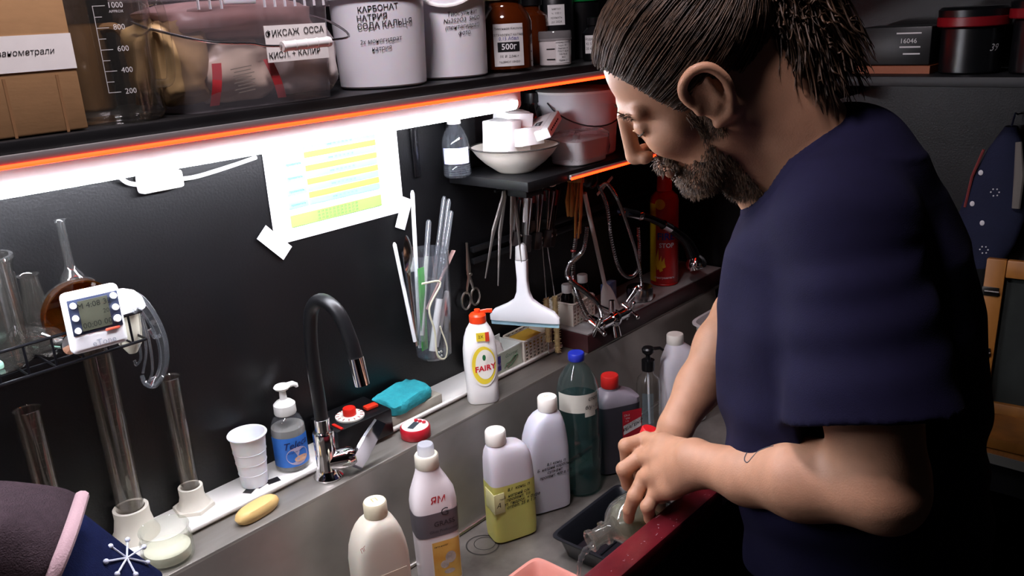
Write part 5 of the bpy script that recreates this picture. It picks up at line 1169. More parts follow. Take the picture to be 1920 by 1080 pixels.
# squeegee
pL = F(920, 600, -0.045); pR = on_z(1050, 612, pL.z - 0.004); pC = (pL + pR) / 2
top = F(993, 480, pC.y)
sq = thing('squeegee', 'white plastic squeegee hanging with its wide blade down', 'squeegee', pC)
u = (pR - pL); u.z = 0; wS = u.length; u.normalize(); nrm = u.cross(Vector((0, 0, 1)))
hT = top.z - pC.z
SQW = mat('squeegee_white', 'f4f4f6', 0.3)
def sq_ring(z, w, d): return [tuple(u * (w * c) + nrm * (d * s_) + Vector((0, 0, z))) for c, s_ in [(math.copysign(abs(math.cos(t)) ** 0.5, math.cos(t)), math.copysign(abs(math.sin(t)) ** 0.5, math.sin(t))) for t in [2 * PI * (k + .5) / 32 for k in range(32)]]]
MB().rings([sq_ring(z, w, d) for z, w, d in ((0.004, wS / 2, 0.006), (0.016, wS / 2, 0.009), (0.030, wS * 0.43, 0.010), (0.044, wS * 0.24, 0.010), (0.056, wS * 0.13, 0.010), (0.072, 0.014, 0.010), (0.10, 0.0115, 0.010), (hT - 0.002, 0.0130, 0.011))]).build('handle', SQW, sq)
MB().rings([sq_ring(z, w, d) for z, w, d in ((hT + 0.0, 0.0125, 0.0105), (hT + 0.028, 0.011, 0.009), (hT + 0.034, 0.006, 0.005))]).build('hanging_end', mat('squeegee_grey', 'c4c2c0', 0.35), sq)
MB().rings([sq_ring(z, w, d) for z, w, d in ((-0.006, wS / 2 - 0.002, 0.0015), (0.005, wS / 2 - 0.001, 0.002))]).build('rubber_blade', mat('pale_blue_rubber', '9cc4d0', 0.5), sq)
MB().tube([tuple(Vector((0, 0, hT + 0.03))), tuple(Vector((0, 0.0, BZ - 0.006 - pC.z)))], 0.0012, 6).build('cord', BLACK_PL, sq)
# wooden tongs
WD = mat('bamboo_wood', '9a6a34', 0.6, noise=0.2, nscale=60, stretch=(1, 1, 0.1))
for k, (px, ang, L_, lb) in enumerate([(1072, 0.08, 0.085, 'broad short bamboo tongs under the glowing strip'), (1082, -0.02, 0.125, 'straight bamboo tongs hanging beside the broad pair'), (1090, 0.22, 0.13, 'slanting bamboo tongs hanging by the white rod')]):
    t = hung('bamboo_tongs', lb, 'tongs', px, -0.14 - 0.012 * k); t.rotation_euler = (0, ang, 0.2)
    for s_ in (-1, 1): MB().tube([(0, s_ * 0.002, 0.0), (0.0, s_ * 0.006, -L_ * 0.6), (0.0, s_ * 0.004, -L_)], [0.006, 0.0065 + 0.008 * (k == 0), 0.004 + 0.006 * (k == 0)], 8, flat=0.35, up=(1, 0, 0)).build('arm', WD, t)
    MB().box((0, 0, -0.004), (0.014, 0.012, 0.012), bev=0.001).build('hinge', WD, t)
    MB().tube([(0, 0, 0.0), (0, 0.01, 0.006)], 0.001, 5).build('loop', STEEL_W, t)
# white long stirring paddle
a, b = F(1096, 362, -0.13), F(1140, 560, -0.105)
t = thing('stirring_paddle', 'long white stirring rod with flat paddle end hanging by the shower hose', 'paddle', a); d = b - a
WR = mat('off_white_plastic', 'd8d2cc', 0.45)
MB().tube([(0, 0, 0), d * 0.5, d * 0.92], [0.0052, 0.0050, 0.0050], 10).build('rod', WR, t)
MB().tube([d * 0.85, d * 0.90, d * 0.98, d * 1.12, d * 1.16], [0.005, 0.013, 0.019, 0.025, 0.022], 10, flat=0.28, up=(1, -0.5, 0.1)).build('paddle', WR, t)
MB().tube([(0, 0, 0), (0, 0.03, BZ - a.z)], 0.001, 5).build('cord', BLACK_PL, t)
# shower hoses
HOSE = mat('chrome_hose', 'a4a2a2', 0.25, 1.0)
def hose(label, pts, r, y):
    p = [F(x, z, y + dy) for x, z, dy in pts]; o0 = p[0]
    t = thing('shower_hose', label, 'hose', o0)
    sp_ = spline([q - o0 for q in p], 26)
    MB().tube(sp_, [r * (1.0 + (0.16 if i % 2 else -0.10)) for i in range(len(sp_))], 8).build('hose', HOSE, t)
    return t
hose('ribbed chrome shower hose looping into the mixer tap', [(1100, 425, 0), (1092, 470, 0), (1066, 498, 0), (1066, 522, -0.005), (1098, 548, -0.008), (1122, 572, -0.008), (1130, 604, -0.01)], 0.0056, -0.135)
hose('ribbed chrome shower hose running down past the red ring into the tap', [(1082, 425, 0), (1076, 470, 0), (1074, 515, 0), (1082, 550, -0.002), (1100, 590, -0.006), (1118, 608, -0.01)], 0.0056, -0.128)
hose('ribbed chrome shower hose hanging in a long loop beside the spray head', [(1196, 425, 0), (1198, 470, 0), (1196, 505, 0), (1180, 519, 0), (1160, 502, 0), (1146, 450, 0), (1138, 390, 0), (1124, 352, 0)], 0.0050, -0.12)
hose('slim chrome hose rising from the shower holder cup', [(1196, 590, 0), (1203, 555, 0), (1200, 510, 0), (1185, 450, 0), (1160, 380, 0), (1138, 345, 0), (1122, 350, 0)], 0.0046, -0.125)
t = hung('wall_hook', 'dark hook bundle that the shower hoses hang over', 'hook', 1100, -0.125); MB().ball((0, 0, -0.016), (0.018, 0.014, 0.022)).tube(spline([(0, 0, -0.02), (0.02, 0, -0.04), (0.034, -0.004, -0.03), (0.036, -0.004, -0.012)], 5), 0.004, 8).build('hook', BLACK_PL, t)
a, b = F(1148, 332, -0.12), F(1120, 365, -0.12); o = MB().tube([(0, 0, 0), a - b], 0.004, 8, flat=0.4).build('white_strap', mat('strap_pale', 'c8c2c0', 0.5), loc=b); tag(o, 'pale plastic strap sticking up over the hose hook', 'strap')
o = MB().tube([(0.0035 * math.cos(k * PI / 8), 0.0035 * math.sin(k * PI / 8), 0) for k in range(16)], 0.003, 8, closed=True).build('red_ring', CLR_, loc=F(1075, 470, -0.128)); tag(o, 'small red ring around the straight shower hose', 'ring')
# spray head
p = [F(x, z, y) for x, z, y in ((1165, 396, -0.115), (1200, 404, -0.12), (1225, 412, -0.13), (1262, 432, -0.145), (1288, 455, -0.16), (1302, 485, -0.17))]
sh_ = thing('spray_head', 'black and chrome spray head reaching out from the wall', 'spray head', F(1165, 396, 0)); o0 = sh_.location
MB().tube([F(1165, 396, -0.002) - o0, p[0] - o0, p[1] - o0], [0.012, 0.011, 0.010], 14).build('wall_arm', CHROME, sh_)
MB().tube([q - o0 for q in spline(p[1:], 6)], [0.008] * 7 + [0.0095] * 7 + [0.012] * 7 + [0.0165] * 4, 14) if False else None
sp_ = [q - o0 for q in spline(p[1:], 6)]; MB().tube(sp_, [0.009 + 0.010 * (i / (len(sp_) - 1)) ** 2 for i in range(len(sp_))], 14).build('handle', mat('glossy_black', '0a0a0c', 0.2), sh_)
MB().lathe([(0.018, -0.006), (0.026, 0.006), (0.028, 0.018), (0.024, 0.028), (0.001, 0.029)], 28, M=Matrix.Translation(sp_[-1]) @ Matrix.Rotation(PI - 0.35, 4, 'X')).build('nozzle', CHROME, sh_)
MB().ball(tuple(p[1] - o0), 0.0125, 14, 10).build('joint', CHROME, sh_)
for k in (10,): MB().tube([sp_[k - 1], sp_[k + 1]], 0.0125, 14).build('collar', CHROME, sh_)

# ================================================================= DRAPED TOWELS
bx2 = tag(MB().box((0, 0, 0.065), (0.34, 0.11, 0.13), bev=0.006).build('storage_case', BLACK_PL, loc=(0.09, -0.215, ZL + E1)), 'black plastic case under the draped towels', 'case')
def cloth(name, label, rows, th, m, hem=None):
    """rows of (px, py, y) give the visible surface; the cloth gets thickness away from the viewer"""
    P = [[F(a, b, c) for a, b, c in r] for r in rows]
    n = max(len(r) for r in P); o0 = P[0][0]
    S = [spline(r, 8) for r in P]; S = [[s[min(i, len(s) - 1)] for i in range(len(S[0]))] for s in S]
    cols = [spline([S[j][i] for j in range(len(S))], 6) for i in range(len(S[0]))]
    nv, nu = len(cols[0]), len(cols)
    mb = MB(); back = Vector((0.25, 1, -0.05)).normalized() * th
    vs = [tuple(cols[i][j] - o0) for j in range(nv) for i in range(nu)]
    vb = [tuple(cols[i][j] - o0 + back) for j in range(nv) for i in range(nu)]
    fs = [(j * nu + i, j * nu + i + 1, (j + 1) * nu + i + 1, (j + 1) * nu + i) for j in range(nv - 1) for i in range(nu - 1)]
    K = nv * nu; fb = [tuple(K + q for q in f[::-1]) for f in fs]
    rim = [j * nu + (nu - 1) for j in range(nv)]; lef = [j * nu for j in range(nv)]; tp = list(range(nu)); bt = [(nv - 1) * nu + i for i in range(nu)]
    fe = []
    for e in (rim, lef, tp, bt): fe += [(a, b, K + b, K + a) for a, b in zip(e[:-1], e[1:])]
    mb.add(vs + vb, fs + fb + fe)
    t = thing(name, label, 'towel', o0)
    mb.build('cloth', m, t, sharp=1.2)
    return t, cols, o0
T1 = mat('brown_terry', '2e2428', 0.95, noise=0.15, nscale=120, bump=0.8, bscale=500, spec=0.1)
T2 = mat('pink_hem', '8a7074', 0.9, bump=0.5, bscale=400)
rows = [[(-70, 912, -0.21), (0, 908, -0.22), (70, 914, -0.225), (120, 922, -0.22), (146, 932, -0.21)],
        [(-70, 975, -0.30), (0, 970, -0.315), (60, 980, -0.31), (105, 985, -0.305), (127, 990, -0.30)],
        [(-70, 1050, -0.335), (0, 1045, -0.345), (50, 1050, -0.345), (85, 1055, -0.345), (104, 1050, -0.34)],
        [(-70, 1130, -0.35), (-10, 1130, -0.355), (20, 1130, -0.355), (48, 1130, -0.355), (70, 1125, -0.35)]]
tw1, cols, o0 = cloth('towel', 'purplish brown terry towel with pink hem draped over the case', rows, 0.012, T1)
MB().tube([c - o0 + Vector((0.004, -0.002, 0)) for c in cols[-1]], 0.0075, 10, flat=1.2).build('hem', T2, tw1)
T3 = mat('navy_fleece', '0a1130', 0.95, noise=0.15, nscale=100, bump=0.6, bscale=400, spec=0.1)
rows = [[(100, 935, -0.165), (150, 962, -0.175), (200, 1000, -0.18), (250, 1038, -0.18), (305, 1078, -0.175)],
        [(80, 1000, -0.25), (120, 1030, -0.265), (170, 1062, -0.265), (220, 1095, -0.26), (280, 1130, -0.25)],
        [(70, 1060, -0.29), (100, 1085, -0.305), (150, 1115, -0.31), (200, 1145, -0.305), (250, 1180, -0.29)]]
tw2, cols, o0 = cloth('towel', 'navy blue cloth with white snowflake draped under the brown towel', rows, 0.010, T3)
# snowflake print lies on the cloth surface
A_, B_ = F(200, 1010, -0.19) - o0, None
def navy(px, py): # nearest surface point on the cloth along the sight line
    d = ray(px, py); best = None
    for c in cols:
        for p_ in c:
            v = np.array(p_) - CAM; tt = v @ d / (d @ d); e = np.linalg.norm(v - tt * d)
            if best is None or e < best[0]: best = (e, tt)
    return Vector((CAM + d * (best[1] * 0.994)).tolist()) - o0
SN = mat('snowflake_print', 'b8bccc', 0.95)
cx_, cy_ = 238, 1046
for k in range(7):
    a_ = 0.25 + 2 * PI * k / 7; pe = (cx_ + 40 * math.cos(a_), cy_ + 34 * math.sin(a_))
    p0, p1_ = navy(cx_, cy_), navy(*pe)
    MB().tube([p0, p1_], 0.0014, 6).ball(tuple(p1_), 0.0036, 10, 8).build('snowflake_arm', SN, tw2)

# ================================================================= END WALL ON THE RIGHT
fs_ = thing('end_wall_shelf', 'dark shelf on the end wall carrying black canisters', 'shelf', (0, 0, 0))
zE = on_x(1780, 143, XR - 0.22).z
MB().box((XR - 0.112, -1.15, zE - 0.011), (0.22, 1.9, 0.020), bev=0.002).build('shelf_board', mat('grey_black_board', '16181a', 0.5), fs_)
for y in (-0.5, -1.3): MB().box((XR - 0.1, y, zE - 0.04), (0.18, 0.02, 0.038)).build('bracket', BOARD_M, fs_)
def canister(label, px, r, h, x=XR - 0.12):
    q = on_x(px, 100, x); t = thing('film_canister', label, 'canister', (x, q.y, zE))
    MB().lathe([(r - 0.003, 0), (r, 0.003), (r, h - 0.03), (r - 0.004, h - 0.026)], 36).build('body', mat('canister_black', '0e0f11', 0.3), t)
    MB().lathe([(r + 0.008, h - 0.026), (r + 0.010, h - 0.024), (r + 0.010, h - 0.008), (r + 0.006, h - 0.006)], 40).build('red_ring', mat('canister_red', '7a1018', 0.35), t)
    MB().lathe([(r + 0.008, h - 0.007), (r + 0.009, h + 0.006), (r + 0.002, h + 0.012), (0.001, h + 0.013)], 40).build('lid', mat('canister_black', '0e0f11', 0.3), t)
    return t, q
hC = 0.118
t, q = canister('black film canister with red lid ring, beside the dark book', 1820, 0.058, hC)
lettering('39', 0.02, lambda u, v: cylmap(0.0586, CAM_ANG(XR - 0.12, q.y) + 0.75, 0)(u, v + 0.05), mat('chalk', 'd0d0d0', 0.7), t, shear=0.3)
canister('black film canister with red lid ring, farther from the dark book', 1958, 0.058, hC + 0.012)
q = on_x(1695, 110, XR - 0.08); t = thing('dark_box', 'dark box with white printed digits on the end wall shelf', 'box', (XR - 0.09, q.y, zE))
MB().box((0, 0, 0.008), (0.15, 0.16, 0.016)).build('orange_base', mat('orange_brown', '8a4416', 0.5), t)
MB().box((0.0, 0, 0.056), (0.13, 0.15, 0.078), bev=0.002).build('case', mat('box_black', '0c0d0e', 0.4), t)
lettering('16046', 0.014, lambda u, v: (-0.0658, -u - 0.03, 0.066 + v), mat('white_box_print', 'd0d0d0', 0.7), t)
for k in range(3): MB().box((-0.0656, -0.03 - 0.004 * k, 0.082 - 0.014 * (k + (k > 0))), (0.0006, 0.05 - 0.008 * k, 0.003)).build('printed_line', mat('white_box_print', 'd0d0d0', 0.7), t)
# hanging mitts
hk = on_x(1900, 235, XR - 0.03)
mi = thing('oven_mitt', 'navy patterned oven mitt with grey trim hanging on the end wall', 'mitt', (XR - 0.045, hk.y, hk.z))
q2 = on_x(1835, 500, XR - 0.045); L_ = hk.z - q2.z
prof = [(0.0, 0.012), (0.05, 0.035), (0.12, 0.055), (0.20, 0.065), (L_ * 0.8, 0.06), (L_ * 0.95, 0.045), (L_, 0.02)]
MT = mat('mitt_navy', '141a34', 0.9, noise=0.1, bump=0.3, bscale=300)
MB().rings([[(0.018 * math.sin(t_), 0.03 * (z / L_) + w * math.cos(t_), -z) for t_ in [2 * PI * k / 24 for k in range(24)]] for z, w in prof]).build('mitt', MT, mi)
MB().tube([(-0.016, -0.02, -0.03), (-0.02, -0.03, -0.10), (-0.021, -0.032, -0.17)], [0.006, 0.010, 0.008], 8, flat=0.5, up=(0, 1, 0)).build('grey_trim', mat('trim_grey', '6a6660', 0.8), mi)
MB().tube([(0, 0, 0), (0.02, 0, 0.025), (0.044, 0, 0.02)], 0.002, 6).build('loop', MT, mi)
rr = random.Random(2)
for k, (yy, zz) in enumerate([(0.045, -0.10), (0.012, -0.14), (0.055, -0.17), (0.03, -0.21), (0.06, -0.25), (-0.045, -0.10), (-0.05, -0.16), (0.02, -0.27)]):
    xx = -0.018 * math.sqrt(max(0.05, 1 - min(0.95, ((yy - 0.03 * (-zz / L_)) / 0.062) ** 2))) - 0.0008
    if k % 3 == 1:
        for j in range(6): MB().ball((xx, yy + 0.008 * math.cos(j), zz + 0.008 * math.sin(j)), 0.0018, 6, 4).build('snowflake_dot', mat('mitt_white', 'd8d8da', 0.8), mi)
    else: MB().ball((xx, yy, zz), (0.0015, 0.005, 0.006), 10, 6).build('white_spot', mat('mitt_white', 'd8d8da', 0.8), mi)
MB().tube([(-0.012, 0.045, -0.05), (-0.012, 0.062, -0.11), (-0.01, 0.07, -0.18)], 0.003, 6).build('red_piping', mat('mitt_red', '7a3030', 0.8), mi)
# table and wooden contact frame
xT = 1.70; zT = on_x(1880, 852, xT).z
tb_ = thing('work_table', 'dark work table with pale edged wooden top by the end wall', 'table', (0, 0, 0))
TOP = mat('plywood_top', '8a5a2a', 0.5, noise=0.2, nscale=20, stretch=(1, 6, 1))
MB().box((xT + 0.19, -1.28, zT - 0.012), (0.39, 1.10, 0.022), bev=0.002).build('top', TOP, tb_)
MB().box((xT - 0.004, -1.28, zT - 0.012), (0.006, 1.10, 0.020)).build('pale_edge', mat('edge_grey', '7c7a74', 0.5), tb_)
MB().box((xT + 0.19, -1.28, zT - 0.06), (0.34, 1.0, 0.07)).build('apron', FRONT_M, tb_)
for x in (xT + 0.03, XR - 0.04):
    for y in (-0.78, -1.78): MB().box((x, y, (zT - 0.03) / 2), (0.04, 0.04, zT - 0.03)).build('leg', FRONT_M, tb_)
OAK = mat('oak_frame', '9a6428', 0.45, noise=0.25, nscale=25, stretch=(1, 1, 0.15))
tl = on_x(1862, 470, XR - 0.19)
fr = thing('printing_easel', 'oak printing easel with dark latches leaning by the end wall', 'easel', (XR - 0.235, tl.y - 0.19, zT + 0.002)); fr.rotation_euler = (0, 0.17, 0.12)
hF = tl.z - zT - 0.01; wF = 0.38
MB().box((0, wF / 2 - 0.018, hF / 2), (0.03, 0.036, hF), bev=0.002).build('stile', OAK, fr)
MB().box((0, -wF / 2 + 0.018, hF / 2), (0.03, 0.036, hF), bev=0.002).build('stile', OAK, fr)
for z in (0.018, hF - 0.018): MB().box((0, 0, z), (0.03, wF - 0.074, 0.036), bev=0.002).build('rail', OAK, fr)
MB().box((0.004, 0, hF / 2), (0.006, wF - 0.073, hF - 0.073)).build('grey_panel', mat('frame_panel', '2c302e', 0.35, noise=0.2), fr)
for z in (hF * 0.42, hF * 0.80):
    MB().box((-0.017, wF / 2 - 0.014, z), (0.006, 0.030, 0.018), bev=0.001).tube([(-0.022, wF / 2 - 0.03, z), (-0.022, wF / 2 - 0.004, z)], 0.003, 8).build('latch', mat('latch_dark', '3a3836', 0.3, 0.8), fr)
o = MB().box((0, 0, 0.012), (0.12, 0.22, 0.022), bev=0.002).build('wooden_board', OAK, loc=(xT + 0.070, tl.y - 0.10, zT + 0.001), rot=(0, 0, 0.05)); tag(o, 'small oak board lying on the table before the oak easel', 'board')
# ================================================================= PERSON
class SDF:
    """signed distance grid with smooth union / carving, turned into a mesh by surface nets"""
    def __init__(s, lo, hi, h):
        s.lo = np.array(lo, float); s.h = h; s.n = np.ceil((np.array(hi) - s.lo) / h).astype(int) + 1
        s.D = np.full(s.n, 0.3, np.float32)
    def sub(s, lo, hi):
        a = np.maximum(0, np.floor((np.array(lo) - s.lo) / s.h).astype(int)); b = np.minimum(s.n, np.ceil((np.array(hi) - s.lo) / s.h).astype(int) + 1)
        if np.any(b <= a): return None, None
        ax = [s.lo[i] + s.h * np.arange(a[i], b[i]) for i in range(3)]
        X, Y, Z = np.meshgrid(*ax, indexing='ij', sparse=True)
        return (slice(a[0], b[0]), slice(a[1], b[1]), slice(a[2], b[2])), (X, Y, Z)
    def comb(s, sl, d, k, carve=False):
        A = s.D[sl]
        if carve:
            d = -d; q = np.clip(0.5 - 0.5 * (A - d) / k, 0, 1) if k > 0 else None
            s.D[sl] = (A + (d - A) * q + k * q * (1 - q)) if k > 0 else np.maximum(A, d)
        else:
            if k > 0:
                q = np.clip(0.5 + 0.5 * (A - d) / k, 0, 1); s.D[sl] = A + (d - A) * q - k * q * (1 - q)
            else: s.D[sl] = np.minimum(A, d)
    def cone(s, a, b, ra, rb, k=0.01, carve=False):
        a, b = np.array(a, float), np.array(b, float); R = max(ra, rb) + k * 1.5 + 0.02
        sl, g = s.sub(np.minimum(a, b) - R, np.maximum(a, b) + R)
        if sl is None: return
        d = b - a; L = d @ d + 1e-12
        t = np.clip(((g[0] - a[0]) * d[0] + (g[1] - a[1]) * d[1] + (g[2] - a[2]) * d[2]) / L, 0, 1)
        q = np.sqrt((g[0] - a[0] - t * d[0]) ** 2 + (g[1] - a[1] - t * d[1]) ** 2 + (g[2] - a[2] - t * d[2]) ** 2) - (ra + (rb - ra) * t)
        s.comb(sl, q.astype(np.float32), k, carve)
    def chain(s, pts, rs, k=0.008, carve=False):
        for i in range(len(pts) - 1): s.cone(pts[i], pts[i + 1], rs[i], rs[i + 1], k, carve)
    def ell(s, c, r, A=None, k=0.01, carve=False):
        """ellipsoid; A rows are its axes in world space"""
        c, r = np.array(c, float), np.array(r, float); A = np.eye(3) if A is None else np.array(A, float)
        R = r.max() + k * 1.5 + 0.02
        sl, g = s.sub(c - R, c + R)
        if sl is None: return
        p = [A[i][0] * (g[0] - c[0]) + A[i][1] * (g[1] - c[1]) + A[i][2] * (g[2] - c[2]) for i in range(3)]
        k0 = np.sqrt(sum((p[i] / r[i]) ** 2 for i in range(3))); k1 = np.sqrt(sum((p[i] / r[i] ** 2) ** 2 for i in range(3))) + 1e-9
        s.comb(sl, (k0 * (k0 - 1) / k1).astype(np.float32), k, carve)
    def mesh(s, name, m, parent=None):
        D = s.D; h = s.h; ins = D < 0
        nx, ny, nz = D.shape
        cnt = np.zeros((nx - 1, ny - 1, nz - 1), np.int8)
        for i in (0, 1):
            for j in (0, 1):
                for l in (0, 1): cnt += ins[i:nx - 1 + i, j:ny - 1 + j, l:nz - 1 + l]
        act = np.argwhere((cnt > 0) & (cnt < 8))
        idx = np.full(cnt.shape, -1, np.int32); idx[act[:, 0], act[:, 1], act[:, 2]] = np.arange(len(act))
        acc = np.zeros((len(act), 3)); num = np.zeros(len(act))
        cor = [(i, j, l) for i in (0, 1) for j in (0, 1) for l in (0, 1)]
        for a in cor:
            for ax in range(3):
                if a[ax]: continue
                b = list(a); b[ax] = 1
                da = D[act[:, 0] + a[0], act[:, 1] + a[1], act[:, 2] + a[2]]; db = D[act[:, 0] + b[0], act[:, 1] + b[1], act[:, 2] + b[2]]
                cr = (da < 0) != (db < 0); t = np.where(cr, da / np.where(cr, da - db, 1), 0)
                p = np.tile(np.array(a, float), (len(act), 1)); p[:, ax] += t
                acc[cr] += p[cr]; num[cr] += 1
        V = s.lo + h * (act + acc / num[:, None])
        F_ = []
        for ax in range(3):
            o1, o2 = [(1, 2), (2, 0), (0, 1)][ax]
            s0 = [slice(1, -1)] * 3; s0[ax] = slice(0, -1); s1 = list(s0); s1[ax] = slice(1, None)
            e = np.argwhere(ins[tuple(s0)] != ins[tuple(s1)])
            base = e.copy(); base[:, o1] += 1; base[:, o2] += 1
            up = ins[base[:, 0], base[:, 1], base[:, 2]]
            q = []
            for d1, d2 in ((0, 0), (-1, 0), (-1, -1), (0, -1)):
                c = base.copy(); c[:, o1] += d1; c[:, o2] += d2
                q.append(idx[np.clip(c[:, 0], 0, cnt.shape[0] - 1), np.clip(c[:, 1], 0, cnt.shape[1] - 1), np.clip(c[:, 2], 0, cnt.shape[2] - 1)])
            q = np.stack(q, 1); q[~up] = q[~up][:, ::-1]; F_.append(q[(q >= 0).all(1)])
        F_ = np.concatenate(F_)
        me = bpy.data.meshes.new(name)
        me.vertices.add(len(V)); me.vertices.foreach_set('co', V.astype(np.float32).ravel())
        me.loops.add(F_.size); me.loops.foreach_set('vertex_index', F_.astype(np.int32).ravel())
        me.polygons.add(len(F_)); me.polygons.foreach_set('loop_start', np.arange(0, F_.size, 4, dtype=np.int32))
        me.update(calc_edges=True); me.validate(); me.shade_smooth()
        me.materials.append(m)
        o = bpy.data.objects.new(name, me); COL.objects.link(o)
        if parent: o.parent = parent
        return o

SKIN = mat('skin', 'b28468', 0.55, sss=0.12, noise=0.10, nscale=28, bump=0.12, bscale=420)
def A3(px, py, d): return np.array(at_d(px, py, d))
# ---- head frame
HC = np.array([1.003, -0.695, 1.558]); HS = 1.06
yw, pt_, rl_ = math.radians(30.5), math.radians(37.3), math.radians(-17.5)
_h = np.array([-math.sin(yw), math.cos(yw), 0]); _l = np.array([-math.cos(yw), -math.sin(yw), 0]); _z = np.array([0, 0, 1.0])
hf = _h * math.cos(pt_) - _z * math.sin(pt_); _u = _h * math.sin(pt_) + _z * math.cos(pt_)
hl = _l * math.cos(rl_) + _u * math.sin(rl_); hu = _u * math.cos(rl_) - _l * math.sin(rl_)
HA = np.stack([hf, hl, hu])
def HP(f, l, u): return HC + HS * (hf * f + hl * l + hu * u)
HR = lambda *r: [HS * x for x in r]
# ---- body frame
bp = math.radians(10); bf = np.array([-math.sin(bp), math.cos(bp), 0]); bl_ = np.array([-math.cos(bp), -math.sin(bp), 0])
C7 = np.array([1.135, -0.850, 1.452])
SL = np.array([1.016, -0.896, 1.385]); SR = np.array([1.322, -0.785, 1.362])
EL, F1, F2, WL = A3(1652, 912, 1.02), A3(1505, 898, 1.09), A3(1405, 893, 1.17), A3(1302, 864, 1.25)
ER, WR_ = A3(1392, 590, 1.49), A3(1266, 800, 1.42)

B = SDF((0.84, -1.12, 0.80), (1.53, -0.50, 1.74), 0.0027)
# head
B.ell(HP(-0.012, 0, 0.048), HR(0.100, 0.077, 0.086), HA, 0.01)
B.ell(HP(0.038, 0, -0.018), HR(0.058, 0.060, 0.082), HA, 0.02)
for s_ in (-1, 1):
    B.cone(HP(0.0, s_ * 0.056, -0.045), HP(0.066, s_ * 0.026, -0.100), 0.020, 0.020, 0.02)
    B.cone(HP(0.05, s_ * 0.048, -0.012), HP(0.072, s_ * 0.036, -0.022), 0.019, 0.019, 0.02)
    B.cone(HP(0.085, s_ * 0.012, 0.030), HP(0.074, s_ * 0.046, 0.030), 0.0115, 0.010, 0.012)
    B.ell(HP(0.106, s_ * 0.031, 0.010), HR(0.018, 0.015, 0.010), HA, 0.010, carve=True)
    B.ell(HP(0.0810, s_ * 0.031, 0.008), HR(0.0125, 0.0135, 0.012), HA, 0.004)
    B.cone(HP(0.096, s_ * 0.020, 0.006), HP(0.086, s_ * 0.044, 0.007), 0.0022, 0.002, 0.002)
    B.ell(HP(0.107, s_ * 0.0125, -0.036), HR(0.010, 0.0075, 0.008), HA, 0.005)
B.cone(HP(0.078, 0, -0.102), HP(0.082, 0, -0.112), 0.021, 0.017, 0.02)
B.cone(HP(0.097, 0, 0.022), HP(0.118, 0, -0.028), 0.008, 0.0115, 0.010)
B.ell(HP(0.117, 0, -0.031), HR(0.011, 0.011, 0.010), HA, 0.006)
B.cone(HP(0.094, -0.02, -0.066), HP(0.094, 0.02, -0.066), 0.0075, 0.0075, 0.008)
B.cone(HP(0.099, -0.008, -0.060), HP(0.099, 0.008, -0.060), 0.006, 0.006, 0.006)
B.cone(HP(0.097, -0.011, -0.074), HP(0.097, 0.011, -0.074), 0.007, 0.007, 0.006)
B.cone(HP(0.107, -0.018, -0.0665), HP(0.107, 0.018, -0.0665), 0.0022, 0.0022, 0.003, carve=True)
# ears
for s_ in (1, -1):
    e = lambda f, l, u: HP(0.004 + f * 1.2, s_ * (l - 0.002), u * 1.18 + 0.002)
    B.ell(e(-0.006, 0.079, 0.002), HR(0.021, 0.0112, 0.034), HA, 0.006)
    hx = [e(*p) for p in ((0.012, 0.081, 0.004), (0.013, 0.084, 0.020), (0.006, 0.088, 0.032), (-0.008, 0.091, 0.037), (-0.021, 0.092, 0.030), (-0.026, 0.092, 0.012), (-0.022, 0.090, -0.006), (-0.012, 0.086, -0.022))]
    B.ell(e(0.001, 0.0925, 0.004), HR(0.011, 0.0075, 0.017), HA, 0.004, carve=True)
    B.ell(e(-0.008, 0.0935, 0.024), HR(0.008, 0.003, 0.007), HA, 0.004, carve=True)
    hx = [np.array(p) for p in spline(hx, 4)]
    B.chain(hx, [0.0044 + 0.0008 * math.sin(PI * i / (len(hx) - 1)) for i in range(len(hx))], 0.004)
    B.cone(e(-0.013, 0.088, 0.020), e(-0.014, 0.088, -0.008), 0.0042, 0.0038, 0.004)
    B.cone(e(-0.011, 0.085, -0.022), e(0.004, 0.081, -0.026), 0.0075, 0.0065, 0.006)
    B.ell(e(0.011, 0.083, -0.002), HR(0.005, 0.005, 0.008), HA, 0.004)
# neck and shoulders
B.cone(HP(-0.042, 0.004, -0.012), C7 + bf * 0.028 + np.array([0, 0, -0.03]), 0.066, 0.074, 0.03)
B.cone(HP(0.0, 0.0, -0.05), C7 + bf * 0.085 + np.array([0, 0, -0.06]), 0.048, 0.060, 0.03)
B.cone(HP(-0.012, 0.055, -0.028), C7 + bf * 0.10 + bl_ * 0.03 + np.array([0, 0, -0.065]), 0.018, 0.016, 0.025)
for S_, sg in ((SL, 1), (SR, -1)):
    B.cone(C7 + np.array([0, 0, -0.035]), S_, 0.062, 0.056, 0.04)
B.ell(np.array([1.16, -0.862, 1.24]), (0.165, 0.115, 0.22), np.stack([bl_, bf, _z]), 0.05)
B.ell(np.array([1.165, -0.872, 1.0]), (0.155, 0.125, 0.18), np.stack([bl_, bf, _z]), 0.05)
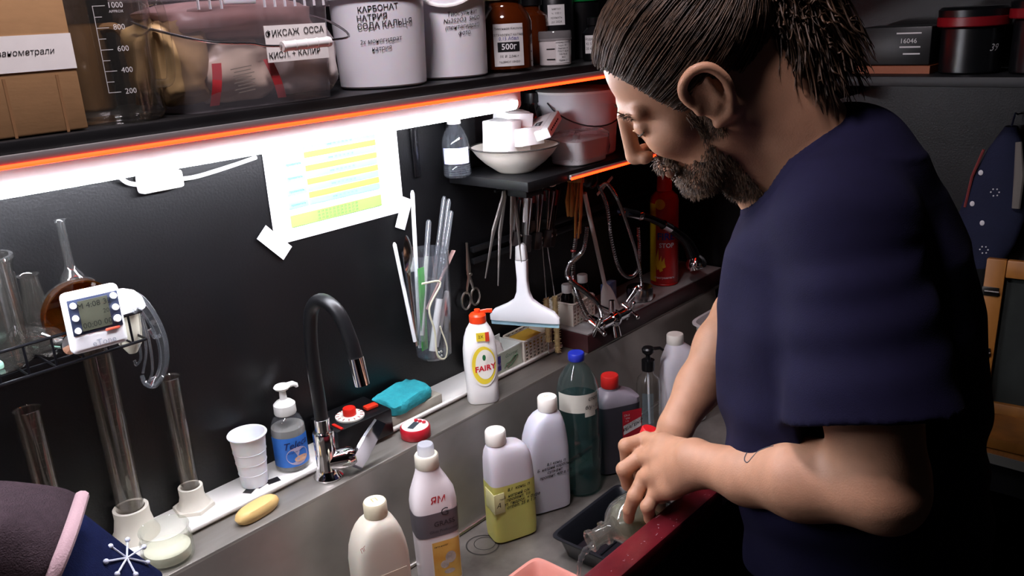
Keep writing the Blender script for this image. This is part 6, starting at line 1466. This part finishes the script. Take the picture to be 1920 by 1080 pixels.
# left arm and hand
B.cone(SL, SL + (EL - SL) * 0.5, 0.064, 0.064, 0.03); B.cone(SL + (EL - SL) * 0.5, EL, 0.064, 0.051, 0.02)
B.chain([EL, F1, F2, WL], [0.050, 0.0505, 0.0375, 0.0295], 0.02)
B.cone(EL + np.array([-0.005, -0.012, -0.01]), EL + np.array([0.0, -0.005, 0.02]), 0.036, 0.04, 0.02)
mcp = [A3(1211, 824, 1.385), A3(1202, 856, 1.365), A3(1208, 895, 1.345), A3(1228, 928, 1.325)]
for i, m_ in enumerate(mcp):
    st = WL + (mcp[i] - mcp[1]) * 0.30
    B.chain([st, st + (m_ - st) * 0.6, m_], [0.022, 0.0175, 0.0130 - 0.0008 * (i == 3)], 0.012)
B.cone(WL, A3(1250, 895, 1.33), 0.026, 0.024, 0.015)
fing = [[A3(1174, 836, 1.380), A3(1176, 868, 1.400), A3(1196, 888, 1.410)],
        [A3(1170, 880, 1.358), A3(1178, 908, 1.380), A3(1200, 922, 1.395)],
        [A3(1190, 930, 1.340), A3(1180, 955, 1.355), A3(1179, 972, 1.375)],
        [A3(1214, 950, 1.320), A3(1219, 972, 1.338), A3(1232, 985, 1.360)]]
for i, (m_, fg) in enumerate(zip(mcp, fing)):
    r0 = (0.0115, 0.0115, 0.0110, 0.0100)[i]
    B.chain([m_] + fg, [r0 + 0.0012, r0 + 0.0008, r0 - 0.0008, r0 - 0.002], 0.004)
B.chain([A3(1275, 900, 1.30), A3(1240, 925, 1.37), A3(1222, 925, 1.41), A3(1205, 935, 1.43)], [0.019, 0.0145, 0.012, 0.010], 0.01)   # thumb, under the palm
tocam = -np.array(ray(1230, 870)); tocam /= np.linalg.norm(tocam)
for pts in ([(1292, 846, 1.262), (1262, 850, 1.30), (1240, 868, 1.330), (1222, 878, 1.350)], [(1262, 850, 1.30), (1236, 838, 1.345), (1216, 838, 1.370)], [(1285, 878, 1.275), (1252, 890, 1.312), (1228, 908, 1.332)]):
    B.chain([A3(*p) + tocam * 0.0200 for p in pts], [0.0034] * len(pts), 0.004)
# right arm and hand
B.cone(SR, ER, 0.056, 0.048, 0.03)
B.chain([ER, ER + (WR_ - ER) * 0.3, ER + (WR_ - ER) * 0.65, WR_], [0.047, 0.047, 0.037, 0.029], 0.02)
mr = [A3(1226, 862, 1.435), A3(1234, 872, 1.425), A3(1243, 880, 1.415), A3(1252, 886, 1.402)]
for i, m_ in enumerate(mr):
    st = WR_ + (m_ - mr[1]) * 0.4; B.cone(st, m_, 0.020, 0.0135, 0.012)
    tip = [A3(1214 + 9 * i, 925 + 6 * i, 1.450 - 0.010 * i), A3(1208 + 10 * i, 965 + 6 * i, 1.462 - 0.022 * i), A3(1206 + 10 * i, 985 + 2 * i, 1.480 - 0.030 * i)]
    tip[0] = tip[0] + np.array([0.010, 0.012, 0.0])
    B.chain([m_] + tip, [0.0125, 0.0115, 0.0105, 0.0085], 0.004)
B.chain([WR_ + (mr[0] - WR_) * 0.2, A3(1236, 835, 1.445), A3(1222, 826, 1.43), A3(1212, 824, 1.415)], [0.019, 0.014, 0.012, 0.0095], 0.008)
person = B.mesh('person', SKIN)
del B
tag(person, 'man in navy t-shirt with curly ponytail bending over the sink to pour a bottle', 'person')

# ---- t-shirt
T = SDF((0.76, -1.20, 0.82), (1.62, -0.60, 1.60), 0.0045)
sl, g = T.sub((0, -2, 0), (2, 0, 2))
zk = [0.80, 0.90, 1.00, 1.12, 1.24, 1.33, 1.40, 1.45, 1.50, 1.56]
cx = np.interp(g[2], zk, [1.172, 1.165, 1.152, 1.142, 1.140, 1.142, 1.142, 1.140, 1.14, 1.135])
cy = np.interp(g[2], zk, [-0.900, -0.893, -0.876, -0.867, -0.857, -0.850, -0.848, -0.848, -0.85, -0.84])
ha = np.interp(g[2], zk, [0.205, 0.207, 0.208, 0.208, 0.205, 0.195, 0.165, 0.125, 0.090, 0.06])
hb = np.interp(g[2], zk, [0.172, 0.176, 0.180, 0.180, 0.172, 0.155, 0.120, 0.088, 0.080, 0.05])
pl = (g[0] - cx) * bl_[0] + (g[1] - cy) * bl_[1]; pf = (g[0] - cx) * bf[0] + (g[1] - cy) * bf[1]
d = (np.sqrt((pl / ha) ** 2 + (pf / hb) ** 2) - 1) * np.minimum(ha, hb)
d = np.maximum(np.maximum(d, 0.845 - g[2]), g[2] - 1.445)
T.comb(sl, d.astype(np.float32), 0.0)
HEM = SL + (EL - SL) * 0.725; axL = (EL - SL) / np.linalg.norm(EL - SL)
HEMR = SR + (ER - SR) * 0.66; axR = (ER - SR) / np.linalg.norm(ER - SR)
T.cone(C7 + np.array([0, 0, -0.022]), SL + np.array([0, 0, 0.0]), 0.078, 0.080, 0.04)
T.cone(C7 + np.array([0, 0, -0.022]), SR, 0.078, 0.080, 0.04)
def sleeve(S_, HM, ax, r0, r1):
    lo = np.minimum(S_, HM) - 0.16; hi = np.maximum(S_, HM) + 0.16
    sl, g = T.sub(lo, hi); L = np.linalg.norm(HM - S_)
    t = ((g[0] - S_[0]) * ax[0] + (g[1] - S_[1]) * ax[1] + (g[2] - S_[2]) * ax[2])
    tc = np.clip(t, 0, L + 0.02)
    q = np.sqrt((g[0] - S_[0] - tc * ax[0]) ** 2 + (g[1] - S_[1] - tc * ax[1]) ** 2 + (g[2] - S_[2] - tc * ax[2]) ** 2)
    ro = r0 + (r1 - r0) * tc / L
    fold = 0.0035 * np.sin(t * 95 + 3 * np.arctan2(g[2] - S_[2], g[0] - S_[0] + 0.0) ) * np.clip(t / L, 0, 1) * (1 - np.clip(t / L, 0, 1)) * 2
    outer = np.maximum(q - ro + fold, t - L)
    T.comb(sl, outer.astype(np.float32), 0.018)
    inner = np.maximum(q - (ro - 0.006), (L - 0.10) - t)
    T.comb(sl, np.maximum(inner, t - (L + 0.0)).astype(np.float32), 0.0, carve=True) if False else None
    sl2, g2 = sl, g
    ring = np.maximum(q - (ro - 0.014), (L - 0.055) - t)
    T.comb(sl, ring.astype(np.float32), 0.0, carve=True)
sleeve(SL, HEM, axL, 0.080, 0.101); sleeve(SR, HEMR, axR, 0.080, 0.084)
# folds of the cloth
sl, g = T.sub((0, -2, 0), (2, 0, 2))
w = 0.0030 * np.sin(34 * g[2] + 22 * g[0] - 9 * g[1]) * np.sin(17 * g[0] + 26 * g[1] + 8 * g[2]) + 0.0035 * np.exp(-((g[2] - 1.02) / 0.10) ** 2) * np.sin(75 * (g[2] + 0.35 * g[0]) + 14 * g[1]) + 0.004 * np.exp(-((g[1] + 0.76) / 0.06) ** 2) * np.sin(48 * (g[0] * 0.9 + 0.28 * g[2]))
T.D[sl] += w.astype(np.float32)
# neck opening with its ribbed collar
na, nb = C7 + bf * 0.046 + np.array([0.0, 0, -0.050]), HP(-0.012, 0.002, -0.045)
sl, g = T.sub(np.minimum(na, nb) - 0.14, np.maximum(na, nb) + 0.14)
dv = nb - na; t = np.clip(((g[0] - na[0]) * dv[0] + (g[1] - na[1]) * dv[1] + (g[2] - na[2]) * dv[2]) / (dv @ dv), 0, 1.2)
nd = np.sqrt((g[0] - na[0] - t * dv[0]) ** 2 + (g[1] - na[1] - t * dv[1]) ** 2 + (g[2] - na[2] - t * dv[2]) ** 2) - (0.079)
col = np.maximum(T.D[sl] - 0.0032, np.abs(nd - 0.007) - 0.009)
T.D[sl] = np.minimum(T.D[sl], col.astype(np.float32))
T.comb(sl, nd.astype(np.float32), 0.0, carve=True)
SHIRT = mat('navy_jersey', '12102a', 0.9, noise=0.08, nscale=60, bump=0.15, bscale=700, spec=0.2)
shirt = T.mesh('t_shirt', SHIRT, person)
del T

# ---- trousers and shoes
tr = SDF((0.85, -1.20, 0.06), (1.55, -0.62, 1.02), 0.008)
tr.ell(np.array([1.187, -0.895, 0.90]), (0.175, 0.140, 0.12), np.stack([bl_, bf, _z]), 0.03)
for s_ in (1, -1):
    hip = np.array([1.187, -0.895, 0.88]) + bl_ * 0.092 * s_; kn = np.array([1.187, -0.865, 0.48]) + bl_ * 0.10 * s_; an = np.array([1.187, -0.915, 0.10]) + bl_ * 0.105 * s_
    tr.chain([hip, kn, an], [0.096, 0.070, 0.062], 0.03)
TROU = mat('dark_trousers', '0e0d12', 0.85, noise=0.1, nscale=50)
tr.mesh('trousers', TROU, person)
for s_ in (1, -1):
    an = np.array([1.187, -0.915, 0.0]) + bl_ * 0.105 * s_
    sh = MB(); rs = []
    for t_, w_, h_ in ((-0.09, 0.020, 0.05), (-0.08, 0.034, 0.085), (-0.03, 0.040, 0.10), (0.03, 0.042, 0.085), (0.10, 0.048, 0.06), (0.15, 0.044, 0.045), (0.175, 0.025, 0.03)):
        c_ = an + bf * (t_ + 0.02)
        rs.append([tuple(c_ + bl_ * (w_ * math.cos(q)) + np.array([0, 0, max(0.002, h_ * (0.5 + 0.5 * math.sin(q)))])) for q in [2 * PI * k / 20 for k in range(20)]])
    sh.rings(rs); sh.build('shoe', mat('dark_shoe', '121214', 0.5), person)

# ---- hair
HAIR = mat('brown_hair', '1e140c', 0.55, noise=0.6, nscale=90, col2='4a3524')
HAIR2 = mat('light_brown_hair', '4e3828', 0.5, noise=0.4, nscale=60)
Hh = SDF(HC - 0.16, HC + 0.17, 0.003)
Hh.ell(HP(-0.014, 0, 0.052), HR(0.109, 0.0855, 0.094), HA, 0.0)
sl, g = Hh.sub(HC - 1, HC + 1)
lf = ((g[0] - HC[0]) * hf[0] + (g[1] - HC[1]) * hf[1] + (g[2] - HC[2]) * hf[2]) / HS
ll = ((g[0] - HC[0]) * hl[0] + (g[1] - HC[1]) * hl[1] + (g[2] - HC[2]) * hl[2]) / HS
lu = ((g[0] - HC[0]) * hu[0] + (g[1] - HC[1]) * hu[1] + (g[2] - HC[2]) * hu[2]) / HS
HLF = [-0.13, -0.09, -0.045, -0.024, 0.000, 0.016, 0.034, 0.046, 0.058, 0.072, 0.10]
HLU = [-0.040, -0.038, -0.004, 0.042, 0.046, 0.004, 0.004, 0.034, 0.068, 0.092, 0.110]
gl = np.interp(lf, HLF, HLU)
wv = 0.0012 * np.sin(170 * (lu + 0.5 * lf)) + 0.0008 * np.sin(300 * (lu + 0.35 * lf) + 40 * ll)
Hh.D[sl] = np.maximum(Hh.D[sl] + wv.astype(np.float32) * HS, ((gl - lu) * HS * 0.75).astype(np.float32))
hair = Hh.mesh('hair', HAIR, person)
del Hh
KN = np.array([-0.112, 0.0, 0.085])            # ponytail knot, head frame
rg2 = random.Random(21)
def scalp_path(th, ph, n=12, lift=0.0):
    a = np.array([math.cos(th) * math.cos(ph), math.sin(th) * math.cos(ph), math.sin(ph)])
    c0 = np.array([-0.014, 0, 0.052]); R_ = np.array([0.1105, 0.087, 0.0955])
    b = (KN - c0) / R_; b /= np.linalg.norm(b)
    om = math.acos(max(-1, min(1, a @ b))); out = []
    wob = rg2.uniform(0.0, 6); am = rg2.uniform(0.2, 1.0)
    for i in range(n):
        t = i / (n - 1); v = (math.sin((1 - t) * om) * a + math.sin(t * om) * b) / max(1e-6, math.sin(om))
        v = v + np.array([0, 0, -0.07 * math.sin(PI * t) * am]) + 0.022 * math.sin(wob + t * 8) * np.array([0, 1, 0.8])
        v /= np.linalg.norm(v)
        p = c0 + R_ * v * (1.0 + lift * (0.6 + 0.8 * t) + 0.010 * math.sin(wob + 9 * t))
        out.append(HP(*p))
    return out, c0 + R_ * a
dark, light = MB(), MB()
made = 0
while made < 2100:
    th = rg2.uniform(-PI, PI); ph = rg2.uniform(-0.95, 1.4)
    pth, st = scalp_path(th, ph, 10, rg2.uniform(0.002, 0.022))
    hl0 = np.interp(st[0], HLF, HLU)
    if st[2] < hl0 or (made > 1000 and st[2] > hl0 + 0.014): continue
    r = rg2.uniform(0.0005, 0.0012)
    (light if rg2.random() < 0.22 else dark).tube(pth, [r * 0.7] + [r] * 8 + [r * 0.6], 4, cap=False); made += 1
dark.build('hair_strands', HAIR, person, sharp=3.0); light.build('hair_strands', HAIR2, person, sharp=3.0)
K0 = HP(*KN)
tie = MB(); tdir = HP(KN[0] - 0.02, 0, KN[2] + 0.004) - K0; tdir /= np.linalg.norm(tdir)
e1 = np.cross(tdir, _z); e1 /= np.linalg.norm(e1); e2 = np.cross(tdir, e1)
tie.tube([tuple(K0 + tdir * 0.008 + 0.017 * (e1 * math.cos(a) + e2 * math.sin(a))) for a in [2 * PI * k / 20 for k in range(20)]], 0.005, 8, closed=True)
tie.build('hair_tie', mat('hair_tie_dusty', '6a4440', 0.7), person)
pd, plt_ = MB(), MB()
MC = A3(1536, 112, 1.07)
for k in range(720):
    # end point inside the curly mass
    while True:
        q = np.array([rg2.uniform(-1, 1) for _ in range(3)])
        if q @ q < 1 and q @ q > 0.12: break
    off = (A3(1650, 112, 1.07) - MC) * q[0] * 1.02 + (A3(1536, 212, 1.07) - MC) * q[1] * 1.0 + np.array(ray(1560, 108)) / FPX * q[2] * 0.055
    end = MC + off + np.array([0, 0, -0.004])
    mid = K0 + tdir * rg2.uniform(0.03, 0.07) + (end - K0) * 0.25 + np.array([0, 0, rg2.uniform(0.0, 0.04)])
    n = 44; turns = rg2.uniform(2.0, 6.0); ra = rg2.uniform(0.005, 0.013); p0 = rg2.uniform(0, 6)
    path = []
    s0 = K0 + 0.012 * (e1 * rg2.uniform(-1, 1) + e2 * rg2.uniform(-1, 1))
    for i in range(n):
        t = i / (n - 1); p = (1 - t) ** 2 * s0 + 2 * t * (1 - t) * mid + t * t * end
        a = p0 + 2 * PI * turns * t; amp = ra * min(1, t * 3.0)
        path.append(tuple(p + amp * (e1 * math.cos(a) + _z * math.sin(a) * 0.9 + bf * 0.3 * math.sin(a + 1))))
    r = rg2.uniform(0.0006, 0.0017)
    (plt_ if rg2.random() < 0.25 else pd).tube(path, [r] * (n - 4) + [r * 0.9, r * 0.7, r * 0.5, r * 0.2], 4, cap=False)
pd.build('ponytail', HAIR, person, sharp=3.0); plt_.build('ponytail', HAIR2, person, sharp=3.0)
# ---- beard, moustache, brows: short hairs rooted on the face
me = person.data; nV = len(me.vertices)
co = np.empty(nV * 3, np.float32); me.vertices.foreach_get('co', co); co = co.reshape(-1, 3)
nr = np.empty(nV * 3, np.float32); me.vertex_normals.foreach_get('vector', nr); nr = nr.reshape(-1, 3)
loc = ((co - HC) @ HA.T) / HS; f_, l_, u_ = loc.T
jawline = np.interp(f_, [0.0, 0.02, 0.05, 0.075, 0.12], [-0.018, -0.030, -0.058, -0.066, -0.076]) - np.abs(np.random.RandomState(3).normal(0, 0.012, nV))
beard = (f_ > 0.004) & (u_ < jawline) & (u_ > -0.155) & (np.abs(l_) < 0.085) & ((f_ > 0.02) | (u_ > -0.085)) & (f_ - 0.25 * (u_ + 0.13) > 0.01)
lips = (u_ > -0.080) & (u_ < -0.052) & (np.abs(l_) < 0.024) & (f_ > 0.085)
must = (u_ > -0.064) & (u_ < -0.044) & (np.abs(l_) < 0.034) & (f_ > 0.078) & (np.abs(l_) > 0.002) & (f_ < 0.112)
brow = (u_ > 0.026) & (u_ < 0.034) & (np.abs(l_) > 0.010) & (np.abs(l_) < 0.050) & (f_ > 0.07)
side = (f_ > 0.006) & (f_ < 0.034) & (u_ < 0.0) & (u_ > -0.045) & (np.abs(l_) > 0.045) & (np.abs(l_) < 0.078)
def hairs(name, mask, N, L, r, down, m_, seed):
    ids = np.argwhere(mask).ravel(); rr = random.Random(seed); mb = MB()
    if len(ids) == 0: return
    for k in range(N):
        i = ids[rr.randrange(len(ids))]; p = co[i] + np.array([rr.uniform(-.0015, .0015) for _ in range(3)]); nn = nr[i]
        dr = nn * 0.55 + down * 0.9 + np.array([rr.uniform(-.35, .35) for _ in range(3)]); dr /= np.linalg.norm(dr)
        ln = L * rr.uniform(0.6, 1.2); q = p + dr * ln * 0.55 + nn * ln * 0.1; e_ = p + dr * ln
        mb.tube([tuple(p - nn * 0.001), tuple(q), tuple(e_)], [r, r * 0.85, r * 0.2], 3, cap=False)
    mb.build(name, m_, person, sharp=3.0)
dn = -hu * 0.7 + hf * 0.15
BRD = mat('beard_hair', '2e2016', 0.55, noise=0.5, nscale=120, col2='6a4e36')
hairs('beard', (beard & ~lips) | side, 6500, 0.0095, 0.00050, dn, BRD, 4)
hairs('moustache', must, 700, 0.010, 0.0005, dn, BRD, 5)
hairs('eyebrow', brow, 260, 0.005, 0.0004, hu * 0.2 - hf * 0.5, HAIR, 7)
for s_ in (-1, 1):
    MB().tube(spline([HP(0.0885, s_ * 0.018, 0.005), HP(0.0935, s_ * 0.026, 0.002), HP(0.0925, s_ * 0.036, 0.002), HP(0.0845, s_ * 0.045, 0.006)], 5), 0.0011, 6).build('eyelashes', HAIR, person)
# ---- tattoo outline on the forearm, found by sight line on the skin
from mathutils.bvhtree import BVHTree
bv = BVHTree.FromPolygons([v.co for v in me.vertices], [tuple(p.vertices) for p in me.polygons])
def on_skin(px, py):
    d_ = Vector(ray(px, py).tolist()).normalized(); h_ = bv.ray_cast(Vector(CAM.tolist()), d_)
    return h_[0] + h_[1] * 0.0002 if h_[0] is not None else None
tp = [on_skin(x, y) for x, y in ((1430, 836), (1412, 840), (1400, 850), (1396, 862), (1402, 867), (1412, 856), (1422, 846), (1436, 840), (1450, 836))]
tp = [p for p in tp if p is not None]
if len(tp) > 3: MB().tube(spline(tp, 5), 0.0008, 6).build('tattoo', mat('tattoo_ink', '4a4a50', 0.6), person)

# ---- the bottle being poured, its liquid and the loose cap
b0, b1 = at_d(1243, 940, 1.435), at_d(1104, 1016, 1.385)
ax_ = (b1 - b0); LB = ax_.length; ax_.normalize()
fb_ = thing('glass_flask', 'clear glass bottle with ground neck tilted over the trays in both hands', 'bottle', b0)
Mq = ax_.to_track_quat('Z', 'X').to_matrix().to_4x4()
k_ = LB / 0.155
HELD = thin('held_glass', 'f2f3f0', 1.8, 0.03, body=0.09, bodycol='c8c4b8')
MB().lathe([(r * k_, z * k_) for r, z in ((0.028, 0.0), (0.036, 0.003), (0.041, 0.012), (0.043, 0.035), (0.043, 0.072), (0.039, 0.090), (0.029, 0.104), (0.0185, 0.112), (0.0165, 0.117), (0.021, 0.119), (0.021, 0.125), (0.0165, 0.127), (0.0155, 0.132), (0.0155, 0.142), (0.019, 0.146), (0.0195, 0.153), (0.017, 0.155), (0.014, 0.153), (0.0125, 0.130), (0.014, 0.115), (0.026, 0.104), (0.036, 0.088), (0.040, 0.070), (0.040, 0.014), (0.034, 0.006), (0.001, 0.004))], 40, M=Mq).build('glass', HELD, fb_)
lq = MB().lathe([(r * k_, z * k_) for r, z in ((0.001, 0.010), (0.036, 0.012), (0.0395, 0.03), (0.0395, 0.068), (0.034, 0.085), (0.020, 0.098), (0.001, 0.1))], 32, M=Mq)
zl_ = max(v[2] for v in lq.v) - 0.030
lq.v = [(v[0], v[1], min(v[2], zl_)) for v in lq.v]
lq.build('liquid', thin('bottle_liquid', 'e4e0d0', 0.8, 0.03, body=0.4, bodycol='b4b09c'), fb_)
MB().lathe([(0.0436 * k_, 0.040 * k_), (0.0436 * k_, 0.046 * k_)], 40, M=Mq, cap0=False, cap1=False).build('dark_ring', mat('ring_brown', '4a3c34', 0.3), fb_)
s0 = b1 - Vector((0, 0, 0.010)); s1 = at_d(1078, 1090, 1.385)
ps = spline([s0 - ax_ * 0.012, s0 + Vector((-0.006, 0.002, -0.004)), s0 * 0.62 + s1 * 0.38 + Vector((-0.004, 0.002, 0.004)), s0 * 0.3 + s1 * 0.7, Vector((s1.x, s1.y, ZF + 0.018))], 6)
o = MB().tube([p - s0 for p in ps], [0.0085 * (1 - 0.55 * i / (len(ps) - 1)) * (1 + 0.16 * math.sin(i * 1.3)) for i in range(len(ps))], 10, flat=0.5).build('poured_water', thin('poured_water', 'f6fafc', 6.0, 0.03, body=0.06), loc=s0); tag(o, 'clear stream of liquid pouring from the glass bottle into the tray', 'liquid')
cp = at_d(1216, 818, 1.455)
o = MB().lathe([(0.016, 0), (0.0165, 0.001), (0.0165, 0.012), (0.015, 0.014), (0.001, 0.014)], 24).build('screw_cap', mat('screw_cap_red', 'c81c22', 0.4), loc=cp, rot=(0.3, 0.2, 0)); tag(o, 'small red screw cap held behind the hands', 'cap')

# ================================================================= lettering belongs to the label it is printed on
_carriers = ('label', 'paper_label', 'paper_strip', 'sheet', 'printed_side', 'display', 'white_band', 'glass', 'pail', 'bottle', 'body', 'can', 'case', 'tub', 'carton')
for o in list(bpy.data.objects):
    if o.name.startswith('lettering') and o.parent and o.parent.type == 'EMPTY':
        sib = {}
        for c in o.parent.children: sib.setdefault(c.name.split('.')[0], c)
        for nm in _carriers:
            c = sib.get(nm)
            if c is not None and c.location.length < 1e-9 and Vector(c.rotation_euler).length < 1e-9:
                o.parent = c; break
